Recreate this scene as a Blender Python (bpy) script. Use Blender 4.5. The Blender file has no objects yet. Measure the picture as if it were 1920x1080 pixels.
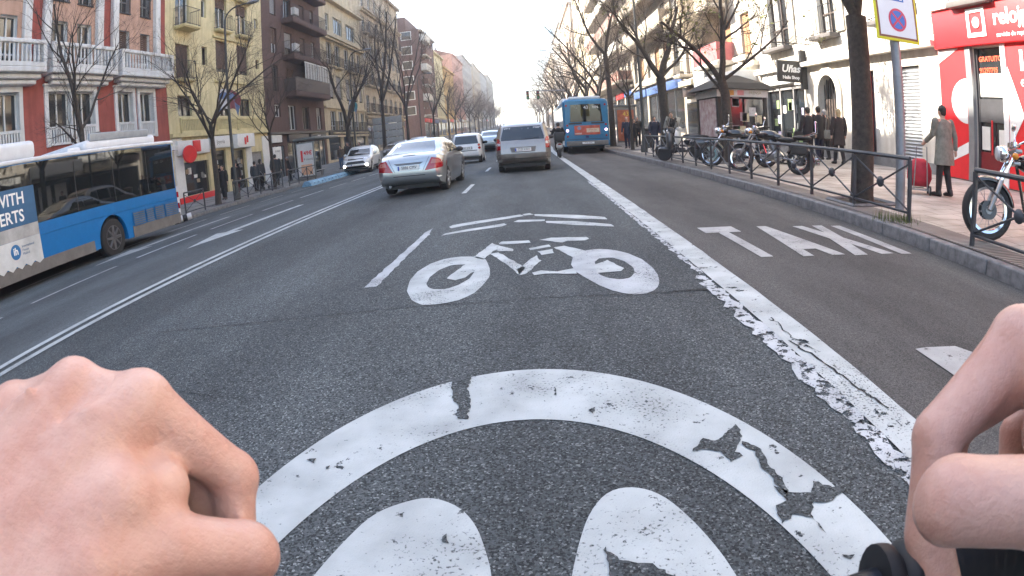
import bpy, bmesh, math, random
from math import sin, cos, pi, radians, atan2, hypot, sqrt
from mathutils import Vector, Matrix
from mathutils.bvhtree import BVHTree
from mathutils.geometry import delaunay_2d_cdt

S = bpy.context.scene
COL = S.collection

# ------------------------------------------------------------------ camera
EYE = Vector((0.0, 0.0, 1.25))
PITCH, YAW, ROLL = 0.2663, -0.0437, 0.0735
cd = bpy.data.cameras.new('camera')
cam = bpy.data.objects.new('camera', cd)
COL.objects.link(cam)
cd.type = 'PANO'
cd.panorama_type = 'FISHEYE_LENS_POLYNOMIAL'
cd.sensor_width = 36.0
cd.sensor_fit = 'HORIZONTAL'
_mm = 36.0/1920.0
_f, _k = 1080.5, 0.0358
cd.fisheye_fov = radians(220)
cd.fisheye_polynomial_k0 = 0.0
cd.fisheye_polynomial_k1 = -1.0/(_f*_mm)
cd.fisheye_polynomial_k2 = 0.0
cd.fisheye_polynomial_k3 = -_k/(_f*1e6*_mm**3)
cd.fisheye_polynomial_k4 = 0.0
cd.clip_start, cd.clip_end = 0.01, 5000.0


def cam_matrix():
    cp, sp, cy, sy, cr, sr = cos(PITCH), sin(PITCH), cos(YAW), sin(YAW), cos(ROLL), sin(ROLL)
    Ry = Matrix(((cy, -sy, 0), (sy, cy, 0), (0, 0, 1)))
    base = Matrix(((1, 0, 0), (0, 0, -1), (0, 1, 0)))
    Rx = Matrix(((1, 0, 0), (0, cp, -sp), (0, sp, cp)))
    Rz = Matrix(((cr, sr, 0), (-sr, cr, 0), (0, 0, 1)))
    R = (Rz @ Rx @ base @ Ry).transposed()       # columns: camera right, down, forward in the world
    m = Matrix((R.col[0], -R.col[1], -R.col[2])).transposed().to_4x4()
    m.translation = EYE
    return m


cam.matrix_world = cam_matrix()
cd.dof.use_dof = True
cd.dof.focus_distance = 9.0
cd.dof.aperture_fstop = 90.0
S.camera = cam

# ------------------------------------------------------------------ sky, sun, exposure
SUN_AZ, SUN_EL = radians(66), radians(34.0)      # azimuth from the street axis (+Y) towards the left (-X)
SUNV = Vector((-sin(SUN_AZ)*cos(SUN_EL), cos(SUN_AZ)*cos(SUN_EL), sin(SUN_EL)))
W = bpy.data.worlds.new('World')
S.world = W
W.use_nodes = True
nt = W.node_tree
sky = nt.nodes.new('ShaderNodeTexSky')
sky.sky_type = 'NISHITA'
sky.sun_disc = False
sky.sun_elevation = SUN_EL
sky.sun_rotation = -SUN_AZ
sky.air_density, sky.dust_density, sky.ozone_density = 1.0, 2.2, 0.35
bg = nt.nodes['Background']
bg.inputs[1].default_value = 0.15
nt.links.new(sky.outputs[0], bg.inputs[0])
sl = bpy.data.lights.new('sun', 'SUN')
sl.energy, sl.angle, sl.color = 4.8, radians(0.5), (1.0, 0.93, 0.82)
sun = bpy.data.objects.new('sun', sl)
COL.objects.link(sun)
sun.rotation_euler = SUNV.to_track_quat('Z', 'Y').to_euler()
sun.location = (-40, 30, 60)
S.view_settings.view_transform = 'Standard'
S.view_settings.look = 'None'
S.view_settings.exposure = 2.3
S.view_settings.gamma = 1.0
S.render.engine = 'CYCLES'
S.cycles.max_bounces = 6
S.cycles.diffuse_bounces = 3
S.cycles.glossy_bounces = 3
S.cycles.transmission_bounces = 4
S.cycles.transparent_max_bounces = 8
S.cycles.caustics_reflective = False
S.cycles.caustics_refractive = False
try:
    S.cycles.use_denoising = True
except Exception:
    pass

# ------------------------------------------------------------------ terrain heights
KERB_R, KERB_L, WALL_R, WALL_L = 4.33, -12.35, 10.65, -17.3


def grade(Y):
    t = max(0.0, Y-30.0)
    return 0.024*t if t > 8 else 0.0015*t*t


def cross(X):                       # carriageway crossfall
    return 0.03*(X+1) if X < -1 else 0.0


def road_z(X, Y):
    return cross(X)+grade(Y)


def pave_z(X, Y):
    if X > 0:
        return 0.15+0.02*(X-KERB_R)+grade(Y)
    return cross(KERB_L)+0.13+0.02*(KERB_L-X)+grade(Y)


# ------------------------------------------------------------------ materials
MATS = {}


def mat(name, col, rough=0.6, metal=0.0, var=0.10, scale=4.0, bump=0.0, bscale=60.0, bdist=0.02, spec=0.5, coat=0.0,
        emit=None, estr=0.0, tint=None, streak=0.0):
    if name in MATS:
        return MATS[name]
    m = bpy.data.materials.new(name)
    m.use_nodes = True
    N, Lk = m.node_tree.nodes, m.node_tree.links
    b = N['Principled BSDF']
    b.inputs['Roughness'].default_value = rough
    b.inputs['Metallic'].default_value = metal
    b.inputs['Specular IOR Level'].default_value = spec
    b.inputs['Coat Weight'].default_value = coat
    b.inputs['Coat Roughness'].default_value = 0.05
    c = (*col, 1)
    b.inputs['Base Color'].default_value = c
    if var > 0 or bump > 0 or streak > 0:
        tc = N.new('ShaderNodeTexCoord')
    if var > 0:
        n1 = N.new('ShaderNodeTexNoise')
        n1.inputs['Scale'].default_value = scale
        n1.inputs['Detail'].default_value = 6
        n1.inputs['Roughness'].default_value = 0.65
        Lk.new(tc.outputs['Object'], n1.inputs['Vector'])
        r = N.new('ShaderNodeValToRGB')
        r.color_ramp.elements[0].position, r.color_ramp.elements[1].position = 0.3, 0.7
        lo = tint if tint else tuple(max(0, v*(1-2.2*var)) for v in col)
        hi = tuple(min(1, v*(1+var)) for v in col)
        r.color_ramp.elements[0].color, r.color_ramp.elements[1].color = (*lo, 1), (*hi, 1)
        Lk.new(n1.outputs['Fac'], r.inputs['Fac'])
        out = r.outputs['Color']
        if streak > 0:                       # rain streaks and grime: vertical stretched noise
            mp = N.new('ShaderNodeMapping')
            mp.inputs['Scale'].default_value = (3.0, 3.0, 0.25)
            Lk.new(tc.outputs['Object'], mp.inputs['Vector'])
            n2 = N.new('ShaderNodeTexNoise')
            n2.inputs['Scale'].default_value = 1.3
            n2.inputs['Detail'].default_value = 5
            Lk.new(mp.outputs['Vector'], n2.inputs['Vector'])
            r2 = N.new('ShaderNodeValToRGB')
            r2.color_ramp.elements[0].position, r2.color_ramp.elements[1].position = 0.38, 0.62
            d = 1-streak
            r2.color_ramp.elements[0].color, r2.color_ramp.elements[1].color = (d, d*0.97, d*0.93, 1), (1, 1, 1, 1)
            Lk.new(n2.outputs['Fac'], r2.inputs['Fac'])
            mx = N.new('ShaderNodeMix')
            mx.data_type, mx.blend_type = 'RGBA', 'MULTIPLY'
            mx.inputs[0].default_value = 1.0
            Lk.new(out, mx.inputs[6])
            Lk.new(r2.outputs['Color'], mx.inputs[7])
            out = mx.outputs[2]
        Lk.new(out, b.inputs['Base Color'])
    if bump > 0:
        n3 = N.new('ShaderNodeTexNoise')
        n3.inputs['Scale'].default_value = bscale
        n3.inputs['Detail'].default_value = 4
        Lk.new(tc.outputs['Object'], n3.inputs['Vector'])
        bp = N.new('ShaderNodeBump')
        bp.inputs['Strength'].default_value = bump
        bp.inputs['Distance'].default_value = bdist
        Lk.new(n3.outputs['Fac'], bp.inputs['Height'])
        Lk.new(bp.outputs['Normal'], b.inputs['Normal'])
    if emit:
        b.inputs['Emission Color'].default_value = (*emit, 1)
        b.inputs['Emission Strength'].default_value = estr
    MATS[name] = m
    return m


def paint_mat(name, col, rough=0.28, metal=0.0):      # car paint with a clear coat
    return mat(name, col, rough, metal, var=0.04, scale=2.0, coat=0.8)


def glass_mat(name, col=(0.012, 0.015, 0.018), rough=0.03):
    return mat(name, col, rough, 0.0, var=0.0, spec=0.9)


# ------------------------------------------------------------------ mesh builder
class MB:
    def __init__(self):
        self.v, self.f, self.mi, self.mats = [], [], [], []
        self.M = None

    def slot(self, m):
        if m not in self.mats:
            self.mats.append(m)
        return self.mats.index(m)

    def add(self, vs, fs, m):
        o = len(self.v)
        if self.M is not None:
            vs = [tuple(self.M @ Vector(p)) for p in vs]
        self.v.extend(vs)
        k = self.slot(m)
        for f in fs:
            self.f.append(tuple(i+o for i in f))
            self.mi.append(k)
        return self

    def box(self, x0, y0, z0, x1, y1, z1, m):
        v = [(x, y, z) for z in (z0, z1) for y in (y0, y1) for x in (x0, x1)]
        return self.add(v, [(0, 2, 3, 1), (4, 5, 7, 6), (0, 1, 5, 4), (2, 6, 7, 3), (0, 4, 6, 2), (1, 3, 7, 5)], m)

    def rbox(self, x0, y0, z0, x1, y1, z1, m, r=0.02):     # box with chamfered vertical and horizontal edges
        bm = bmesh.new()
        bmesh.ops.create_cube(bm, size=1.0)
        for w in bm.verts:
            w.co = Vector(((x0+x1)/2+w.co.x*(x1-x0), (y0+y1)/2+w.co.y*(y1-y0), (z0+z1)/2+w.co.z*(z1-z0)))
        r = min(r, 0.45*min(abs(x1-x0), abs(y1-y0), abs(z1-z0)))
        bmesh.ops.bevel(bm, geom=list(bm.edges), offset=r, segments=3, affect='EDGES', profile=0.5)
        bm.verts.ensure_lookup_table()
        vs = [tuple(w.co) for w in bm.verts]
        fs = [tuple(w.index for w in f.verts) for f in bm.faces]
        bm.free()
        return self.add(vs, fs, m)

    def quad(self, a, b, c, d, m):
        return self.add([a, b, c, d], [(0, 1, 2, 3)], m)

    def prism(self, poly, a, b, m, axis='y'):          # poly: 2D outline, swept from a to b along axis
        n = len(poly)
        if axis == 'y':
            P = lambda p, t: (p[0], t, p[1])
        elif axis == 'x':
            P = lambda p, t: (t, p[0], p[1])
        else:
            P = lambda p, t: (p[0], p[1], t)
        v = [P(p, a) for p in poly]+[P(p, b) for p in poly]
        fs = [tuple(range(n))[::-1], tuple(range(n, 2*n))]+[(i, (i+1) % n, n+(i+1) % n, n+i) for i in range(n)]
        return self.add(v, fs, m)

    def tube(self, pts, rad, m, n=8, cap=True):
        pts = [Vector(p) for p in pts]
        if not isinstance(rad, (list, tuple)):
            rad = [rad]*len(pts)
        vs, fs = [], []
        up = None
        for i, p in enumerate(pts):
            t = (pts[min(i+1, len(pts)-1)]-pts[max(i-1, 0)])
            if t.length < 1e-9:
                t = Vector((0, 0, 1))
            t.normalize()
            if up is None:
                up = Vector((0, 0, 1)) if abs(t.z) < 0.9 else Vector((1, 0, 0))
            a = up-t*up.dot(t)
            if a.length < 1e-6:
                a = t.orthogonal()
            a.normalize()
            up = a
            b = t.cross(a)
            for k in range(n):
                an = 2*pi*k/n
                vs.append(tuple(p+(a*cos(an)+b*sin(an))*rad[i]))
        for i in range(len(pts)-1):
            for k in range(n):
                k2 = (k+1) % n
                fs.append((i*n+k, i*n+k2, (i+1)*n+k2, (i+1)*n+k))
        if cap:
            fs.append(tuple(range(n))[::-1])
            fs.append(tuple(range((len(pts)-1)*n, len(pts)*n)))
        return self.add(vs, fs, m)

    def lathe(self, prof, m, c=(0, 0, 0), axis='z', n=20, a0=0.0, a1=2*pi, cap=True):       # prof: (radius, height)
        vs, fs = [], []
        full = abs(a1-a0-2*pi) < 1e-6
        k = n if full else n+1
        for r, h in prof:
            for i in range(k):
                an = a0+(a1-a0)*i/n
                x, y, z = r*cos(an), r*sin(an), h
                if axis == 'x':
                    x, y, z = z, x, y
                elif axis == 'y':
                    x, y, z = x, z, y
                vs.append((c[0]+x, c[1]+y, c[2]+z))
        for j in range(len(prof)-1):
            for i in range(n):
                i2 = (i+1) % k
                fs.append((j*k+i, j*k+i2, (j+1)*k+i2, (j+1)*k+i))
        if full and cap and prof[0] != prof[-1]:
            if prof[0][0] > 1e-6:
                fs.append(tuple(range(n))[::-1])
            if prof[-1][0] > 1e-6:
                fs.append(tuple((len(prof)-1)*k+i for i in range(n)))
        return self.add(vs, fs, m)

    def ball(self, c, r, m, nu=12, nv=8, M=None):
        if not isinstance(r, (list, tuple)):
            r = (r, r, r)
        vs = [(0, 0, -1)]
        for j in range(1, nv):
            th = pi*j/nv-pi/2
            for i in range(nu):
                a = 2*pi*i/nu
                vs.append((cos(th)*cos(a), cos(th)*sin(a), sin(th)))
        vs.append((0, 0, 1))
        fs = [(0, 1+(i+1) % nu, 1+i) for i in range(nu)]
        for j in range(nv-2):
            for i in range(nu):
                a, b = 1+j*nu+i, 1+j*nu+(i+1) % nu
                fs.append((a, b, b+nu, a+nu))
        t = len(vs)-1
        fs += [(t, 1+(nv-2)*nu+i, 1+(nv-2)*nu+(i+1) % nu) for i in range(nu)]
        out = []
        for p in vs:
            q = Vector((p[0]*r[0], p[1]*r[1], p[2]*r[2]))
            if M is not None:
                q = M @ q
            out.append((c[0]+q.x, c[1]+q.y, c[2]+q.z))
        return self.add(out, fs, m)

    def caps(self, pts, rad, m, n=10):                  # chain of tapered capsules (for blended bodies)
        self.tube(pts, rad, m, n)
        if not isinstance(rad, (list, tuple)):
            rad = [rad]*len(pts)
        for p, r in zip(pts, rad):
            self.ball(p, r, m, n, 6)
        return self

    def build(self, name, parent=None, loc=None, rot=None, smooth=35.0, bevel=0.0, remesh=0.0, relax=6):
        me = bpy.data.meshes.new(name)
        me.from_pydata([tuple(p) for p in self.v], [], self.f)
        for m in self.mats:
            me.materials.append(m)
        if len(self.mats) > 1:
            me.polygons.foreach_set('material_index', self.mi)
        me.validate()
        if smooth:
            me.polygons.foreach_set('use_smooth', [True]*len(me.polygons))
            if not remesh:
                try:
                    me.set_sharp_from_angle(angle=radians(smooth))
                except Exception:
                    pass
        me.update()
        o = link(name, me, parent, loc, rot)
        if bevel:
            b = o.modifiers.new('bevel', 'BEVEL')
            b.width, b.segments, b.limit_method = bevel, 2, 'ANGLE'
        if remesh:
            r = o.modifiers.new('remesh', 'REMESH')
            r.mode, r.voxel_size, r.use_smooth_shade = 'VOXEL', remesh, True
            s = o.modifiers.new('relax', 'SMOOTH')
            s.factor, s.iterations = 0.5, relax
        return o


    def parts(self, name, parent=None, smooth=35.0, bevel=0.0):
        """One object per connected piece."""
        n = len(self.v)
        root = list(range(n))

        def find(i):
            while root[i] != i:
                root[i] = root[root[i]]
                i = root[i]
            return i
        for f in self.f:
            for i in f[1:]:
                a, c = find(f[0]), find(i)
                if a != c:
                    root[c] = a
        groups = {}
        for k, f in enumerate(self.f):
            groups.setdefault(find(f[0]), []).append(k)
        out = []
        for ks in groups.values():
            q = MB()
            mp = {}
            for k in ks:
                for i in self.f[k]:
                    if i not in mp:
                        mp[i] = len(q.v)
                        q.v.append(self.v[i])
                q.f.append(tuple(mp[i] for i in self.f[k]))
                q.mi.append(q.slot(self.mats[self.mi[k]]))
            out.append(q.build(name, parent, smooth=smooth, bevel=bevel))
        return out


def link(name, data, parent=None, loc=None, rot=None):
    o = bpy.data.objects.new(name, data)
    COL.objects.link(o)
    if parent is not None:
        o.parent = parent
    if loc is not None:
        o.location = loc
    if rot is not None:
        o.rotation_euler = rot if isinstance(rot, (tuple, list)) else (0, 0, rot)
    return o


def tag(o, label=None, cat=None, group=None, kind=None):
    if label:
        o['label'] = label
    if cat:
        o['category'] = cat
    if group:
        o['group'] = group
    if kind:
        o['kind'] = kind
    return o


def thing(name, label, cat, loc=(0, 0, 0), rot=0.0, group=None):
    return tag(link(name, None, None, loc, rot), label, cat, group)


def copy_tree(o, parent=None):
    c = o.copy()
    COL.objects.link(c)
    if parent is not None:
        c.parent = parent
    for ch in list(o.children):
        copy_tree(ch, c)
    return c


def text(body, size, parent, loc, rot, m, name='lettering', align='CENTER', ext=0.004, bold=0.0, sx=1.0, shear=0.0):
    t = bpy.data.curves.new(name, 'FONT')
    t.body, t.size, t.align_x, t.align_y = body, size, align, 'CENTER'
    t.extrude, t.offset, t.shear = ext, bold, shear
    t.resolution_u = 3
    tmp = bpy.data.objects.new('tmp', t)
    me = bpy.data.meshes.new_from_object(tmp)
    bpy.data.objects.remove(tmp)
    bpy.data.curves.remove(t)
    me.name = name
    if sx != 1.0:
        for w in me.vertices:
            w.co.x *= sx
    me.materials.clear()
    me.materials.append(m)
    return link(name, me, parent, loc, rot)


UP = pi/2          # rotation that stands lettering upright, facing local -Y
# outlines of the painted road markings, metres on the road (x, y)
MARK = {"bicycle":[[[-0.81,5.02],[-0.78,5.18],[-0.69,5.56],[-0.61,5.91],[-0.49,5.7],[-0.58,5.23],[-0.63,5.01],[-0.72,4.94]],[[-0.64,5.87],[-0.52,5.73],[-0.39,6.41],[-0.48,6.6]],[[-0.4,6.48],[-0.38,6.65],[-0.05,6.62],[-0.04,6.47]],[[-0.39,6.41],[-0.22,6.17],[-0.23,6.05],[-0.45,6.13]],[[-0.47,6.0],[-0.38,6.04],[-0.09,5.24],[-0.15,4.98],[-0.27,5.44]],[[-0.15,4.97],[-0.17,5.19],[0.02,5.78],[0.06,5.5],[-0.08,5.02]],[[-0.06,6.15],[0.17,6.29],[0.19,6.17],[-0.04,6.05]],[[0.04,5.96],[0.2,6.04],[0.21,5.83],[0.08,5.77]],[[0.22,6.11],[0.34,6.17],[0.55,5.83],[0.39,5.55]],[[-0.03,5.04],[0.06,5.1],[0.19,5.03],[0.36,5.11],[0.36,4.91],[0.09,4.97],[-0.01,4.94]],[[0.07,6.61],[0.21,6.7],[0.63,6.62],[0.64,6.5],[0.58,6.41],[0.38,6.44],[0.32,6.37]],[[0.56,5.21],[0.7,5.36],[0.8,5.01],[0.75,4.89],[0.54,4.89]]],
"wheelA":[[[-1.11,4.69],[-1.16,5.07],[-1.15,5.41],[-1.07,5.72],[-0.93,5.92],[-0.76,5.96],[-0.61,5.91],[-0.49,5.7],[-0.43,5.33],[-0.41,5.02],[-0.45,4.72],[-0.51,4.46],[-0.62,4.29],[-0.76,4.22],[-0.89,4.23],[-1.0,4.36]],[[-0.97,4.88],[-0.98,5.13],[-0.93,5.4],[-0.83,5.58],[-0.69,5.57],[-0.61,5.42],[-0.57,5.2],[-0.59,4.97],[-0.67,4.77],[-0.76,4.66],[-0.87,4.68],[-0.93,4.75]]],
"wheelB":[[[0.34,5.27],[0.38,5.57],[0.49,5.84],[0.65,5.92],[0.81,5.84],[0.94,5.63],[1.03,5.32],[1.06,4.98],[1.05,4.69],[1.01,4.46],[0.94,4.26],[0.83,4.16],[0.73,4.16],[0.62,4.26],[0.52,4.46],[0.43,4.74],[0.36,4.99]],[[0.57,5.32],[0.63,5.46],[0.76,5.47],[0.85,5.29],[0.89,5.02],[0.87,4.83],[0.8,4.66],[0.71,4.62],[0.61,4.7],[0.55,4.84]]],
"chevron":[[[-1.2,8.12],[-1.16,8.26],[-0.17,8.84],[-0.11,8.66],[-1.14,7.98]],[[-0.14,8.86],[-0.03,8.93],[0.03,8.75],[-0.11,8.71]],[[0.04,8.78],[0.68,8.43],[1.03,8.09],[1.05,7.86],[0.65,8.07],[0.05,8.59]],[[-1.21,7.42],[-1.18,7.57],[-0.4,8.05],[-0.36,7.92],[-0.42,7.8]],[[-0.27,8.13],[-0.19,8.29],[0.18,8.17],[0.18,8.04],[-0.18,8.06]],[[0.19,8.02],[0.56,7.88],[1.04,7.44],[1.05,7.25],[0.53,7.56],[0.2,7.87]]],
"shortline":[[[-1.58,4.97],[-1.49,7.9],[-1.44,8.17],[-1.4,7.63],[-1.45,4.97]]],
"letterB":[[[2.25,2.61],[2.34,2.61],[2.57,2.56],[2.68,2.32],[2.66,1.99],[2.28,1.86],[2.25,2.1]],[[2.9,2.56],[3.02,2.51],[3.1,2.29],[2.92,2.22]]],
"three":[[[-0.77,1.15],[-0.75,1.26],[-0.7,1.43],[-0.63,1.61],[-0.52,1.69],[-0.43,1.72],[-0.32,1.66],[-0.25,1.55],[-0.21,1.42],[-0.18,1.29],[-0.18,1.19]]],
"zero":[[[0.04,1.16],[0.06,1.27],[0.09,1.42],[0.14,1.59],[0.22,1.71],[0.32,1.72],[0.41,1.65],[0.48,1.49],[0.53,1.31],[0.55,1.18],[0.56,1.08]]],
"chips":[[[-0.48,2.77],[-0.37,2.82],[-0.38,2.66],[-0.35,2.48],[-0.35,2.33],[-0.4,2.34],[-0.41,2.46],[-0.45,2.58]],[[0.59,1.91],[0.66,2.0],[0.71,1.97],[0.77,2.03],[0.84,2.09],[0.83,1.98],[0.76,1.87],[0.78,1.83],[0.72,1.8],[0.7,1.88],[0.64,1.92]],[[0.82,1.94],[0.87,1.86],[0.86,1.74],[0.88,1.62],[0.86,1.52],[0.85,1.52],[0.84,1.65],[0.83,1.73],[0.84,1.85],[0.8,1.91]],[[0.83,1.6],[0.87,1.55],[0.95,1.52],[0.99,1.58],[1.05,1.53],[1.12,1.51],[1.08,1.48],[0.99,1.44],[0.94,1.46],[0.9,1.4],[0.9,1.34],[0.91,1.29],[0.89,1.38],[0.84,1.42],[0.78,1.38],[0.79,1.49],[0.84,1.5]],[[0.17,1.39],[0.21,1.32],[0.31,1.28],[0.36,1.21],[0.34,1.13],[0.17,1.16],[0.17,1.26]],[[-1.02,1.97],[-0.98,1.98],[-0.98,1.94]],[[-0.91,1.91],[-0.89,1.93],[-0.9,1.89]],[[-0.36,1.48],[-0.34,1.49],[-0.33,1.44],[-0.35,1.45]],[[0.91,1.17],[0.93,1.15],[0.96,1.15],[0.93,1.13]],[[0.21,2.35],[0.24,2.38],[0.22,2.3]],[[0.06,2.62],[0.07,2.58],[0.06,2.52]]]}
# ------------------------------------------------------------------ ground, road, pavements


def asphalt(name, lo, mid, hi, fine, seam=None, rough=0.85, spec=0.35):
    m = bpy.data.materials.new(name)
    m.use_nodes = True
    N, Lk = m.node_tree.nodes, m.node_tree.links
    b = N['Principled BSDF']
    b.inputs['Roughness'].default_value = rough
    b.inputs['Specular IOR Level'].default_value = spec
    tc = N.new('ShaderNodeTexCoord')
    vo = N.new('ShaderNodeTexVoronoi')
    vo.inputs['Scale'].default_value = fine
    vo.inputs['Randomness'].default_value = 1.0
    Lk.new(tc.outputs['Object'], vo.inputs['Vector'])
    sep = N.new('ShaderNodeSeparateColor')
    Lk.new(vo.outputs['Color'], sep.inputs['Color'])
    rp = N.new('ShaderNodeValToRGB')
    e = rp.color_ramp.elements
    e[0].position, e[0].color = 0.12, (*lo, 1)
    e[1].position, e[1].color = 0.97, (*hi, 1)
    x = e.new(0.55)
    x.color = (*mid, 1)
    x = e.new(0.9)
    x.color = (*[v*1.25 for v in mid], 1)
    Lk.new(sep.outputs[0], rp.inputs['Fac'])
    n1 = N.new('ShaderNodeTexNoise')
    n1.inputs['Scale'].default_value = 0.9
    n1.inputs['Detail'].default_value = 9
    n1.inputs['Roughness'].default_value = 0.7
    mp = N.new('ShaderNodeMapping')
    mp.inputs['Scale'].default_value = (1.0, 0.35, 1.0)
    Lk.new(tc.outputs['Object'], mp.inputs['Vector'])
    Lk.new(mp.outputs['Vector'], n1.inputs['Vector'])
    r2 = N.new('ShaderNodeValToRGB')
    r2.color_ramp.elements[0].position, r2.color_ramp.elements[0].color = 0.3, (0.62, 0.62, 0.62, 1)
    r2.color_ramp.elements[1].position, r2.color_ramp.elements[1].color = 0.72, (1.25, 1.25, 1.25, 1)
    Lk.new(n1.outputs['Fac'], r2.inputs['Fac'])
    mx = N.new('ShaderNodeMix')
    mx.data_type, mx.blend_type = 'RGBA', 'MULTIPLY'
    mx.inputs[0].default_value = 1.0
    Lk.new(rp.outputs['Color'], mx.inputs[6])
    Lk.new(r2.outputs['Color'], mx.inputs[7])
    n7 = N.new('ShaderNodeTexNoise')
    n7.inputs['Scale'].default_value = 0.55
    n7.inputs['Detail'].default_value = 4
    m7 = N.new('ShaderNodeMapping')
    m7.inputs['Scale'].default_value = (1.6, 0.10, 1.0)
    Lk.new(tc.outputs['Object'], m7.inputs['Vector'])
    Lk.new(m7.outputs['Vector'], n7.inputs['Vector'])
    r7 = N.new('ShaderNodeValToRGB')
    r7.color_ramp.elements[0].position, r7.color_ramp.elements[0].color = 0.36, (0.78, 0.78, 0.78, 1)
    r7.color_ramp.elements[1].position, r7.color_ramp.elements[1].color = 0.64, (1.22, 1.22, 1.20, 1)
    Lk.new(n7.outputs['Fac'], r7.inputs['Fac'])
    mx7 = N.new('ShaderNodeMix')
    mx7.data_type, mx7.blend_type = 'RGBA', 'MULTIPLY'
    mx7.inputs[0].default_value = 1.0
    Lk.new(mx.outputs[2], mx7.inputs[6])
    Lk.new(r7.outputs['Color'], mx7.inputs[7])
    Lk.new(mx7.outputs[2], b.inputs['Base Color'])
    n3 = N.new('ShaderNodeTexNoise')
    n3.inputs['Scale'].default_value = fine*0.8
    n3.inputs['Detail'].default_value = 3
    Lk.new(tc.outputs['Object'], n3.inputs['Vector'])
    bp = N.new('ShaderNodeBump')
    bp.inputs['Strength'].default_value = 0.6
    bp.inputs['Distance'].default_value = 0.012
    Lk.new(n3.outputs['Fac'], bp.inputs['Height'])
    Lk.new(bp.outputs['Normal'], b.inputs['Normal'])
    return m


def worn_paint(name, col, wear, fine=9.0, edge=0.03):
    """Road paint with holes of its own through which the asphalt shows."""
    m = bpy.data.materials.new(name)
    m.use_nodes = True
    N, Lk = m.node_tree.nodes, m.node_tree.links
    b = N['Principled BSDF']
    out = N['Material Output']
    b.inputs['Roughness'].default_value = 0.7
    tc = N.new('ShaderNodeTexCoord')
    n0 = N.new('ShaderNodeTexNoise')
    n0.inputs['Scale'].default_value = 3.2
    n0.inputs['Detail'].default_value = 8
    Lk.new(tc.outputs['Object'], n0.inputs['Vector'])
    rc = N.new('ShaderNodeValToRGB')
    rc.color_ramp.elements[0].position, rc.color_ramp.elements[0].color = 0.3, (*[v*0.66 for v in col], 1)
    rc.color_ramp.elements[1].position, rc.color_ramp.elements[1].color = 0.65, (*col, 1)
    Lk.new(n0.outputs['Fac'], rc.inputs['Fac'])
    Lk.new(rc.outputs['Color'], b.inputs['Base Color'])
    n1 = N.new('ShaderNodeTexNoise')
    n1.inputs['Scale'].default_value = fine
    n1.inputs['Detail'].default_value = 10
    n1.inputs['Roughness'].default_value = 0.72
    Lk.new(tc.outputs['Object'], n1.inputs['Vector'])
    r = N.new('ShaderNodeValToRGB')
    r.color_ramp.elements[0].position = max(0.0, wear-edge)
    r.color_ramp.elements[1].position = wear
    Lk.new(n1.outputs['Fac'], r.inputs['Fac'])
    n5 = N.new('ShaderNodeTexNoise')         # paint rubbed thin: stone tips show through in patches
    n5.inputs['Scale'].default_value = 75.0
    n5.inputs['Detail'].default_value = 3
    Lk.new(tc.outputs['Object'], n5.inputs['Vector'])
    n6 = N.new('ShaderNodeTexNoise')
    n6.inputs['Scale'].default_value = 1.6
    n6.inputs['Detail'].default_value = 5
    Lk.new(tc.outputs['Object'], n6.inputs['Vector'])
    r6 = N.new('ShaderNodeMapRange')
    r6.inputs['From Min'].default_value, r6.inputs['From Max'].default_value = 0.35, 0.65
    r6.inputs['To Min'].default_value, r6.inputs['To Max'].default_value = 0.585, 0.80
    Lk.new(n6.outputs['Fac'], r6.inputs['Value'])
    gt = N.new('ShaderNodeMath')
    gt.operation = 'SUBTRACT'
    Lk.new(r6.outputs['Result'], gt.inputs[0])
    Lk.new(n5.outputs['Fac'], gt.inputs[1])
    sc_ = N.new('ShaderNodeMapRange')
    sc_.inputs['From Min'].default_value, sc_.inputs['From Max'].default_value = -0.06, 0.06
    sc_.inputs['To Min'].default_value, sc_.inputs['To Max'].default_value = 0.35, 1.0
    Lk.new(gt.outputs[0], sc_.inputs['Value'])
    mu = N.new('ShaderNodeMath')
    mu.operation = 'MULTIPLY'
    Lk.new(r.outputs['Color'], mu.inputs[0])
    Lk.new(sc_.outputs['Result'], mu.inputs[1])
    tr = N.new('ShaderNodeBsdfTransparent')
    ms = N.new('ShaderNodeMixShader')
    Lk.new(mu.outputs[0], ms.inputs[0])
    Lk.new(tr.outputs[0], ms.inputs[1])
    Lk.new(b.outputs[0], ms.inputs[2])
    Lk.new(ms.outputs[0], out.inputs['Surface'])
    bp = N.new('ShaderNodeBump')
    bp.inputs['Strength'].default_value = 0.25
    bp.inputs['Distance'].default_value = 0.01
    n4 = N.new('ShaderNodeTexNoise')
    n4.inputs['Scale'].default_value = 120
    Lk.new(tc.outputs['Object'], n4.inputs['Vector'])
    Lk.new(n4.outputs['Fac'], bp.inputs['Height'])
    Lk.new(bp.outputs['Normal'], b.inputs['Normal'])
    MATS[name] = m
    return m


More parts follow.
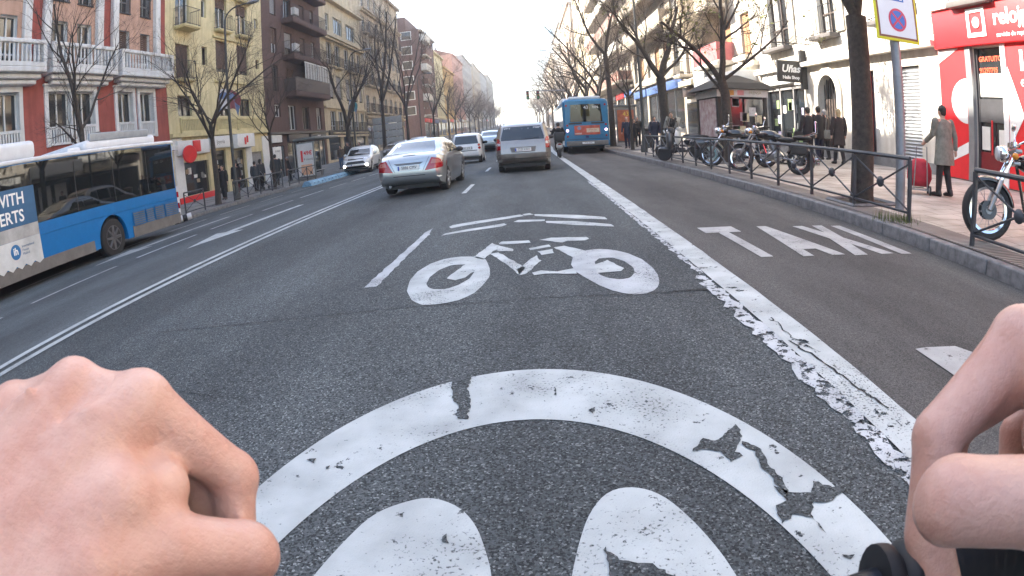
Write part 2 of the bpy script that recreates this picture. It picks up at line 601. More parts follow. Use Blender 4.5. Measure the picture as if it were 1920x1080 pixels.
def tiles(name, col, w, h, rough=0.75, gap=0.012, dark=0.5, off=0.5):
    m = bpy.data.materials.new(name)
    m.use_nodes = True
    N, Lk = m.node_tree.nodes, m.node_tree.links
    b = N['Principled BSDF']
    b.inputs['Roughness'].default_value = rough
    tc = N.new('ShaderNodeTexCoord')
    br = N.new('ShaderNodeTexBrick')
    br.inputs['Scale'].default_value = 1.0
    br.inputs['Brick Width'].default_value = w
    br.inputs['Row Height'].default_value = h
    br.inputs['Mortar Size'].default_value = gap
    br.inputs['Mortar Smooth'].default_value = 0.3
    br.offset = off
    br.inputs['Color1'].default_value = (*[v*0.88 for v in col], 1)
    br.inputs['Color2'].default_value = (*[min(1, v*1.1) for v in col], 1)
    br.inputs['Mortar'].default_value = (*[v*dark for v in col], 1)
    Lk.new(tc.outputs['Object'], br.inputs['Vector'])
    n1 = N.new('ShaderNodeTexNoise')
    n1.inputs['Scale'].default_value = 1.7
    n1.inputs['Detail'].default_value = 8
    Lk.new(tc.outputs['Object'], n1.inputs['Vector'])
    r2 = N.new('ShaderNodeValToRGB')
    r2.color_ramp.elements[0].position, r2.color_ramp.elements[0].color = 0.32, (0.6, 0.58, 0.55, 1)
    r2.color_ramp.elements[1].position, r2.color_ramp.elements[1].color = 0.65, (1, 1, 1, 1)
    Lk.new(n1.outputs['Fac'], r2.inputs['Fac'])
    mx = N.new('ShaderNodeMix')
    mx.data_type, mx.blend_type = 'RGBA', 'MULTIPLY'
    mx.inputs[0].default_value = 1.0
    Lk.new(br.outputs['Color'], mx.inputs[6])
    Lk.new(r2.outputs['Color'], mx.inputs[7])
    Lk.new(mx.outputs[2], b.inputs['Base Color'])
    bp = N.new('ShaderNodeBump')
    bp.inputs['Strength'].default_value = 0.4
    bp.inputs['Distance'].default_value = 0.01
    Lk.new(br.outputs['Fac'], bp.inputs['Height'])
    bp.invert = True
    Lk.new(bp.outputs['Normal'], b.inputs['Normal'])
    MATS[name] = m
    return m


ASPH = asphalt('worn_asphalt', (0.020, 0.023, 0.024), (0.074, 0.082, 0.085), (0.21, 0.225, 0.226), 125.0)
ASPH2 = asphalt('bus_lane_asphalt', (0.052, 0.049, 0.047), (0.088, 0.083, 0.079), (0.13, 0.125, 0.12), 150.0, spec=0.25)
ASPH3 = asphalt('left_lane_asphalt', (0.042, 0.047, 0.050), (0.086, 0.095, 0.099), (0.135, 0.146, 0.148), 130.0)
EARTH = mat('city_ground', (0.09, 0.085, 0.08), 0.9, var=0.2, scale=0.3)
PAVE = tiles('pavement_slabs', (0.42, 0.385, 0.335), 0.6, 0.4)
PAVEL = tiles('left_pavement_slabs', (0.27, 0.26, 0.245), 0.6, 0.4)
RIBBED = tiles('ribbed_paving', (0.27, 0.25, 0.23), 0.9, 0.06, gap=0.02, dark=0.25, off=0.0)
GRANITE = mat('granite_kerb', (0.15, 0.15, 0.155), 0.7, var=0.25, scale=9, bump=0.3, bscale=80)
WHITE = worn_paint('white_road_paint', (0.46, 0.487, 0.48), 0.385)
WHITE2 = worn_paint('cracked_road_paint', (0.46, 0.485, 0.475), 0.405, fine=8.0, edge=0.025)
WHITE3 = worn_paint('ragged_road_paint', (0.48, 0.50, 0.51), 0.475, fine=13.0, edge=0.03)
WHITE4 = worn_paint('faded_road_paint', (0.36, 0.36, 0.35), 0.42, fine=16.0, edge=0.14)
WHITE5 = worn_paint('faded_cycle_paint', (0.42, 0.44, 0.45), 0.40, fine=13.0, edge=0.10)
CRACKM = mat('crack_filling', (0.012, 0.012, 0.013), 0.9, var=0.0)

YR = [-40, -20, -10, -5, 0, 5, 10, 15, 20, 25, 30, 32, 34, 36, 38, 42, 50, 70, 100, 140, 200, 300, 450, 700]


def sheet(xs, ys, zf, m, name, kind='structure', parent=None, lbl=None):
    b = MB()
    v = [(x, y, zf(x, y)) for y in ys for x in xs]
    n = len(xs)
    b.add(v, [(j*n+i, j*n+i+1, (j+1)*n+i+1, (j+1)*n+i) for j in range(len(ys)-1) for i in range(n-1)], m)
    o = b.build(name, parent)
    if kind and parent is None:
        tag(o, lbl, None, None, kind)
    elif lbl:
        o['label'] = lbl
    return o


sheet([-2500, -60, -17, 0, 11, 60, 2500], [-2500, -40]+YR[1:]+[3000], lambda x, y: min(grade(y), 18)-0.9, EARTH, 'ground')
road = sheet([KERB_L, -10, -7, -4.9, -3, -1, 0, 1.6, KERB_R], YR, road_z, ASPH, 'road')
busl = sheet([1.66, 3, KERB_R-0.01], YR, lambda x, y: road_z(x, y)+0.004, ASPH2, 'bus_lane', 'x', road,
             'smoother brownish grey asphalt of the bus and taxi lane')
sheet([KERB_L+0.01, -10, -7, -5.15], YR, lambda x, y: road_z(x, y)+0.004, ASPH3, 'oncoming_lane', 'x', road,
      'plain grey asphalt beyond the double white line')
YP = [-40, -20, -5, 0, 5, 10, 20, 30, 32, 34, 36, 38, 42, 50, 70, 100, 140, 200, 300, 450, 700]
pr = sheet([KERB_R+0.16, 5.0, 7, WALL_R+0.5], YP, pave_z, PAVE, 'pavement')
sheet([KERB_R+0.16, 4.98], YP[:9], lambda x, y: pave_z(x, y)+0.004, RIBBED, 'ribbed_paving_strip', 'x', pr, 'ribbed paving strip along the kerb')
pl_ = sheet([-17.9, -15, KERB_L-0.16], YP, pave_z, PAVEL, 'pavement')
SOIL = mat('tree_pit_soil', (.055, .042, .032), .95, var=.3, scale=12, bump=.6, bscale=30)
for (tx, ty) in ((5.10, 7.68), (6.02, 16.55), (5.25, 21.4), (5.2, 28.2), (5.15, 34.3), (-12.95, 21.4), (-12.95, 27.4), (-12.95, 41.0)):
    b = MB()
    r_ = .42
    c_ = [(tx-r_, ty-r_), (tx+r_, ty-r_), (tx+r_, ty+r_), (tx-r_, ty+r_)]
    b.add([(x, y, pave_z(x, y)+.010) for x, y in c_], [(0, 1, 2, 3)], SOIL)
    for i in range(4):
        (xa, ya), (xb, yb) = c_[i], c_[(i+1) % 4]
        b.tube([(xa, ya, pave_z(xa, ya)+.015), (xb, yb, pave_z(xb, yb)+.015)], .03, GRANITE, 4)
    b.build('tree_pit', pr if tx > 0 else pl_, smooth=0)
b = MB()
rw = random.Random(14)
WEED = mat('weed_green', (.07, .10, .03), .8, var=.3, scale=20, tint=(.12, .11, .04))
for k in range(150):
    x, y = 4.62+rw.gauss(0, .10), 6.05+rw.gauss(0, .16)
    a, h_ = rw.uniform(0, 6.28), rw.uniform(.05, .17)
    z = pave_z(x, y)
    b.add([(x-.006*cos(a), y-.006*sin(a), z), (x+.006*cos(a), y+.006*sin(a), z), (x+.05*cos(a+1)*rw.random(), y+.05*sin(a+1)*rw.random(), z+h_)], [(0, 1, 2)], WEED)
tag(b.build('weeds', smooth=0), kind='stuff')
for side in (1, -1):
    b = MB()
    y = -12.0
    rnd = random.Random(5+side)
    while y < 330:
        ln = 1.0 if y < 60 else 6.0
        x0, x1 = (KERB_R, KERB_R+0.17) if side > 0 else (KERB_L-0.17, KERB_L)
        zb, zt = road_z((x0 if side > 0 else x1), y+ln/2), pave_z((x0 if side > 0 else x1), y+ln/2)
        b.rbox(x0, y+0.006, zb-0.15, x1, y+ln-0.006, zt+rnd.uniform(-0.002, 0.004), GRANITE, 0.02)
        y += ln
    tag(b.build('kerb'), kind='structure')


# --- painted markings, each a part of the road
def mark(polys, m, name, lbl, dz=0.004, tri=False):
    b = MB()
    for P in polys:
        vs, es = [Vector(p) for p in P], [(i, (i+1) % len(P)) for i in range(len(P))]
        r = delaunay_2d_cdt(vs, es, [], 1, 1e-5)
        b.add([(p.x, p.y, road_z(p.x, p.y)+dz) for p in r[0]], [tuple(f) if Vector.cross(r[0][f[1]]-r[0][f[0]], r[0][f[2]]-r[0][f[0]]) > 0 else tuple(f)[::-1] for f in r[2]], m)
    o = b.build(name, road)
    o['label'] = lbl
    return o


def strip(x0, x1, y0, y1, n=1):
    ys = [y0+(y1-y0)*i/n for i in range(n+1)]
    return [(x0, y) for y in ys]+[(x1, y) for y in ys[::-1]]


def jag(P, amp, step, seed):            # ragged outline
    r = random.Random(seed)
    out = []
    for i in range(len(P)):
        a, c = Vector(P[i]), Vector(P[(i+1) % len(P)])
        k = max(1, int((c-a).length/step))
        for j in range(k):
            p = a.lerp(c, j/k)
            out.append((p.x+r.uniform(-amp, amp), p.y+r.uniform(-amp, amp)))
    return out


def ell(x0, y0, ax, ay, a0, a1, n=60):
    return [(x0+ax*cos(a0+(a1-a0)*i/n), y0+ay*sin(a0+(a1-a0)*i/n)) for i in range(n+1)]


def smoothp(P, n=2):
    for _ in range(n):
        Q = []
        for i in range(len(P)):
            a, c = Vector(P[i]), Vector(P[(i+1) % len(P)])
            Q += [tuple(a.lerp(c, .25)), tuple(a.lerp(c, .75))]
        P = Q
    return P


def ring(out, inn, n=64):               # a band between two outlines with the same number of points, as quads
    return [[out[i], out[i+1], inn[i+1], inn[i]] for i in range(len(out)-1)]


def resample(P, n):
    P = [Vector(p) for p in P]+[Vector(P[0])]
    L = [0]
    for i in range(len(P)-1):
        L.append(L[-1]+(P[i+1]-P[i]).length)
    out = []
    for k in range(n+1):
        t = L[-1]*k/n
        i = max(j for j in range(len(L)-1) if L[j] <= t+1e-9)
        u = (t-L[i])/max(1e-9, L[i+1]-L[i])
        out.append(tuple(P[i].lerp(P[i+1], min(1, u))))
    return out


mark([strip(-5.17, -5.05, -20, 320, 60)], WHITE, 'centre_line', 'left stripe of the double white line', 0.008)
mark([strip(-4.92, -4.80, -20, 320, 60)], WHITE, 'centre_line', 'right stripe of the double white line', 0.008)
mark([jag(strip(1.46, 1.70, -6, 45), 0.006, 0.25, 3)], WHITE2, 'bus_lane_line', 'wide cracked white line beside the bus lane', 0.010)
mark([jag(strip(1.34, 1.455, 0.5, 4.6), 0.03, 0.08, 4), jag(strip(1.40, 1.455, 4.6, 14), 0.02, 0.08, 5)], WHITE3, 'bus_lane_line', 'ragged flaking edge of the wide white line', 0.008)
mark([strip(1.50, 1.68, 45, 300, 40)], WHITE, 'bus_lane_line', 'far stretch of the white bus lane line', 0.010)
for k in range(10):
    y = 13.1+k*7.6
    mark([strip(-1.57, -1.46, y, y+2.3)], WHITE, 'lane_dash', 'white dash between the two traffic lanes')
for k in range(14):
    y = -0.4+k*3.30
    x = -7.95-0.012*max(0, y)
    mark([[(x-.05, y), (x+.05, y), (x+.02, y+2.55), (x-.08, y+2.55)]], WHITE4 if k % 3 else WHITE, 'lane_dash', 'dash of the long broken line beyond the double line', 0.008)
for k in range(14):
    y = 1.0+k*3.30
    mark([strip(-10.62, -10.54, y, y+2.3)], WHITE4, 'lane_dash', 'worn dash nearest the left kerb', 0.008)
# lane arrows of the oncoming side (they point towards the camera)
for xa, ya, L_, m in ((-9.3, 9.3, 6.6, WHITE4), (-6.75, 9.6, 6.4, WHITE)):
    mark([[(xa, ya), (xa+.38, ya+1.9), (xa+.12, ya+1.9), (xa+.09, ya+L_), (xa-.09, ya+L_), (xa-.12, ya+1.9), (xa-.38, ya+1.9)]],
         m, 'lane_arrow', 'long white straight ahead arrow on the oncoming lane', 0.008)
n = 40
mark(ring(resample(MARK['wheelA'][0], n), resample(MARK['wheelA'][1], n)), WHITE, 'bicycle_marking', 'bright front wheel of the painted bicycle')
mark(ring(resample(MARK['wheelB'][0], n), resample(MARK['wheelB'][1], n)), WHITE5, 'bicycle_marking', 'greyer rear wheel of the painted bicycle')
mark([jag(p, 0.008, 0.07, i) for i, p in enumerate(MARK['bicycle'])], WHITE, 'bicycle_marking', 'flaking frame of the painted bicycle', 0.006)
mark([jag(p, 0.007, 0.09, 20+i) for i, p in enumerate(MARK['chevron'])], WHITE, 'chevron_marking', 'double chevron painted above the bicycle')
mark([jag(p, 0.012, 0.1, 50) for p in MARK['shortline']], WHITE5, 'lane_dash', 'short worn white dash left of the painted bicycle')
E1, E2 = ell(-.08, .94, 1.20, 1.93, -0.3, pi+.3, 72), ell(-.085, .60, .965, 1.70, -0.3, pi+.3, 72)
mark(ring(E1, E2), WHITE, 'speed_limit_marking', 'thick white ring of the painted 30 limit')
mark([smoothp([tuple(p) for p in MARK['three'][0]]+[(-.20, .2), (-.76, .2)])], WHITE, 'speed_limit_marking', 'top of the painted figure 3')
mark([smoothp([tuple(p) for p in MARK['zero'][0]]+[(.74, .2), (.11, .2)])], WHITE, 'speed_limit_marking', 'top of the painted figure 0')
mark([jag(p, 0.007, 0.018, 70+i) for i, p in enumerate(MARK['chips'])], ASPH, 'speed_limit_marking', 'dark chips where the ring has flaked away', 0.008)
TX = [[(2.04, 6.83), (2.50, 6.83), (2.50, 6.45), (2.335, 6.45), (2.335, 5.11), (2.20, 5.11), (2.20, 6.45), (2.04, 6.45)],
      [(2.83, 6.76), (2.96, 6.76), (3.16, 5.04), (3.00, 5.04), (2.965, 5.36), (2.805, 5.36), (2.78, 5.05), (2.65, 5.05)],
      [(3.32, 6.68), (3.47, 6.68), (3.55, 6.20), (3.62, 6.68), (3.77, 6.68), (3.63, 5.86), (3.78, 4.98), (3.61, 4.98), (3.53, 5.52), (3.42, 4.98), (3.25, 4.98), (3.42, 5.84)],
      [(3.89, 6.62), (4.03, 6.62), (4.01, 4.93), (3.86, 4.93)]]
mark(TX, WHITE4, 'taxi_lettering', 'word TAXI painted on the bus lane', 0.010)
mark(MARK['letterB'], WHITE4, 'bus_lettering', 'worn letters painted nearer on the bus lane', 0.010)


def crack(pts, w, name, lbl, dz, seed, amp=0.02, step=0.06):
    r = random.Random(seed)
    P = []
    for i in range(len(pts)-1):
        a, c = Vector(pts[i]), Vector(pts[i+1])
        k = max(1, int((c-a).length/step))
        P += [a.lerp(c, j/k)+Vector((r.uniform(-amp, amp), r.uniform(-amp, amp))) for j in range(k)]
    P.append(Vector(pts[-1]))
    b = MB()
    vs = []
    for i, p in enumerate(P):
        t = (P[min(i+1, len(P)-1)]-P[max(0, i-1)]).normalized()
        nn = Vector((-t.y, t.x))*w*r.uniform(0.25, 1.0)
        vs += [(p.x-nn.x, p.y-nn.y, road_z(p.x, p.y)+dz), (p.x+nn.x, p.y+nn.y, road_z(p.x, p.y)+dz)]
    b.add(vs, [(2*i, 2*i+2, 2*i+3, 2*i+1) for i in range(len(P)-1)], CRACKM)
    o = b.build(name, road)
    o['label'] = lbl


crack([(-3.6, 4.05), (-1.1, 4.18), (0.2, 4.22), (1.05, 4.16), (1.42, 4.2)], 0.007, 'crack', 'long crack across the lane below the painted bicycle', 0.007, 1)
crack([(1.05, 4.18), (1.30, 4.17), (1.38, 4.1)], 0.02, 'crack', 'wide dark crack beside the rear wheel of the painted bicycle', 0.0075, 2, 0.01)
crack([(1.50, 2.95), (1.56, 2.5), (1.58, 2.2), (1.62, 2.0)], 0.008, 'crack', 'crack along the wide white line', 0.014, 3, 0.014, 0.04)
crack([(1.56, 3.4), (1.53, 3.0), (1.60, 2.75)], 0.005, 'crack', 'thin crack on the wide white line', 0.014, 4, 0.014, 0.04)
crack([(-4.6, 2.6), (-2.4, 2.75), (-1.6, 2.62)], 0.004, 'crack', 'hairline crack in the middle lane', 0.007, 6)
crack([(-9, 24), (-4, 24.3), (1.4, 24.1)], 0.02, 'crack', 'transverse joint across the lanes ahead', 0.011, 7)
# ------------------------------------------------------------------ buildings
CONC = mat('concrete', (0.30, 0.29, 0.28), 0.85, var=0.15, scale=1.5, bump=0.2)
ROOFT = mat('clay_roof', (0.22, 0.10, 0.07), 0.85, var=0.2, scale=6)
IRON = mat('black_iron', (0.018, 0.018, 0.02), 0.5, var=0.1)
STEEL = mat('grey_steel', (0.30, 0.31, 0.32), 0.4, 0.6, var=0.08)
PANE = glass_mat('window_glass', (0.02, 0.023, 0.026), 0.06)
CURT = mat('net_curtain', (0.30, 0.29, 0.27), 0.8, var=0.25, scale=12)
WFRAME = mat('white_frame', (0.62, 0.61, 0.58), 0.5, var=0.06)
DFRAME = mat('brown_frame', (0.07, 0.05, 0.04), 0.55, var=0.1)
BLIND = mat('brown_blind', (0.10, 0.055, 0.035), 0.7, var=0.12, scale=10)
GBLIND = mat('grey_blind', (0.25, 0.24, 0.23), 0.7, var=0.12, scale=10)
OBLIND = mat('orange_blind', (0.32, 0.16, 0.07), 0.65, var=0.12, scale=10)
WHITEW = mat('white_render', (0.60, 0.59, 0.55), 0.8, var=0.12, scale=2.5, bump=0.15, streak=0.18)
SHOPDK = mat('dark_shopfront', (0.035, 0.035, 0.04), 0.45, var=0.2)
SHOPW = mat('white_fascia', (0.68, 0.68, 0.66), 0.5, var=0.05)
RED = mat('shop_red', (0.62, 0.015, 0.02), 0.45, var=0.06, scale=2)
LETW = mat('white_letters', (0.82, 0.82, 0.80), 0.5, var=0.0)
LETK = mat('black_letters', (0.02, 0.02, 0.02), 0.5, var=0.0)
LETR = mat('red_letters', (0.55, 0.02, 0.02), 0.5, var=0.0)


def wall_mesh(b, Wd, H, ops, m, depth=11.0, rev=0.22, mrev=None):
    """Facade in the plane y=0 (outside is -y) with real openings, plus the sides, back and roof of the block."""
    us = sorted({0.0, Wd} | {o[0] for o in ops} | {o[1] for o in ops})
    zs = sorted({-0.6, H} | {o[2] for o in ops} | {o[3] for o in ops})
    for i in range(len(us)-1):
        run = None
        for j in range(len(zs)-1):
            uc, zc = (us[i]+us[i+1])/2, (zs[j]+zs[j+1])/2
            hole = any(o[0] < uc < o[1] and o[2] < zc < o[3] for o in ops)
            if not hole and run is None:
                run = zs[j]
            if run is not None and (hole or j == len(zs)-2):
                top = zs[j] if hole else zs[j+1]
                b.quad((us[i], 0, run), (us[i+1], 0, run), (us[i+1], 0, top), (us[i], 0, top), m)
                run = None
    mr = mrev or m
    for u0, u1, z0, z1 in [o[:4] for o in ops]:
        b.quad((u0, 0, z0), (u0, 0, z1), (u0, rev, z1), (u0, rev, z0), mr)
        b.quad((u1, 0, z0), (u1, rev, z0), (u1, rev, z1), (u1, 0, z1), mr)
        b.quad((u0, 0, z1), (u1, 0, z1), (u1, rev, z1), (u0, rev, z1), mr)
        b.quad((u0, 0, z0), (u0, rev, z0), (u1, rev, z0), (u1, 0, z0), mr)
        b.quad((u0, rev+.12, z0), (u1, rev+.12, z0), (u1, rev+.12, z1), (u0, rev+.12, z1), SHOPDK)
    b.quad((0, 0, -.6), (0, 0, H), (0, depth, H), (0, depth, -.6), m)
    b.quad((Wd, 0, -.6), (Wd, depth, -.6), (Wd, depth, H), (Wd, 0, H), m)
    b.quad((0, depth, -.6), (0, depth, H), (Wd, depth, H), (Wd, depth, -.6), m)
    b.quad((0, 0, H), (Wd, 0, H), (Wd, depth, H), (0, depth, H), m)


_WIN = {}


def window(parent, u0, u1, z0, z1, rev=0.2, frame=None, kind='two', blind=0.0, bm=None, curtain=0.35):
    """A window part (glass), with its frame and, if lowered, its blind as sub-parts."""
    frame = frame or WFRAME
    w, h = round(u1-u0, 2), round(z1-z0, 2)
    key = (w, h, frame.name, kind, round(blind, 1), bm.name if bm else '', curtain > 0)
    if key not in _WIN:
        g = MB()
        g.quad((0, 0, 0), (w, 0, 0), (w, 0, h), (0, 0, h), PANE)
        if curtain > 0:
            g.quad((w*.07, -.004, h*.04), (w*.34, -.004, h*.04), (w*.30, -.004, h*.96), (w*.07, -.004, h*.96), CURT)
        f = MB()
        t = 0.055
        for a in ((0, 0, t, h), (w-t, 0, w, h), (t, 0, w-t, t), (t, h-t, w-t, h)):
            f.box(a[0], -.05, a[1], a[2], .0, a[3], frame)
        if kind in ('two', 'door'):
            f.box(w/2-.035, -.055, t, w/2+.035, 0, h-t, frame)
        if kind == 'door':
            f.box(t, -.05, h*.30, w/2-.035, 0, h*.30+.06, frame)
            f.box(w/2+.035, -.05, h*.30, w-t, 0, h*.30+.06, frame)
        if kind == 'four':
            for k in (1, 2, 3):
                f.box(w*k/4-.03, -.055, t, w*k/4+.03, 0, h-t, frame)
        mesh_g, mesh_f = [], []
        for q, nm in ((g, 'window'), (f, 'frame')):
            o = q.build(nm, smooth=0)
            mesh_g.append(o.data)
            bpy.data.objects.remove(o)
        mb = None
        if blind > 0:
            s = MB()
            nn = max(3, int(h*blind/0.09))
            for k in range(nn):
                za, zb = h-h*blind*k/nn, h-h*blind*(k+1)/nn
                s.add([(t, -.07, za-.004), (w-t, -.07, za-.004), (w-t, -.085, zb), (t, -.085, zb)], [(0, 1, 2, 3)], bm or BLIND)
            s.box(t, -.09, h-h*blind-.03, w-t, -.065, h-h*blind, bm or BLIND)
            o = s.build('blind', smooth=0)
            mb = o.data
            bpy.data.objects.remove(o)
        _WIN[key] = (mesh_g[0], mesh_g[1], mb)
    G, F, B_ = _WIN[key]
    o = link('window', G, parent, (u0, rev, z0))
    link('frame', F, o)
    if B_:
        link('blind', B_, o)
    return o


_BAL = {}


def balcony(parent, u0, u1, z, out=0.7, h=1.0, slab=None, m=None, style='bars', th=0.14):
    slab, m = slab or CONC, m or IRON
    w = round(u1-u0, 2)
    key = (w, out, h, slab.name, m.name, style, th)
    if key not in _BAL:
        s = MB()
        s.rbox(0, -out, -th, w, -.003, 0, slab, 0.015)
        s.box(.04, -out+.05, -th-.06, w-.04, -.003, -th-.002, slab)
        r = MB()
        if style == 'bars':
            for a in ((.02, -out+.04, w-.02, -out+.04), (.02, -.02, .02, -out+.04), (w-.02, -.02, w-.02, -out+.04)):
                p0, p1 = Vector((a[0], a[1], 0)), Vector((a[2], a[3], 0))
                for zz in (h, .08):
                    r.tube([p0+Vector((0, 0, zz)), p1+Vector((0, 0, zz))], .018, m, 5)
                n = max(2, int((p1-p0).length/.12))
                for k in range(n+1):
                    q = p0.lerp(p1, k/n)
                    r.tube([q, q+Vector((0, 0, h))], .009, m, 4, cap=False)
        else:           # solid panels between posts
            r.box(.02, -out+.02, .03, w-.02, -out+.06, h-.05, m)
            r.box(.02, -out+.065, .03, .06, -.02, h-.05, m)
            r.box(w-.06, -out+.065, .03, w-.02, -.02, h-.05, m)
            r.tube([(0, -out+.04, h), (w, -out+.04, h)], .025, IRON, 6)
        d = []
        for q, nm in ((s, 'balcony'), (r, 'railing')):
            o = q.build(nm, smooth=0)
            d.append(o.data)
            bpy.data.objects.remove(o)
        _BAL[key] = d
    a, r = _BAL[key]
    o = link('balcony', a, parent, (u0, 0, z))
    link('railing', r, o)
    return o


def place(side, Y0, Y1, x=None, z=None):
    """Local frame of a facade: u along it, -y towards the street, z up from the pavement."""
    X = x if x is not None else (WALL_L if side == 'L' else WALL_R)
    zz = z if z is not None else pave_z(X, (Y0+Y1)/2)
    return ((X, Y0, zz), pi/2) if side == 'L' else ((X, Y1, zz), -pi/2)


def simple_building(label, side, Y0, Y1, H, wall, floors, n, ww, x=None, frame=None, kind='two', blind=0.0, bm=None,
                    balc=None, cornice=None, base=None, shop=True, roof=None, seed=0, gz=4.0, name='apartment_building', depth=11.0,
                    trimm=None, skip=(), shopm=None):
    loc, rot = place(side, Y0, Y1, x)
    Wd = Y1-Y0
    B = thing(name, label, 'building', loc, rot)
    rnd = random.Random(seed)
    bay = Wd/n
    ops = []
    for j, (z0, z1) in enumerate(floors):
        for i in range(n):
            if (i, j) in skip:
                continue
            c = bay*(i+.5)
            ops.append((c-ww/2, c+ww/2, z0, z1))
    sh = []
    if shop:
        k = max(2, int(Wd/5))
        for i in range(k):
            a, c = Wd*i/k+.35, Wd*(i+1)/k-.35
            sh.append((a, c, 0.25, gz-1.1))
    w = MB()
    wall_mesh(w, Wd, H, ops+sh, wall, depth)
    w.build('wall', B, smooth=0)
    t = MB()
    tm = trimm or wall
    t.box(-.06, -.28, gz-.22, Wd+.06, -.003, gz, tm)
    if cornice:
        t.box(-.1, -.55, cornice-.18, Wd+.1, -.003, cornice, tm)
        t.box(-.05, -.35, cornice-.40, Wd+.05, -.003, cornice-.183, tm)
    t.box(-.1, -.45, H-.25, Wd+.1, -.003, H+.08, tm)
    t.parts('cornice', B, smooth=0)
    for o in ops:
        bl = blind
        if blind < 0:
            bl = rnd.choice((0, 0, .3, .5, .9, 1.0))
        window(B, *o, frame=frame, kind=kind, blind=bl, bm=bm, curtain=rnd.random()-.4)
    if balc:
        for (i0, i1, j, out, sty, mm) in balc:
            z0 = floors[j][0]
            balcony(B, bay*(i0+.5)-ww/2-.25, bay*(i1+.5)+ww/2+.25, z0, out, 1.0, slab=tm, m=mm, style=sty)
    rs = random.Random(seed+7)
    for (a, c, z0, z1) in sh:
        g = MB()
        g.box(a+.002, .12, z0+.002, c-.002, .16, z1-.002, PANE)
        o = g.build('shop_window', B, smooth=0)
        f = MB()
        for q in (a+.03, (a+c)/2, c-.03):
            f.box(q-.03, .07, z0+.003, q+.03, .118, z1-.003, DFRAME if rs.random() < .5 else STEEL)
        f.box(a+.003, .06, z0+.003, c-.003, .10, z0+.35, SHOPDK)
        f.build('frame', o, smooth=0)
        s = MB()
        sm = shopm or rs.choice([SHOPW, SHOPDK, mat('fascia_blue', (.05, .10, .25), .5), mat('fascia_cream', (.5, .45, .33), .5), RED])
        s.rbox(a-.1, -.16, z1+.08, c+.1, -.003, z1+.72, sm, .02)
        s.build('shop_sign', B)
    if roof:
        r = MB()
        r.prism([(-.35, H+.085), (depth+.2, H+.085), (depth*.5, H+roof)], -.05, Wd+.05, ROOFT, 'x')
        ro = r.build('roof', B, smooth=0)
        c = MB()
        for k in range(3):
            u = Wd*(.2+.3*k)
            c.box(u, depth*.4, H+roof*.4, u+.9, depth*.4+.6, H+roof+.9, ROOFT if k % 2 else CONC)
        c.parts('chimney', ro, smooth=0)
    return B


# scale from the facade measurements (taken at x = -16) to the left building line
KL = 1.08


def LY(y): return y*KL


def LZ(z): return 1.25+(z-1.25)*KL


# ---- L1: red building with white balustrades (nearest on the left)
RB = mat('brick_red_render', (0.35, 0.085, 0.064), 0.8, var=0.12, scale=1.2, bump=0.15, streak=0.2)
SALM = mat('salmon_render', (0.50, 0.31, 0.225), 0.8, var=0.08, scale=1.5, bump=0.1, streak=0.12)
STONEW = mat('white_balustrade_stone', (0.66, 0.66, 0.65), 0.75, var=0.05, scale=3, bump=0.15, streak=0.10)


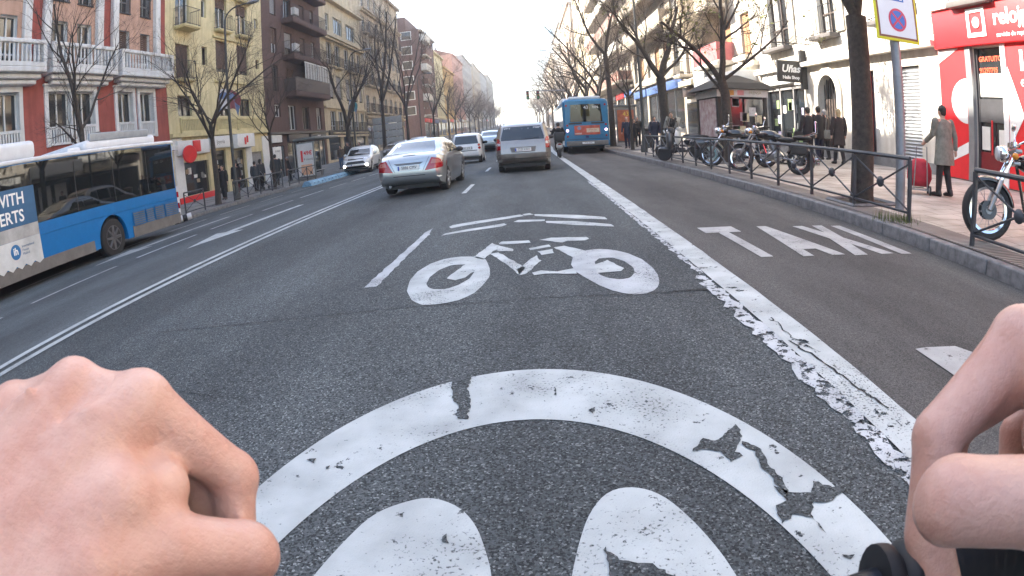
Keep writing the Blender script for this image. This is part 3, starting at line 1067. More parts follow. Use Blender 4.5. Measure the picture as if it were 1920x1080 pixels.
def red_building():
    Y0, Y1 = -8.0, LY(22.55)
    loc, rot = place('L', Y0, Y1)
    zb = loc[2]
    B = thing('apartment_building', 'brick red apartment building with white balustrade balconies behind the bus with the side advert', 'building', loc, rot)
    H, Wd = 22.0, Y1-Y0
    U = lambda y: LY(y)-Y0
    Zf = lambda z: LZ(z)-zb
    # bays repeat every (18.35-14.18) measured metres
    per = 4.19
    bays = [(14.25-per*k, 18.1-per*k) for k in range(0, 5)]+[(18.42, 22.3)]
    ops, pan = [], []
    for (a, c) in bays:
        wa = [(a+.30, a+1.45), (c-2.05, c-.95)] if a < 18 else [(18.75, 19.75), (20.35, 21.3)]
        for (p, q) in wa:
            ops.append((U(p)-.06, U(q)+.02, Zf(3.3), Zf(5.25), 'low'))
        for zz0, zz1 in ((5.98, 7.95), (8.72, 10.6), (11.4, 13.3)):
            for (p, q) in wa:
                ops.append((U(p)+.16, U(q)-.06, Zf(zz0), Zf(zz1), 'up'))
    sh = [(.5+i*4.6, 4.4+i*4.6, .3, 2.5) for i in range(int(Wd/4.6))]
    w = MB()
    wall_mesh(w, Wd, H, [o[:4] for o in ops]+sh, RB, mrev=STONEW)
    w.build('wall', B, smooth=0)
    pn = MB()
    tr = MB()
    for (a, c) in bays:
        u0, u1 = U(a), U(c)
        z0, z1 = Zf(5.98), Zf(14.2)
        hol = [o for o in ops if o[4] == 'up' and u0-.3 < o[0] < u1]
        cuts = sorted({u0+.35, u1-.85} | {x for o in hol for x in (o[0], o[1])})
        for i in range(len(cuts)-1):
            uc = (cuts[i]+cuts[i+1])/2
            zs = sorted({z0, z1} | {x for o in hol if o[0] < uc < o[1] for x in (o[2], o[3])})
            for j in range(len(zs)-1):
                zc = (zs[j]+zs[j+1])/2
                if not any(o[0] < uc < o[1] and o[2] < zc < o[3] for o in hol):
                    pn.box(cuts[i], -.03, zs[j], cuts[i+1], -.003, zs[j+1], SALM)
        for q in (u0-.08, u1-.85):                   # white pilasters either side of the bay
            tr.rbox(q, -.24, Zf(5.98), q+.42, -.003, Zf(14.3), STONEW, .03)
    pn.build('salmon_panel', B, smooth=0)
    tr.build('pilaster', B)
    for o in ops:
        low = o[4] == 'low'
        window(B, *o[:4], frame=WFRAME, kind='door' if not low else 'two', blind=(.45 if (not low and int(o[0]*7) % 3 == 0) else 0), bm=BLIND, curtain=1 if int(o[0]*5) % 2 else -1)
        if low:                                   # white surround, railing of white bars under the window
            s = MB()
            a, c, z0, z1 = o[:4]
            s.box(a-.2, -.09, z0-.03, a-.002, -.003, z1+.22, STONEW)
            s.box(c+.002, -.09, z0-.03, c+.2, -.003, z1+.22, STONEW)
            s.box(a-.002, -.09, z1+.002, c+.002, -.003, z1+.22, STONEW)
            s.box(a-.26, -.15, z1+.222, c+.26, -.003, z1+.30, STONEW)
            s.build('window_surround', B, smooth=0)
            r = MB()
            r.box(a, -.12, z0+.62, c, -.04, z0+.72, STONEW)
            r.box(a, -.12, z0, c, -.04, z0+.08, STONEW)
            n = 8
            for k in range(n+1):
                u = a+.05+(c-a-.1)*k/n
                r.box(u-.035, -.105, z0+.08, u+.035, -.05, z0+.62, STONEW)
            r.build('railing', B, smooth=0)
    for (a, c) in bays:
        u0, u1 = U(a-.02), U(c+.02)
        out = 0.72
        zs, zt = Zf(5.98), Zf(6.92)
        bl = MB()
        bl.rbox(u0, -out, zs-.20, u1, -.003, zs, STONEW, .03)
        bl.rbox(u0+.12, -out+.2, zs-.40, u1-.12, -.003, zs-.203, STONEW, .06)
        bl.rbox(u0+.3, -out+.34, zs-.58, u1-.3, -.003, zs-.403, STONEW, .06)
        bo = bl.build('balcony', B)
        r = MB()
        h = zt-zs
        r.rbox(u0, -out-.02, zs+h-.16, u1, -out+.16, zs+h, STONEW, .03)
        r.box(u0+.02, -out, zs+.003, u1-.02, -out+.14, zs+.17, STONEW)
        for q in (u0, u1-.2, ):
            r.box(q, -out-.01, zs+.171, q+.2, -out+.15, zs+h-.161, STONEW)
            r.box(q, -out+.163, zs+.003, q+.16, -.02, zs+h-.02, STONEW)
        n = 16
        for k in range(n):
            u = u0+.42+(u1-u0-.84)*k/(n-1)
            r.lathe([(.035, zs+.17), (.055, zs+.28), (.062, zs+.36), (.04, zs+.52), (.035, zs+h-.24), (.055, zs+h-.16)], STONEW, (u, -out+.07, 0), n=8)
        r.build('balustrade', bo)
        ua, uc = U(a), U(c)
        for zz in (8.72, 11.4):
            for (p, q) in ([o[:2] for o in ops if o[4] == 'up' and ua-.3 < o[0] < uc and abs(o[2]-Zf(zz)) < .01]):
                balc = MB()
                balc.box(p-.05, -.1, Zf(zz)-.02, q+.05, -.04, Zf(zz)+.03, IRON)
                balc.box(p-.05, -.1, Zf(zz)+.95, q+.05, -.04, Zf(zz)+1.0, IRON)
                for k in range(10):
                    u = p+(q-p)*k/9
                    balc.box(u-.012, -.085, Zf(zz)+.03, u+.012, -.055, Zf(zz)+.95, IRON)
                balc.build('railing', B, smooth=0)
    tr = MB()
    tr.box(-.05, -.5, 2.75, Wd, -.003, 2.95, STONEW)
    tr.box(-.1, -.7, H-.5, Wd+.05, -.003, H+.1, STONEW)
    tr.parts('cornice', B, smooth=0)
    for (a, c, z0, z1) in sh:
        g = MB()
        g.box(a+.002, .12, z0+.002, c-.002, .16, z1-.002, PANE)
        g.build('shop_window', B, smooth=0)


red_building()

# ---- L2: yellow building with a row of shops
YEL = mat('pale_yellow_render', (0.66, 0.57, 0.33), 0.8, var=0.08, scale=1.4, bump=0.15, streak=0.16)
YEL2 = mat('yellow_balcony', (0.60, 0.51, 0.27), 0.8, var=0.1, scale=2)


def yellow_building():
    Y0, Y1 = LY(22.57), LY(33.55)
    loc, rot = place('L', Y0, Y1)
    zb = loc[2]
    B = thing('apartment_building', 'pale yellow apartment building with brown blinds above a row of shops', 'building', loc, rot)
    U = lambda y: LY(y)-Y0
    Zf = lambda z: LZ(z)-zb
    H, Wd = 21.6, Y1-Y0
    cols = [(23.45, 24.75), (27.5, 28.85), (30.0, 31.5)]
    rows = [(4.17, 5.19), (6.0, 7.8), (8.65, 10.5), (11.3, 13.2), (14, 15.8)]
    ops = []
    for j, (z0, z1) in enumerate(rows):
        for i, (a, c) in enumerate(cols):
            dz = .65 if (j in (1, 2) and i > 0) else 0
            ops.append((U(a), U(c), Zf(z0+(dz if j == 1 else dz*.6)), Zf(z1+(dz if j == 1 else .55*(i > 0)*(j == 2))), i, j))
    for j in range(1, 5):                      # narrow windows between
        ops.append((U(26.0), U(26.55), Zf(rows[j][0]+.9), Zf(rows[j][1]+.1), 9, j))
        ops.append((U(32.5), U(33.0), Zf(rows[j][0]+1.2), Zf(rows[j][1]), 9, j))
    sh = [(U(23.55), U(25.95), Zf(.28), Zf(1.9)), (U(26.3), U(27.9), Zf(-.05), Zf(2.3)), (U(28.7), U(30.15), Zf(-.05), Zf(2.2)), (U(31.05), U(32.55), Zf(.0), Zf(2.0))]
    w = MB()
    wall_mesh(w, Wd, H, [o[:4] for o in ops]+sh, YEL)
    w.build('wall', B, smooth=0)
    t = MB()
    t.box(0, -.22, Zf(3.12), Wd, -.003, Zf(3.32), YEL2)
    t.box(0, -.6, H-.4, Wd, -.003, H, YEL2)
    for zz in (5.75, 8.25, 10.9):
        t.box(U(27.2), -.12, Zf(zz+.3), U(31.8), -.003, Zf(zz+.42), YEL2)
    t.parts('cornice', B, smooth=0)
    for o in ops:
        i, j = o[4], o[5]
        bl, c = 0, -1
        if j == 1 and i < 9:
            bl = 1.0 if i == 0 else .85
        elif j == 2 and i > 0 and i < 9:
            bl = .3
        elif j >= 3:
            bl = .5
        window(B, *o[:4], frame=DFRAME if j < 2 else WFRAME, kind='two' if i < 9 else 'one', blind=bl, bm=BLIND, curtain=c)
        if j in (2, 3, 4) and i < 9:
            balcony(B, o[0]-.15, o[1]+.15, o[2], .42 if i else .75, 1.0, slab=YEL2, th=.10)
        if j == 1 and i == 0:
            balcony(B, o[0]-.15, o[1]+.15, o[2], .35, 1.0, slab=YEL2, th=.08)
    for (a, c) in ((23.5, 26.2), (27.1, 29.2), (29.5, 31.3), (31.6, 33.2)):
        r = MB()
        r.box(U(a), -.14, Zf(3.33), U(c), -.06, Zf(3.43), YEL2)
        r.box(U(a), -.14, Zf(3.98), U(c), -.04, Zf(4.08), YEL2)
        n = int((U(c)-U(a))/.17)
        for k in range(n+1):
            u = U(a)+.03+(U(c)-U(a)-.06)*k/n
            r.box(u-.035, -.125, Zf(3.43), u+.035, -.07, Zf(3.98), YEL2)
        r.build('balustrade', B, smooth=0)
    # shops
    wh = MB()
    wh.box(U(22.7), -.06, -.3, U(23.5), -.003, Zf(3.1), SHOPW)
    wh.box(U(30.3), -.05, -.3, U(31.0), -.003, Zf(2.9), SHOPW)
    wh.box(U(32.6), -.05, -.3, U(33.5), -.003, Zf(2.9), SHOPW)
    wh.parts('white_shop_wall', B, smooth=0)
    for (a, c, z0, z1) in sh[:3]:
        g = MB()
        g.box(a+.002, .14, z0+.002, c-.002, .18, z1-.002, PANE)
        so = g.build('shop_window', B, smooth=0)
        f = MB()
        rs = random.Random(int(a*10))
        for k in range(7):                      # goods on display, just behind the glass line
            u = a+.12+(c-a-.5)*rs.random()
            zz = z0+.15+(z1-z0-.7)*rs.random()
            f.box(u, .10, zz, u+rs.uniform(.15, .4), .135, zz+rs.uniform(.15, .4), rs.choice([CURT, WFRAME, GBLIND, mat('goods_tan', (.3, .22, .14), .7), mat('goods_yellow', (.55, .42, .06), .6)]))
        f.parts('displayed_goods', so, smooth=0)
    d = MB()
    a, c, z0, z1 = sh[3]
    d.rbox(a+.003, .10, z0, c-.003, .16, z1-.003, GBLIND, .01)
    for k in range(3):
        d.rbox(a+.15, .06, z0+.2+k*.62, c-.15, .098, z0+.70+k*.62, GBLIND, .02)
    d.build('door', B)
    rb = MB()
    rb.rbox(U(22.75), -.14, -.3, U(26.1), -.003, Zf(.27), RED, .02)
    rb.build('red_stall_riser', B)
    g = MB()
    g.rbox(U(22.9), -.2, Zf(2.25), U(25.9), -.062, Zf(2.95), SHOPW, .02)
    s1 = g.build('shop_sign', B)
    e = MB()
    e.rbox(U(24.25), -.26, Zf(2.35), U(24.95), -.205, Zf(2.92), RED, .02)
    e.build('red_emblem', s1)
    g = MB()
    g.rbox(U(26.05), -.22, Zf(2.42), U(28.35), -.003, Zf(3.05), SHOPW, .02)
    s2 = g.build('shop_sign', B)
    text('Joyería', .34, s2, (U(27.1), -.225, Zf(2.74)), (UP, 0, 0), GBLIND)
    g = MB()
    g.rbox(U(28.55), -.5, Zf(2.3), U(30.75), -.003, Zf(3.08), SHOPW, .02)
    s3 = g.build('shop_sign', B)
    e = MB()
    for k in (0, 1):
        e.box(U(29.4)+.3*k, -.53, Zf(2.45)+.12*k, U(29.4)+.2+.3*k, -.505, Zf(2.95)-.10*(1-k), RED)
    e.build('red_emblem', s3, smooth=0)
    sgn = MB()
    sgn.lathe([(0.02, -.07), (.42, -.07), (.46, -.03), (.46, .03), (.42, .07), (.02, .07)], RED, (0, 0, 0), 'x', 28)
    so = sgn.build('round_sign', B, (U(23.32), -.62, Zf(2.25)), rot=(0, 0, pi/2.6))
    ar = MB()
    ar.tube([(0, .07, .1), (0, .62, .1)], .03, IRON, 6)
    text('T', .55, so, (.075, 0, 0), (UP, 0, pi/2), LETR)


yellow_building()

# ---- L3: dark brown brick building with stacked balconies
BRN = mat('dark_brown_brick', (0.105, 0.060, 0.050), 0.85, var=0.12, scale=5, bump=0.25, bscale=30, streak=0.12)


def brown_building():
    Y0, Y1 = LY(33.57), LY(44.75)
    loc, rot = place('L', Y0, Y1)
    zb = loc[2]
    B = thing('apartment_building', 'dark brown brick apartment building with stacked balconies beside the bus shelter', 'building', loc, rot)
    U = lambda y: LY(y)-Y0
    Zf = lambda z: LZ(z)-zb
    H, Wd = 23.5, Y1-Y0
    ops = []
    fl = [(3.25, 5.0), (5.9, 7.7), (8.55, 10.35), (11.25, 13.0), (13.9, 15.7)]
    for j, (z0, z1) in enumerate(fl):
        ops.append((U(34.95), U(35.95), Zf(z0+(.9 if j == 0 else 0)), Zf(z1), j))
        for (a, c) in (((37.3, 38.6), (39.9, 41.35), (42.85, 43.95)) if j == 0 else ((37.3, 38.7), (40.2, 41.3), (42.6, 43.4))):
            ops.append((U(a), U(c), Zf(z0), Zf(z1), j))
    sh = [(U(34.0), U(36.0), Zf(-.1), Zf(2.2)), (U(36.6), U(40.4), Zf(-.1), Zf(2.35)), (U(40.9), U(44.3), Zf(-.1), Zf(2.35))]
    w = MB()
    wall_mesh(w, Wd, H, [o[:4] for o in ops]+sh, BRN)
    w.build('wall', B, smooth=0)
    r = random.Random(4)
    for o in ops:
        window(B, *o[:4], frame=WFRAME if r.random() < .4 else DFRAME, blind=r.choice((0, .35, .6, .9)), bm=BLIND if r.random() < .5 else GBLIND, curtain=r.random()-.5)
    for j in (1, 2, 3, 4):
        z = Zf(fl[j][0])
        balcony(B, U(36.8), U(44.0), z, 1.0, 1.05, slab=BRN, m=mat('balcony_brown', (.05, .035, .032), .6), style='bars' if j > 1 else 'solid', th=.35)
    gl = MB()                                    # glazed-in balcony on the second floor
    z = Zf(fl[1][0])
    for (a, c) in ((38.9, 41.2), (41.5, 43.9)):
        gl.box(U(a), -.93, z+1.06, U(c), -.90, z+2.35, CURT)
        for k in range(5):
            u = U(a)+(U(c)-U(a))*k/4
            gl.box(u-.03, -.955, z+1.06, u+.03, -.932, z+2.35, WFRAME)
        gl.box(U(a)-.03, -.955, z+2.351, U(c)+.03, -.88, z+2.43, WFRAME)
    gl.build('glazed_balcony', B, smooth=0)
    ac = MB()
    for (u, j) in ((37.3, 3), (37.2, 2)):
        ac.rbox(U(u), -.95, Zf(fl[j][0])+.25, U(u)+.85, -.62, Zf(fl[j][0])+.85, SHOPW, .03)
    ac.parts('air_conditioner', B)
    t = MB()
    t.box(-.02, -.3, Zf(2.95), Wd, -.003, Zf(3.1), SHOPDK)
    t.box(-.02, -.35, H-.3, Wd, -.003, H+.1, BRN)
    t.parts('cornice', B, smooth=0)
    for (a, c, z0, z1) in sh:
        g = MB()
        g.box(a+.002, .14, z0+.002, c-.002, .18, z1-.002, PANE)
        so = g.build('shop_window', B, smooth=0)
        f = MB()
        for k in range(4):
            u = a+.04+(c-a-.08)*k/3
            f.box(u-.04, .06, z0, u+.04, .138, z1-.003, STEEL)
        f.build('frame', so, smooth=0)
    for (a, c, s, m, lm) in ((33.9, 35.4, 'MODA', SHOPW, LETK), (36.6, 40.4, 'PRECIOS', SHOPDK, LETW), (40.9, 44.2, 'VIPS', SHOPDK, LETW)):
        g = MB()
        g.rbox(U(a), -.2, Zf(2.42), U(c), -.003, Zf(2.92), m, .02)
        so = g.build('shop_sign', B)
        if s == 'VIPS':
            text('VINS', .36, so, (U(42.6), -.205, Zf(2.67)), (UP, 0, 0), lm)
    nb = MB()
    nb.rbox(U(34.1), -.06, Zf(1.3), U(35.4), -.003, Zf(2.15), SHOPW, .01)
    n_ = nb.build('notice_board', B)
    text('SE VENDE', .2, n_, (U(34.75), -.066, Zf(1.85)), (UP, 0, 0), GBLIND)


brown_building()

# ---- L4: cream building with a strong cornice
CRM = mat('cream_render', (0.56, 0.48, 0.33), 0.8, var=0.10, scale=1.5, bump=0.12, streak=0.2)


def cream_building():
    Y0, Y1 = LY(44.78), LY(57.0)
    loc, rot = place('L', Y0, Y1)
    zb = loc[2]
    B = thing('apartment_building', 'cream building with attic storey and heavy cornice, next beyond the brown brick block', 'building', loc, rot)
    U = lambda y: LY(y)-Y0
    Zf = lambda z: LZ(z)-zb
    H, Wd = Zf(14.9), Y1-Y0
    cols = [(46.25, 47.75), (48.45, 49.95), (51.2, 52.6), (53.4, 54.8), (55.4, 56.6)]
    ops = []
    for j, (z0, z1) in enumerate([(2.95, 4.85), (5.9, 8.02), (8.8, 10.95)]):
        for (a, c) in cols:
            ops.append((U(a), U(c), Zf(z0), Zf(z1), j))
    for (a, c) in ((46.35, 47.3), (48.4, 51.0), (52.2, 55.2)):
        ops.append((U(a), U(c), Zf(12.0), Zf(13.55), 3))
    sh = [(U(45.4)+i*4.3, U(45.4)+3.6+i*4.3, .1, 2.3) for i in range(3)]
    w = MB()
    wall_mesh(w, Wd, H, [o[:4] for o in ops]+sh, CRM)
    w.build('wall', B, smooth=0)
    r = random.Random(9)
    for o in ops:
        window(B, *o[:4], frame=DFRAME if o[4] == 1 else WFRAME, kind='four' if o[1]-o[0] > 2 else 'door', blind=(.9 if o[4] == 1 and r.random() < .7 else 0), bm=GBLIND, curtain=r.random()-.5)
        if o[4] in (0, 2):
            balcony(B, o[0]-.12, o[1]+.12, o[2], .4, 1.0, slab=CRM, th=.1)
    t = MB()
    for (z, d) in ((11.45, .55), (11.25, .4), (14.9, .5), (2.7, .3), (5.2, .18)):
        t.box(-.02, -d, Zf(z)-.19, Wd+.02, -.003, Zf(z), CRM)
    t.parts('cornice', B, smooth=0)
    p = MB()
    p.prism([(U(46), Zf(14.92)), (U(54), Zf(14.92)), (U(53), Zf(16.4)), (U(51), Zf(16.4)), (U(50.3), Zf(17.4)), (U(48.8), Zf(17.4)), (U(48.2), Zf(16.4)), (U(47), Zf(16.2))], .0, 1.2, CRM)
    p.build('gable', B, smooth=0)
    for (a, c, z0, z1) in sh:
        g = MB()
        g.box(a+.002, .14, z0+.002, c-.002, .18, z1-.002, PANE)
        g.build('shop_window', B, smooth=0)
        s = MB()
        s.rbox(a-.1, -.2, z1+.06, c+.1, -.003, z1+.5, SHOPDK, .02)
        s.build('shop_sign', B)


cream_building()

TAN = mat('ornate_tan_stone', (0.46, 0.39, 0.29), 0.8, var=0.15, scale=1.5, bump=0.2, streak=0.25)
BRK = mat('red_brick', (0.15, 0.085, 0.072), 0.85, var=0.15, scale=4, bump=0.2, streak=0.12)
OCH = mat('ochre_render', (0.56, 0.38, 0.13), 0.8, var=0.1, scale=1.5, streak=0.15)
PNK = mat('pink_render', (0.50, 0.28, 0.22), 0.8, var=0.1, scale=1.5, streak=0.15)
GRY = mat('grey_stone', (0.42, 0.40, 0.37), 0.8, var=0.14, scale=1.5, streak=0.2)
LYE = mat('lemon_render', (0.60, 0.55, 0.34), 0.8, var=0.1, scale=1.5, streak=0.15)
DBR = mat('deep_brown_render', (0.16, 0.09, 0.07), 0.85, var=0.1, scale=3)


def fl(z0, h, n, w=1.8):
    return [(z0+i*h, z0+i*h+w) for i in range(n)]


simple_building('ornate tan stone building with small iron balconies behind the tall bare trees', 'L', 61.8, 82, 20.5, TAN, fl(4.4, 3.15, 5, 2.0), 7, 1.25,
                kind='door', balc=[(i, i, j, .6, 'bars', IRON) for i in range(7) for j in (0, 1, 3)], cornice=16.7, seed=11, trimm=TAN)
B5 = simple_building('brown brick corner block with white balcony fronts and set-back roof storey', 'L', 93, 108, 18.8, BRK, fl(4.2, 2.55, 6, 1.4), 5, 1.7,
                     x=-16.2, balc=[(0, 1, j, 1.0, 'solid', WHITEW if j % 2 else DBR) for j in range(6)], seed=12, blind=-1, bm=GBLIND, trimm=WHITEW)
m_ = MB()
m_.box(2, 2.5, 18.95, 13, 9, 21.6, BRK)
m_.build('roof_storey', B5, smooth=0)
# its end wall, which faces along the street, has windows too
e_ = MB()
for j in range(6):
    for k in range(3):
        z = 4.3+2.55*j
        e_.box(-.05, 1.2+3.2*k, z, -.003, 3.0+3.2*k, z+1.5, WFRAME)
        e_.box(-.07, 1.35+3.2*k, z+.12, -.052, 2.85+3.2*k, z+1.38, PANE)
e_.parts('end_window', B5, smooth=0)
simple_building('lemon yellow building just beyond the brick corner block', 'L', 113, 127, 17.5, LYE, fl(4.4, 3.1, 4, 1.9), 5, 1.2, seed=13, roof=2.2)
simple_building('ochre orange building with tall narrow windows beyond the lemon yellow one', 'L', 127.1, 146, 15.5, OCH, fl(4.4, 2.9, 4, 1.9), 7, 1.2, seed=14, blind=-1)
simple_building('pinkish red building with dark recessed bays beyond the ochre orange one', 'L', 146.1, 170, 20.5, PNK, fl(4.4, 3.1, 5, 1.9), 7, 1.3, seed=15, roof=2.0)
simple_building('grey stone block, first of the hazy ones beyond the pink building', 'L', 170.1, 200, 23, GRY, fl(4.4, 3.2, 6, 1.9), 8, 1.4, seed=16)
simple_building('brownish block second beyond the pink building', 'L', 206, 240, 24, TAN, fl(4.4, 3.2, 6, 1.9), 8, 1.5, seed=17)
simple_building('pale block third beyond the pink building', 'L', 240.1, 280, 24, GRY, fl(4.4, 3.2, 6, 1.9), 8, 1.6, seed=18)
simple_building('last hazy block at the far end of the row with the yellow building', 'L', 286, 340, 26, TAN, fl(4.4, 3.2, 6, 1.9), 9, 1.8, seed=19)
# ------------------------------------------------------------------ right side of the street
SNST = mat('pale_limestone', (0.64, 0.60, 0.53), 0.75, var=0.10, scale=1.2, bump=0.2, bscale=20, streak=0.15)
RSHUT = mat('roller_shutter', (0.34, 0.35, 0.36), 0.45, 0.3, var=0.08)
ORANGE = mat('shop_orange_red', (0.70, 0.09, 0.03), 0.45, var=0.06)


def stone_building():
    """White stone building: red phone shop, shutter, door, arched doorway, nail shop; windows with sills above."""
    Y0, Y1 = -6.0, 24.45
    loc, rot = place('R', Y0, Y1)
    zb = loc[2]
    B = thing('apartment_building', 'pale stone building holding the red shop, the arched doorway and the nail salon', 'building', loc, rot)
    U = lambda y: Y1-y
    Z = lambda z: z-zb
    H, Wd = 19.0, Y1-Y0
    ops = []
    cols = [(21.0, 22.95), (17.2, 18.5), (13.2, 14.6), (9.4, 10.7), (5.4, 6.8), (1.5, 2.9), (-2.5, -1.1)]
    for j, (z0, z1) in enumerate([(4.62, 7.3), (8.6, 11.2), (12.4, 15.0)]):
        for (a, c) in cols:
            ops.append((U(c), U(a), Z(z0), Z(z1), j))
    low = {'nail': (U(23.9), U(20.1), .3, Z(3.0)), 'arch': (U(18.85), U(17.5), .02, Z(3.2)), 'door': (U(15.72), U(15.15), .02, Z(3.19)),
           'shut': (U(13.8), U(12.75), .02, Z(3.2)), 'rdoor': (U(10.4), U(9.3), .02, Z(3.5))}
    w = MB()
    wall_mesh(w, Wd, H, [o[:4] for o in ops]+list(low.values()), SNST, rev=.28)
    w.build('wall', B, smooth=0)
    j_ = MB()                                     # drafted joints of the stone courses, as shallow raised blocks
    rr = random.Random(2)
    z = 3.72
    while z < H-.5:
        u = rr.uniform(.2, 1.0)
        while u < U(-5):
            L_ = rr.uniform(.75, 1.25)
            if not any(o[0]-.05 < u+L_ and u < o[1]+.05 and o[2]-.05 < z+.44 and z < o[3]+.05 for o in ops):
                j_.box(u+.012, -.022, z+.012, u+L_-.012, -.003, z+.44, SNST)
            u += L_
        z += .455
    j_.build('stone_course', B, smooth=0)
    for o in ops:
        window(B, *o[:4], frame=DFRAME, kind='door', blind=.0, curtain=1, rev=.24)
        s = MB()
        s.rbox(o[0]-.15, -.42, o[2]-.16, o[1]+.15, -.003, o[2]-.01, mat('dark_sill', (.10, .09, .085), .7), .015)
        s.build('sill', B)
        r = MB()
        a, c, z0 = o[0]-.1, o[1]+.1, o[2]
        for q0, q1 in (((a, -.36), (c, -.36)), ((a, -.03), (a, -.36)), ((c, -.03), (c, -.36))):
            for zz in (z0+.06, z0+1.0):
                r.tube([(*q0, zz), (*q1, zz)], .014, IRON, 5)
            n = max(2, int(hypot(q1[0]-q0[0], q1[1]-q0[1])/.13))
            for k in range(n+1):
                x, y = q0[0]+(q1[0]-q0[0])*k/n, q0[1]+(q1[1]-q0[1])*k/n
                r.tube([(x, y, z0), (x, y, z0+1.0)], .008, IRON, 4, cap=False)
        r.build('railing', B, smooth=0)
    lv = MB()                                     # louvred shutters folded back beside the tall windows
    for o in ops:
        lv.box(o[1]+.03, -.07, o[2]+.02, o[1]+.62, -.025, o[3]-.02, mat('grey_louvre', (.27, .25, .21), .7))
    lv.parts('louvred_shutter', B, smooth=0)
    pl = MB()
    pl.box(0, -.06, -.3, Wd, -.003, .28, mat('grey_plinth', (.20, .20, .20), .8, var=.15))
    pl.build('plinth', B, smooth=0)
    st = MB()
    st.box(0, -.3, Z(3.62), U(11.8), -.024, Z(3.78), SNST)
    st.box(0, -.4, H-.4, Wd, -.024, H, SNST)
    st.parts('cornice', B, smooth=0)
    # nail salon
    a, c, z0, z1 = low['nail']
    g = MB()
    g.box(a+.003, .16, z0, c-.003, .2, z1-.003, PANE)
    so = g.build('shop_window', B, smooth=0)
    f = MB()
    for q in (a+.05, a+1.4, a+2.7, c-.05):
        f.box(q-.05, .05, z0, q+.05, .158, z1-.003, GBLIND)
    f.box(a, .05, z1-.14, c, .14, z1-.004, GBLIND)
    f.build('frame', so, smooth=0)
    d = MB()
    rs = random.Random(3)
    pal = [mat('poster_lilac', (.55, .5, .7), .6, var=0), mat('poster_cream', (.7, .65, .5), .6, var=0), mat('poster_green', (.25, .35, .15), .6, var=.3, scale=9), WFRAME]
    for k in range(16):
        u, z = a+.15+(c-a-.7)*rs.random(), z0+.05+(z1-z0-.9)*rs.random()
        d.box(u, .135, z, u+rs.uniform(.12, .45), .155, z+rs.uniform(.12, .5), rs.choice(pal))
    d.parts('displayed_goods', so, smooth=0)
    s = MB()
    s.rbox(a+.05, -.14, Z(3.08), c-.9, -.003, Z(3.62), SHOPW, .015)
    sg = s.build('shop_sign', B)
    text('UÑAS', .42, sg, ((a+c)/2-.5, -.145, Z(3.35)), (UP, 0, 0), LETK)
    # hanging blade sign
    bs = MB()
    bs.rbox(-.05, -1.15, 0, .05, 0.0, .82, LETK, .015)
    bo = bs.build('hanging_sign', B, (U(19.85), -.12, Z(3.02)))
    for sx, rz in ((-.056, -pi/2), (.056, pi/2)):
        text('Uñas', .40, bo, (sx, -.58, .50), (UP, 0, rz), LETW, shear=.25, bold=.012)
        text('Nails Shop', .17, bo, (sx, -.58, .17), (UP, 0, rz), LETW, bold=.006)
    pp = MB()
    pp.box(-.09, -.12, -.25, .09, .12, 1.25, IRON)
    pp.build('bracket', bo, smooth=0)
    # arched doorway: pointed spandrels turn the opening into an arch
    a, c, z0, z1 = low['arch']
    ar = MB()
    n = 10
    R_ = (c-a)/2
    for sgn in (-1, 1):
        P = [((a+c)/2+sgn*R_, z1)]
        for k in range(n+1):
            an = pi/2*k/n
            P.append(((a+c)/2+sgn*R_*cos(an), z1-R_+R_*sin(an)))
        ar.prism(P if sgn < 0 else P[::-1], -.002, .26, SNST)
    ar.build('arch', B, smooth=0)
    fr = MB()
    for k in range(12):
        a0, a1 = pi*k/12, pi*(k+1)/12
        m0, m1 = R_+.02, R_+.3
        fr.prism([((a+c)/2+m0*cos(a0), z1-R_+m0*sin(a0)), ((a+c)/2+m1*cos(a0), z1-R_+m1*sin(a0)), ((a+c)/2+m1*cos(a1), z1-R_+m1*sin(a1)), ((a+c)/2+m0*cos(a1), z1-R_+m0*sin(a1))], -.09, -.003, SNST)
    fr.box(a-.3, -.09, .0, a-.02, -.003, z1-R_, SNST)
    fr.box(c+.02, -.09, .0, c+.3, -.003, z1-R_, SNST)
    fr.build('door_surround', B, smooth=0)
    dr = MB()
    dr.box(a+.003, .2, 0, c-.003, .26, 2.1, DFRAME)
    for k in range(7):
        u = a+.1+(c-a-.2)*k/6
        dr.tube([(u, .17, 0.3), (u, .17, z1-.1)], .018, IRON, 5)
    dr.build('door', B, smooth=0)
    # dark doorway with a red strip
    a, c, z0, z1 = low['door']
    dr = MB()
    dr.box(a+.003, .2, 0, c-.003, .26, z1-.003, mat('dark_door', (.03, .035, .05), .5))
    dr.box(a+.01, -.02, .02, a+.14, .19, z1-.02, RED)
    dr.build('door', B, smooth=0)
    # roller shutter
    a, c, z0, z1 = low['shut']
    rs_ = MB()
    n = 30
    for k in range(n):
        za, zb_ = z0+(z1-z0-.01)*k/n, z0+(z1-z0-.01)*(k+1)/n
        rs_.add([(a+.003, .12, za), (c-.003, .12, za), (c-.003, .085, (za+zb_)/2), (a+.003, .085, (za+zb_)/2), (c-.003, .12, zb_), (a+.003, .12, zb_)], [(0, 1, 2, 3), (3, 2, 4, 5)], RSHUT)
    rs_.build('roller_shutter', B, smooth=0)
    # red shop: fascia, panels, emblem, lettering
    P = MB()
    u0, u1 = U(11.72), U(3.0)
    a, c, z0, z1 = low['rdoor']
    P.rbox(u0, -.22, Z(3.52), u1, -.003, Z(4.50), RED, .02)
    P.rbox(u0, -.30, Z(4.505), u1, -.003, Z(4.72), SHOPW, .02)
    fs = P.build('shop_sign', B)
    q = MB()
    q.box(u0, -.10, .03, a-.22, -.003, Z(3.515), RED)
    q.box(c+.18, -.10, .03, u1, -.003, Z(3.515), RED)
    q.box(a-.21, -.12, .02, a-.003, -.003, Z(3.515), STEEL)
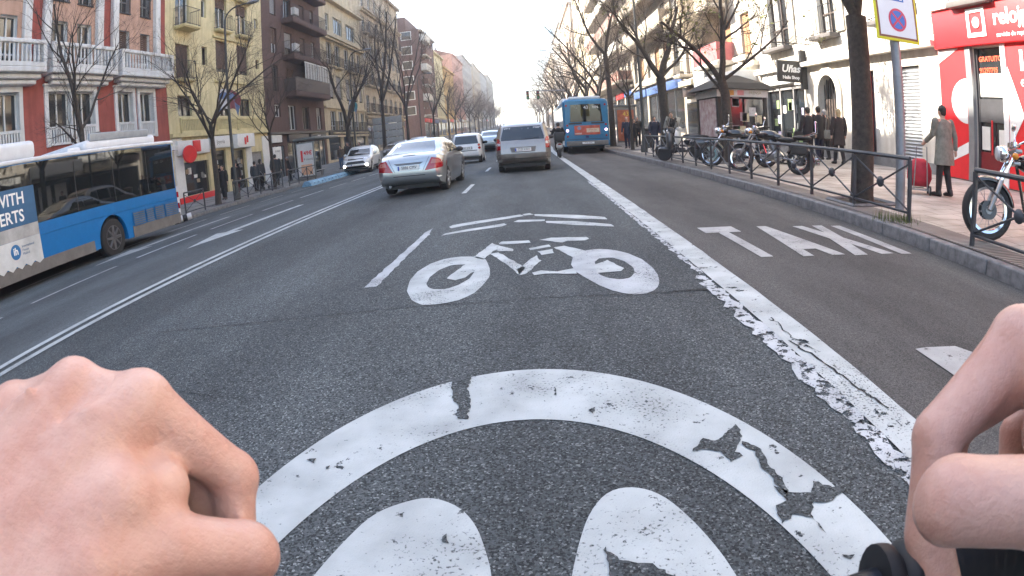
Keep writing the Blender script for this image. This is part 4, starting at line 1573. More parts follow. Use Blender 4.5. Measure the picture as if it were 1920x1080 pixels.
    q.box(c+.003, -.12, .02, c+.17, -.003, Z(3.515), SHOPW)
    pn = q.build('shop_panel', B, smooth=0)
    gr = MB()
    gr.prism([(u0+.02, Z(3.17)), (u0+.02, Z(3.5)), (u0+.85, Z(3.5))], -.112, -.103, SHOPW)
    gr.prism([(u0+.02, Z(.55)), (a-.23, Z(.95)), (a-.23, Z(1.22)), (u0+.02, Z(.79))], -.112, -.103, SHOPW)
    C_ = (a-.24, Z(2.2))
    gr.prism([(C_[0]+.62*cos(t), C_[1]+.55*sin(t)) for t in [pi/2+pi*k/20 for k in range(21)]], -.112, -.103, SHOPW)
    gr.prism([(c+.2, Z(1.2)), (c+.7, Z(1.9)), (c+.2, Z(3.0))], -.112, -.103, SHOPW)
    gr.parts('white_graphic', pn, smooth=0)
    em = MB()
    e0, e1, ez0, ez1 = U(10.28), U(9.6), Z(3.70), Z(4.39)
    for bx in ((e0, ez0, e1, ez0+.10), (e0, ez1-.10, e1, ez1), (e0, ez0+.1, e0+.10, ez1-.1), (e1-.10, ez0+.1, e1, ez1-.1)):
        em.box(bx[0], -.245, bx[1], bx[2], -.223, bx[3], LETW)
    em.lathe([(0.001, -.245), (.13, -.245), (.13, -.223), (.001, -.223)], LETW, ((e0+e1)/2, 0, (ez0+ez1)/2), 'y', 20)
    em.build('emblem', fs, smooth=0)
    text('relojp', .52, fs, (U(9.32), -.225, Z(4.10)), (UP, 0, 0), LETW, align='LEFT', bold=.012)
    text('servicio de reparación', .15, fs, (U(9.25), -.225, Z(3.70)), (UP, 0, 0), LETW, align='LEFT')
    text('19', .62, pn, (c+.55, -.105, Z(3.1)), (UP, 0, 0), LETW, align='LEFT', bold=.02)
    text('€/mes', .2, pn, (c+.62, -.105, Z(2.62)), (UP, 0, 0), LETW, align='LEFT')
    dr = MB()
    dr.box(a+.003, .1, .03, c-.003, .14, Z(3.49), PANE)
    do = dr.build('door', B, smooth=0)
    df = MB()
    for q in (a+.05, c-.05):
        df.box(q-.045, .04, .03, q+.045, .098, Z(3.49), SHOPDK)
    df.box(a+.1, .05, 1.45, c-.1, .09, 2.0, SHOPDK)
    df.box(a+.1, .05, .04, c-.1, .098, .75, mat('dark_red', (.16, .012, .015), .4))
    df.tube([(a+.55, .02, .7), (a+.55, .02, 1.5)], .025, RED, 8)
    for (p0, z_, w_, h_) in ((a+.12, 2.05, .85, .55), (a+.12, .8, .3, .55), (a+.75, .8, .25, .5)):
        df.box(p0, .07, z_, p0+w_, .096, z_+h_, WFRAME)
    df.build('door_frame', do, smooth=0)
    text('GRATUITO', .17, do, (a+.12, .09, Z(3.22)), (UP, 0, 0), ORANGE, align='LEFT', bold=.004)
    text('91297795', .17, do, (a+.12, .09, Z(2.95)), (UP, 0, 0), ORANGE, align='LEFT', bold=.004)


stone_building()

# ---- R2: sunlit white building with orange blinds, balcony slabs and awning
SWH = mat('sunlit_white_render', (0.66, 0.61, 0.53), 0.8, var=0.1, scale=1.5, streak=0.15)
B2 = simple_building('white building with orange blinds and a curved balcony stack behind the newsstand', 'R', 24.5, 37.2, 21, SWH,
                     fl(4.4, 3.0, 5, 2.2), 5, 1.2, balc=[(0, 0, 0, .9, 'bars', IRON), (2, 3, 0, 1.0, 'solid', mat('pink_awning', (.42, .12, .12), .7)),
                     (4, 4, 0, .5, 'bars', IRON)]+[(0, 3, j, 1.3, 'solid', mat('beige_balcony', (.38, .31, .22), .8)) for j in (1, 2, 3, 4)],
                     frame=mat('tan_frame', (.36, .20, .10), .6), blind=-1, bm=OBLIND, seed=21, gz=4.1, shop=False)
q = MB()
q.box(.3, -.05, .1, 12.3, -.003, 2.6, SHOPDK)
q.box(.5, -.07, .3, 3.4, -.052, 2.5, PANE)
q.box(4.0, -.07, .3, 8.0, -.052, 2.4, PANE)
q.box(8.5, -.07, .2, 12.0, -.052, 2.5, PANE)
q.box(9.0, -.09, .3, 10.2, -.072, 2.3, WFRAME)
q.box(10.6, -.09, .3, 11.8, -.072, 2.3, WFRAME)
q.build('shop_window', B2, smooth=0)
q = MB()
q.rbox(.2, -.25, 3.0, 3.2, -.003, 3.6, mat('dark_brown_sign', (.06, .04, .035), .5), .02)
q.rbox(3.6, -.45, 3.35, 7.8, -.003, 4.15, SHOPW, .02)
q.build('shop_sign', B2)
q = MB()
q.rbox(4.3, -.3, 2.65, 7.0, -.003, 3.2, mat('cream_sign', (.5, .44, .34), .6), .02)
q.rbox(.3, -.55, 3.62, 3.3, -.3, 4.0, mat('cream_awning', (.55, .5, .36), .8), .03)
q.build('shop_sign', B2)
q = MB()
q.rbox(8.0, -1.1, 2.85, 12.4, -.003, 3.65, SHOPW, .03)
q.build('white_shop_canopy', B2)
# pleated curtain-like underside of the rounded bay above
q = MB()
q.lathe([(1.5, 5.6), (1.9, 6.2), (2.1, 7.2), (2.1, 18.5)], mat('beige_bay', (.34, .27, .18), .8, var=.15, streak=.2), (6.2, .35, 0), n=24, a0=-pi, a1=0)
q.build('rounded_bay', B2)

simple_building('bank building with blue shop front and stone columns beyond the white building', 'R', 37.25, 55, 22, mat('bank_stone', (.30, .265, .215), .8, var=.15, scale=1.5, streak=.22), fl(4.9, 3.0, 5, 2.2), 6, 1.5, seed=22,
                balc=[(0, 5, j, 1.3, 'solid', mat('sand_balcony', (.40, .34, .26), .8, var=.15, streak=.2)) for j in (1, 2, 3, 4)], blind=-1, bm=OBLIND, gz=4.4, shopm=mat('fascia_blue', (.05, .10, .25), .5))
simple_building('pale building with wide white balcony bands behind the orange-advert bus', 'R', 55.1, 82, 24, mat('warm_grey_render', (.40, .35, .28), .8, var=.15, scale=1.5, streak=.22), fl(4.9, 3.1, 6, 2.0), 8, 1.6, seed=23,
                balc=[(0, 7, j, 1.4, 'solid', WHITEW if j % 2 else mat('terracotta_balcony', (.24, .12, .09), .8)) for j in range(5)], blind=-1, bm=GBLIND, gz=4.4)
simple_building('tall cream block above the hazy trees behind the orange-advert bus', 'R', 82.1, 112, 26, CRM, fl(4.9, 3.2, 7, 1.9), 8, 1.5, seed=24, blind=-1)
simple_building('pinkish cream block, next beyond the tall cream one', 'R', 118, 150, 26, mat('pinkish_cream', (.52, .42, .34), .8, streak=.2), fl(4.9, 3.2, 7, 1.9), 8, 1.5, seed=25)
simple_building('light grey block, third beyond the orange-advert bus', 'R', 150.1, 190, 27, GRY, fl(4.9, 3.2, 7, 1.9), 9, 1.6, seed=26)
simple_building('faint tan block, fourth beyond the orange-advert bus', 'R', 196, 240, 24, TAN, fl(4.9, 3.2, 6, 1.9), 9, 1.6, seed=27)
simple_building('last hazy block at the far end of the row with the red shop', 'R', 240.1, 300, 24, GRY, fl(4.9, 3.2, 6, 1.9), 9, 1.8, seed=28)
# ------------------------------------------------------------------ vehicles
RUBBER = mat('tyre_rubber', (0.018, 0.018, 0.019), 0.8, var=0.15, scale=20)
RIM = mat('alloy_rim', (0.45, 0.46, 0.47), 0.3, 0.85, var=0.05)
BLKP = mat('black_plastic', (0.02, 0.02, 0.022), 0.55, var=0.1)
CARGL = glass_mat('car_glass', (0.014, 0.018, 0.020), 0.02)
LAMPR = mat('red_lamp_lens', (0.30, 0.006, 0.012), 0.12, var=0.0, coat=0.6)
LAMPW = mat('clear_lamp_lens', (0.55, 0.55, 0.56), 0.1, 0.2, var=0.0, coat=0.6)
PLATE = mat('number_plate', (0.72, 0.72, 0.70), 0.4, var=0.03)
PLBLUE = mat('plate_blue', (0.02, 0.06, 0.35), 0.4, var=0)
LAMPON = mat('lit_lamp', (0.9, 0.9, 0.85), 0.2, var=0, emit=(1, .97, .9), estr=3.0)
CHROME = mat('chrome', (0.62, 0.63, 0.65), 0.08, 1.0, var=0.0)


def dense(P, step):
    out = []
    for i in range(len(P)):
        a, c = Vector(P[i]), Vector(P[(i+1) % len(P)])
        k = max(1, int(round((c-a).length/step)))
        out += [tuple(a.lerp(c, j/k)) for j in range(k)]
    return out


def chaikin(P, n=2):
    for _ in range(n):
        Q = []
        for i in range(len(P)):
            a, c = Vector(P[i]), Vector(P[(i+1) % len(P)])
            Q += [tuple(a.lerp(c, .25)), tuple(a.lerp(c, .75))]
        P = Q
    return P


def seg_d(p, P):
    best = 9
    for i in range(len(P)):
        ax, ay = P[i]
        bx, by = P[(i+1) % len(P)]
        dx, dy = bx-ax, by-ay
        t = max(0, min(1, ((p[0]-ax)*dx+(p[1]-ay)*dy)/(dx*dx+dy*dy+1e-12)))
        best = min(best, hypot(p[0]-ax-t*dx, p[1]-ay-t*dy))
    return best


def car_body(outline, wheels, wr, halfw, rnd=0.10, bulge=0.03, step=0.10, smooth_n=2):
    """Closed body: two shaped sides (outline with wheel arches) joined across. outline: (y, z) anticlockwise from the rear bottom."""
    top = chaikin(outline, smooth_n)
    P = dense(top, step)
    # arches: push outline points that fall inside a wheel circle out to its rim
    zb = min(p[1] for p in P)
    Q = []
    for (y, z) in P:
        Q.append((y, z))
    out = []
    for i, (y, z) in enumerate(Q):
        inside = [wy for wy in wheels if hypot(y-wy, z-wr) < wr*1.16 and z < wr*1.3]
        if not inside:
            out.append((y, z))
    # rebuild the bottom with arch arcs, bottom edge runs front -> rear in this order
    res, done = [], set()
    n = len(out)
    for i in range(n):
        a, c = out[i], out[(i+1) % n]
        res.append(a)
        for wy in wheels:
            if wy not in done and abs(a[1]-zb) < .12 and abs(c[1]-zb) < .12 and min(a[0], c[0]) < wy < max(a[0], c[0]):
                R_ = wr*1.14
                d = 1 if a[0] < c[0] else -1
                dz = max(-.9, min(.9, (zb-wr)/R_))
                a0 = math.asin(dz)
                for k in range(13):
                    an = pi-a0+(2*a0-pi)*k/12 if d > 0 else a0+(pi-2*a0)*k/12
                    res.append((wy+R_*cos(an), wr+R_*sin(an)))
                done.add(wy)
    P = [p for i, p in enumerate(res) if hypot(p[0]-res[i-1][0], p[1]-res[i-1][1]) > 1e-4]
    rim = [p for p in P]
    # interior grid
    ys, zs = [p[0] for p in P], [p[1] for p in P]
    pts = [Vector(p) for p in P]
    es = [(i, (i+1) % len(P)) for i in range(len(P))]
    g = step*1.0
    y = min(ys)+g/2
    inner = []
    while y < max(ys):
        z = min(zs)+g/2
        while z < max(zs):
            if seg_d((y, z), P) > g*.45:
                inner.append(Vector((y, z)))
            z += g
        y += g
    # rings close to the rim keep the rounded shoulder smooth
    r = delaunay_2d_cdt(pts+inner, es, [], 1, 1e-5)
    V2, F2 = r[0], r[2]
    base = {}
    xs = []
    for p in V2:
        d = seg_d((p.x, p.y), P)
        w = halfw(p.x, p.y)
        low = p.y < zb+.25
        e = rnd
        k = max(0.0, 1-d/e)
        x = w-(0.0 if low else 1)*e*(1-sqrt(max(0, 1-k*k)))*.8-(0.03*k if low else 0)
        xs.append(max(.05, x))
    n = len(V2)
    v = [(-xs[i], V2[i].x, V2[i].y) for i in range(n)]+[(xs[i], V2[i].x, V2[i].y) for i in range(n)]
    f = []
    for t in F2:
        a = (V2[t[1]]-V2[t[0]]).cross(V2[t[2]]-V2[t[0]])
        t = tuple(t) if a > 0 else tuple(t)[::-1]
        f.append(tuple(i+n for i in t))
        f.append(t[::-1])
    # rim vertices in the triangulation
    idx = []
    for p in P:
        j = min(range(n), key=lambda i: (V2[i].x-p[0])**2+(V2[i].y-p[1])**2)
        if not idx or idx[-1] != j:
            idx.append(j)
    if idx[0] == idx[-1]:
        idx.pop()
    m = len(idx)
    cx = [-.85, -.6, -.3, 0, .3, .6, .85]
    rows = [[j for j in idx]]
    area = sum(V2[idx[i]].x*V2[idx[(i+1) % m]].y-V2[idx[(i+1) % m]].x*V2[idx[i]].y for i in range(m))
    sgn = 1 if area > 0 else -1
    for t in cx:
        row = []
        for i in range(m):
            a, b_, c = V2[idx[i-1]], V2[idx[i]], V2[idx[(i+1) % m]]
            tg = (c-a)
            nn = Vector((tg.y, -tg.x))*sgn
            if nn.length > 0:
                nn.normalize()
            bl = bulge*(1-t*t) if b_.y > zb+.2 else 0
            row.append(len(v))
            v.append((xs[idx[i]]*t, b_.x+nn.x*bl, b_.y+nn.y*bl))
        rows.append(row)
    rows.append([j+n for j in idx])
    for a in range(len(rows)-1):
        for i in range(m):
            i2 = (i+1) % m
            q = (rows[a][i], rows[a+1][i], rows[a+1][i2], rows[a][i2])
            f.append(q if sgn > 0 else q[::-1])
    return v, f


class Skin:
    """The body surface, onto which windows, lamps and trim are laid."""

    def __init__(self, v, f):
        self.t = BVHTree.FromPolygons([Vector(p) for p in v], f)

    def lay(self, b, poly, axis, m, off=0.006, g=0.09, thick=0.0):
        d = {'rear': Vector((0, 1, 0)), 'front': Vector((0, -1, 0)), 'right': Vector((-1, 0, 0)), 'left': Vector((1, 0, 0)), 'top': Vector((0, 0, -1))}[axis]
        P = dense(poly, g)
        pts = [Vector(p) for p in P]
        us, vs = [p[0] for p in P], [p[1] for p in P]
        inner = []
        u = min(us)+g/2
        while u < max(us):
            w = min(vs)+g/2
            while w < max(vs):
                if seg_d((u, w), P) > g*.4:
                    inner.append(Vector((u, w)))
                w += g
            u += g
        r = delaunay_2d_cdt(pts+inner, [(i, (i+1) % len(P)) for i in range(len(P))], [], 1, 1e-5)
        out, ok = [], []
        for p in r[0]:
            if axis in ('rear', 'front'):
                o = Vector((p.x, -9 if axis == 'rear' else 19, p.y))
            elif axis == 'top':
                o = Vector((p.x, p.y, 9))
            else:
                o = Vector((9 if axis == 'right' else -9, p.x, p.y))
            h = self.t.ray_cast(o, d)
            ok.append(h[0] is not None)
            nn = h[1] if h[1] is not None else -d
            if nn is not None and nn.dot(d) > 0:
                nn = -nn
            nn = (nn*.5-d).normalized()
            out.append(tuple((h[0] if h[0] is not None else o)+nn*off))
        fs = []
        for t in r[2]:
            if all(ok[i] for i in t):
                a, c, e = (Vector(out[i]) for i in t)
                fs.append(tuple(t) if (c-a).cross(e-a).dot(d) < 0 else tuple(t)[::-1])
        b.add(out, fs, m)
        return b


def wheel(parent, x, y, r, w=0.2, rim=None, out=1, spokes=7, steer=0.0):
    rim = rim or RIM
    t = MB()
    t.lathe([(r*.66, -w/2), (r*.93, -w/2), (r, -w/2+.03), (r, w/2-.03), (r*.93, w/2), (r*.66, w/2)], RUBBER, (0, 0, 0), 'x', 28)
    o = t.build('wheel', parent, (x, y, r), (0, 0, steer))
    m = MB()
    s = out*w/2
    m.lathe([(r*.66, -w*.3*out), (r*.66, s*.95), (r*.60, s*.9), (r*.58, s*.35), (.001, s*.35)], BLKP, (0, 0, 0), 'x', 24)
    m.lathe([(r*.67, s*.98), (r*.60, s*1.02), (r*.58, s*.8)], rim, (0, 0, 0), 'x', 24)
    for k in range(spokes):
        a = 2*pi*k/spokes
        m.tube([(s*.8, 0, 0), (s*.92, cos(a)*r*.6, sin(a)*r*.6)], [r*.13, r*.085], rim, 6)
    m.lathe([(r*.16, s*.5), (r*.15, s*.98), (.001, s*1.0)], rim, (0, 0, 0), 'x', 12)
    m.build('rim', o)
    return o


def mirror(parent, x, y, z, m, s=1):
    b = MB()
    b.ball((x+s*.11, y, z+.05), (.11, .07, .075), m, 10, 8)
    b.tube([(x, y, z-.02), (x+s*.07, y, z+.02)], .03, BLKP, 6)
    return b.build('wing_mirror', parent)


def plate(parent, sk, x0, x1, z0, z1, txt, axis='rear'):
    h = sk.t.ray_cast(Vector(((x0+x1)/2, -9 if axis == 'rear' else 19, (z0+z1)/2)), Vector((0, 1 if axis == 'rear' else -1, 0)))
    y = h[0].y
    b = MB()
    s = -1 if axis == 'rear' else 1
    b.box(x0, min(y+s*.035, y), z0, x1, max(y+s*.035, y), z1, PLATE)
    xb = x0 if axis == 'rear' else x1-.045
    b.box(xb+.002, min(y+s*.037, y+s*.036), z0+.004, xb+.043, max(y+s*.037, y+s*.036), z1-.004, PLBLUE)
    o = b.build('number_plate', parent, smooth=0)
    if txt:
        text(txt, (z1-z0)*.95, o, ((x0+x1)/2+.02*(1 if axis == 'rear' else -1), y+s*.037, (z0+z1)/2), (UP, 0, 0 if axis == 'rear' else pi), LETK, sx=.85, ext=.001)
    return o


def mir(poly):
    return [(-p[0], p[1]) for p in poly][::-1]


def finish_car(root, v, f, paint, under=True, name='body'):
    b = MB()
    b.add(v, f, paint)
    return b.build(name, root, smooth=50)


def tumble(w0, belt, k, L, pr=0.10, pf=0.16, z0=.5):
    """half width as a function of (y, z)."""
    def fn(y, z):
        w = w0
        if z > belt:
            w -= (z-belt)*k
        if z < z0:
            w -= (z0-z)*.14
        t = max(0, (0.55-y)/.55)
        w -= pr*t*t
        t = max(0, (y-(L-.8))/.8)
        w -= pf*t*t
        return w
    return fn


# ---- silver coupe, nearest car
def coupe():
    root = thing('car', 'silver two door coupe with red wedge tail lamps, on the double line', 'car', (-2.93, 13.95, road_z(-2.9, 14.8)), radians(-1.5))
    paint = paint_mat('silver_paint', (0.40, 0.42, 0.43), 0.28, 0.75)
    L = 4.6
    out = [(.10, .30), (.02, .48), (.03, .70), (.10, .97), (.42, 1.03), (.75, 1.08), (1.15, 1.26), (1.6, 1.385), (2.15, 1.40), (2.65, 1.32), (3.15, 1.06), (3.5, .97), (4.2, .83), (4.52, .66), (4.58, .40), (4.45, .22), (3.0, .20), (1.5, .20), (.5, .24)]
    v, f = car_body(out, [.95, 3.68], .325, tumble(.87, .93, .42, L), rnd=.13)
    body = finish_car(root, v, f, paint)
    sk = Skin(v, f)
    g = MB()
    sk.lay(g, [(-.60, 1.06), (.60, 1.06), (.56, 1.15), (.47, 1.33), (-.47, 1.33), (-.56, 1.15)], 'rear', CARGL)
    g.build('rear_window', root)
    for ax in ('right', 'left'):
        g = MB()
        sk.lay(g, [(1.05, .99), (1.95, 1.0), (1.95, 1.28), (1.75, 1.31), (1.35, 1.22)], ax, CARGL)
        sk.lay(g, [(2.0, 1.0), (2.95, .98), (2.6, 1.24), (2.4, 1.29), (2.0, 1.29)], ax, CARGL)
        g.parts('side_window', root)
    g = MB()
    sk.lay(g, [(-.62, 1.04), (.62, 1.04), (.5, 1.30), (-.5, 1.30)], 'front', CARGL)
    g.build('windscreen', root)
    lam = [(.40, .61), (.87, .66), (.87, .80), (.74, .89), (.58, .92)]
    for p in (lam, mir(lam)):
        g = MB()
        sk.lay(g, p, 'rear', LAMPR, .010, .05)
        s = 1 if p is lam else -1
        q = [(s*.56, .77), (s*.80, .77), (s*.74, .86), (s*.60, .88)]
        sk.lay(g, q if s > 0 else q[::-1], 'rear', mat('pale_lamp_band', (.40, .16, .13), .15, var=0), .014, .05)
        g.build('tail_lamp', root)
    t = MB()
    sk.lay(t, [(-.40, .50), (.40, .50), (.41, .515), (-.41, .515)], 'rear', BLKP, .005)
    sk.lay(t, [(-.38, .83), (.38, .83), (.30, .78), (-.30, .78)], 'rear', mat('plate_recess', (.12, .12, .125), .4, .4), .006)
    sk.lay(t, [(-.36, .61), (-.53, .95), (-.52, .95), (-.35, .61)], 'rear', BLKP, .005, .05)
    sk.lay(t, [(.36, .61), (.53, .95), (.52, .95), (.35, .61)], 'rear', BLKP, .005, .05)
    sk.lay(t, [(-.16, 1.0), (.16, 1.0), (.16, 1.015), (-.16, 1.015)], 'rear', BLKP, .008, .05)
    sk.lay(t, [(-.75, .25), (.75, .25), (.75, .33), (-.75, .33)], 'rear', BLKP, .006)
    t.build('trim', root)
    plate(root, sk, -.27, .27, .655, .765, '5886 CMV')
    for x in (-.72, .72):
        for y in (.95, 3.68):
            wheel(root, x, y, .325, .21, out=1 if x > 0 else -1)
    mirror(root, .80, 2.72, .97, BLKP, 1)
    mirror(root, -.80, 2.72, .97, BLKP, -1)
    e = MB()
    e.tube([(-.52, .05, .27), (-.52, .3, .27)], .035, CHROME, 10)
    e.build('exhaust_pipe', root)
    un = MB()
    un.box(-.66, .35, .17, .66, 4.3, .30, BLKP)
    un.build('underbody', root, smooth=0)


coupe()


# ---- grey-beige minivan ahead
def minivan():
    root = thing('car', 'dusty silver grey minivan with tall red side lamps, straight ahead in our lane', 'car', (-.13, 18.6, road_z(0, 18.6)), radians(-.5))
    paint = paint_mat('champagne_paint', (0.30, 0.275, 0.25), 0.3, 0.6)
    L = 4.3
    out = [(.10, .32), (.0, .45), (.02, .66), (.10, .98), (.20, 1.10), (.40, 1.46), (.60, 1.58), (1.1, 1.62), (1.9, 1.61), (2.5, 1.50), (3.2, 1.08), (3.95, .90), (4.24, .70), (4.28, .40), (4.1, .22), (2.2, .20), (.5, .24)]
    v, f = car_body(out, [.82, 3.45], .32, tumble(.905, .98, .25, L), rnd=.12)
    finish_car(root, v, f, paint)
    sk = Skin(v, f)
    g = MB()
    sk.lay(g, [(-.70, 1.06), (.70, 1.06), (.70, 1.14), (.60, 1.50), (-.60, 1.50), (-.70, 1.14)], 'rear', CARGL)
    rw = g.build('rear_window', root)
    for ax in ('right', 'left'):
        g = MB()
        sk.lay(g, [(.35, 1.05), (.95, 1.02), (.95, 1.45), (.6, 1.45)], ax, CARGL)
        sk.lay(g, [(1.02, 1.02), (1.85, 1.0), (1.85, 1.48), (1.02, 1.46)], ax, CARGL)
        sk.lay(g, [(1.92, 1.0), (2.95, 1.0), (2.45, 1.40), (1.92, 1.48)], ax, CARGL)
        g.parts('side_window', root)
    g = MB()
    sk.lay(g, [(-.7, 1.08), (.7, 1.08), (.6, 1.48), (-.6, 1.48)], 'front', CARGL)
    g.build('windscreen', root)
    lam = [(.72, .76), (.90, .76), (.90, 1.10), (.78, 1.14), (.72, 1.05)]
    for p in (lam, mir(lam)):
        g = MB()
        sk.lay(g, p, 'rear', LAMPR, .012, .05)
        s = 1 if p is lam else -1
        q = [(s*.73, .90), (s*.88, .90), (s*.88, .98), (s*.73, .98)]
        sk.lay(g, q if s > 0 else q[::-1], 'rear', LAMPW, .016, .05)
        g.build('tail_lamp', root)
    t = MB()
    bump = mat('dusty_bumper', (.13, .115, .10), .5, .2, var=.1)
    sk.lay(t, [(-.88, .34), (.88, .34), (.89, .60), (.60, .63), (-.60, .63), (-.89, .60)], 'rear', bump, .02)
    sk.lay(t, [(-.86, .455), (.86, .455), (.86, .47), (-.86, .47)], 'rear', BLKP, .024)
    sk.lay(t, [(-.38, .66), (.38, .66), (.42, .83), (-.42, .83)], 'rear', mat('plate_recess_tan', (.15, .13, .115), .5, .3), .006)
    sk.lay(t, [(-.62, .26), (.62, .26), (.62, .33), (-.62, .33)], 'rear', BLKP, .01)
    t.parts('bumper_trim', root)
    wp = MB()
    wp.tube([(.0, .13, 1.08), (.35, .16, 1.10), (.55, .19, 1.13)], .012, BLKP, 5)
    wp.build('wiper', root)
    plate(root, sk, -.26, .26, .69, .80, '7520 KRH')
    for x in (-.76, .76):
        for y in (.82, 3.45):
            wheel(root, x, y, .32, .2, out=1 if x > 0 else -1)
    mirror(root, .88, 2.6, 1.04, BLKP, 1)
    mirror(root, -.88, 2.6, 1.04, BLKP, -1)
    r = MB()
    for s in (-1, 1):
        r.tube([(s*.60, .7, 1.585), (s*.60, .9, 1.63), (s*.60, 2.1, 1.625), (s*.60, 2.3, 1.57)], .018, BLKP, 6)
    r.parts('roof_rail', root)
    un = MB()
    un.box(-.7, .3, .17, .7, 4.0, .30, BLKP)
    un.build('underbody', root, smooth=0)


minivan()


# ---- white microcar
def microcar():
    root = thing('car', 'small white microcar with round tail lamps between the coupe and the minivan', 'car', (-3.05, 29.0, road_z(-3, 29)))
    paint = paint_mat('white_paint', (0.66, 0.67, 0.68), 0.3)
    L = 2.65
    out = [(.08, .32), (.0, .48), (.03, .80), (.10, .98), (.22, 1.30), (.38, 1.48), (.75, 1.54), (1.35, 1.52), (1.75, 1.38), (2.15, 1.02), (2.5, .86), (2.64, .60), (2.6, .30), (2.4, .20), (1.4, .20), (.4, .22)]
    v, f = car_body(out, [.48, 2.2], .30, tumble(.79, .98, .22, L), rnd=.12)
    finish_car(root, v, f, paint)
    sk = Skin(v, f)
    g = MB()
    sk.lay(g, [(-.62, 1.0), (.62, 1.0), (.53, 1.42), (-.53, 1.42)], 'rear', CARGL)
    g.build('rear_window', root)
    for ax in ('right', 'left'):
        g = MB()
        sk.lay(g, [(.75, .95), (1.85, .95), (1.62, 1.34), (.75, 1.42)], ax, CARGL)
        g.parts('side_window', root)
        g = MB()
        sk.lay(g, [(.32, .9), (.68, .35), (.74, .35), (.70, 1.0), (.72, 1.45), (.5, 1.42)], ax, mat('dark_cell_trim', (.03, .03, .032), .4), .008)
        g.build('safety_cell', root)
    g = MB()
    sk.lay(g, [(-.6, 1.02), (.6, 1.02), (.52, 1.4), (-.52, 1.4)], 'front', CARGL)
    g.build('windscreen', root)
    for s in (-1, 1):
        g = MB()
        for (x, z, r_) in ((.64, .93, .065), (.66, .78, .065)):
            P = [(s*x+r_*cos(2*pi*k/14), z+r_*sin(2*pi*k/14)) for k in range(14)]
            sk.lay(g, P, 'rear', LAMPR if s > 0 else LAMPR, .012, .04)
        g.build('tail_lamp', root)
    t = MB()
    sk.lay(t, [(-.55, .64), (.55, .64), (.55, .68), (-.55, .68)], 'rear', BLKP, .008, .05)
    sk.lay(t, [(-.6, .24), (.6, .24), (.5, .36), (-.5, .36)], 'rear', BLKP, .01)
    sk.lay(t, [(-.31, .72), (.31, .72), (.31, .86), (-.31, .86)], 'rear', mat('plate_recess', (.12, .12, .125), .4, .4), .005)
    t.parts('bumper_trim', root)
    plate(root, sk, -.26, .26, .735, .845, '3341 GTB')
    for x in (-.66, .66):
        for y in (.48, 2.2):
            wheel(root, x, y, .30, .18, out=1 if x > 0 else -1)
    mirror(root, .76, 1.75, .98, BLKP, 1)
    mirror(root, -.76, 1.75, .98, BLKP, -1)
    un = MB()
    un.box(-.6, .2, .17, .6, 2.5, .28, BLKP)
    un.build('underbody', root, smooth=0)


microcar()


# ---- simple saloon used for farther cars
def saloon(label, x, y, paint, rot=0.0, name='car', lit=False):
    root = thing(name, label, 'car', (x, y, road_z(x, y)), rot)
    L = 4.5
    out = [(.08, .30), (.0, .48), (.03, .72), (.10, .98), (.60, 1.05), (.95, 1.20), (1.35, 1.42), (2.1, 1.45), (2.7, 1.34), (3.25, 1.02), (4.1, .88), (4.44, .66), (4.46, .38), (4.3, .22), (2.2, .20), (.5, .22)]
    v, f = car_body(out, [.95, 3.6], .32, tumble(.88, .95, .34, L), rnd=.13, step=.14)
    finish_car(root, v, f, paint)
    sk = Skin(v, f)
    g = MB()
    sk.lay(g, [(-.62, 1.08), (.62, 1.08), (.5, 1.38), (-.5, 1.38)], 'rear', CARGL)
    g.build('rear_window', root)
    g = MB()
    sk.lay(g, [(-.64, 1.05), (.64, 1.05), (.52, 1.38), (-.52, 1.38)], 'front', CARGL)
    g.build('windscreen', root)
    for ax in ('right', 'left'):
        g = MB()
        sk.lay(g, [(.95, 1.0), (1.9, 1.0), (1.9, 1.36), (1.5, 1.36)], ax, CARGL)
        sk.lay(g, [(1.97, 1.0), (3.0, .99), (2.6, 1.28), (1.97, 1.36)], ax, CARGL)
        g.parts('side_window', root)
    lam = [(.52, .74), (.86, .74), (.86, .90), (.52, .90)]
    for p in (lam, mir(lam)):
        g = MB()
        sk.lay(g, p, 'rear', LAMPR, .01, .06)
        g.build('tail_lamp', root)
        g = MB()
        sk.lay(g, [(a, b_-.12) for a, b_ in p], 'front', LAMPW, .01, .06)
        g.build('headlamp', root)
    t = MB()
    sk.lay(t, [(-.7, .26), (.7, .26), (.7, .36), (-.7, .36)], 'rear', BLKP, .01)
    sk.lay(t, [(-.8, .56), (.8, .56), (.8, .60), (-.8, .60)], 'rear', BLKP, .008)
    sk.lay(t, [(-.6, .30), (.6, .30), (.6, .48), (-.6, .48)], 'front', BLKP, .01)
    t.parts('bumper_trim', root)
    plate(root, sk, -.26, .26, .64, .74, '', 'rear')
    for xx in (-.74, .74):
        for yy in (.95, 3.6):
            wheel(root, xx, yy, .32, .2, out=1 if xx > 0 else -1)
    un = MB()
    un.box(-.66, .35, .17, .66, 4.2, .30, BLKP)
    un.build('underbody', root, smooth=0)
    return root


saloon('silver saloon glimpsed between the white microcar and the minivan', -2.55, 40.5, paint_mat('silver_paint', (0.40, 0.42, 0.43)), 0)


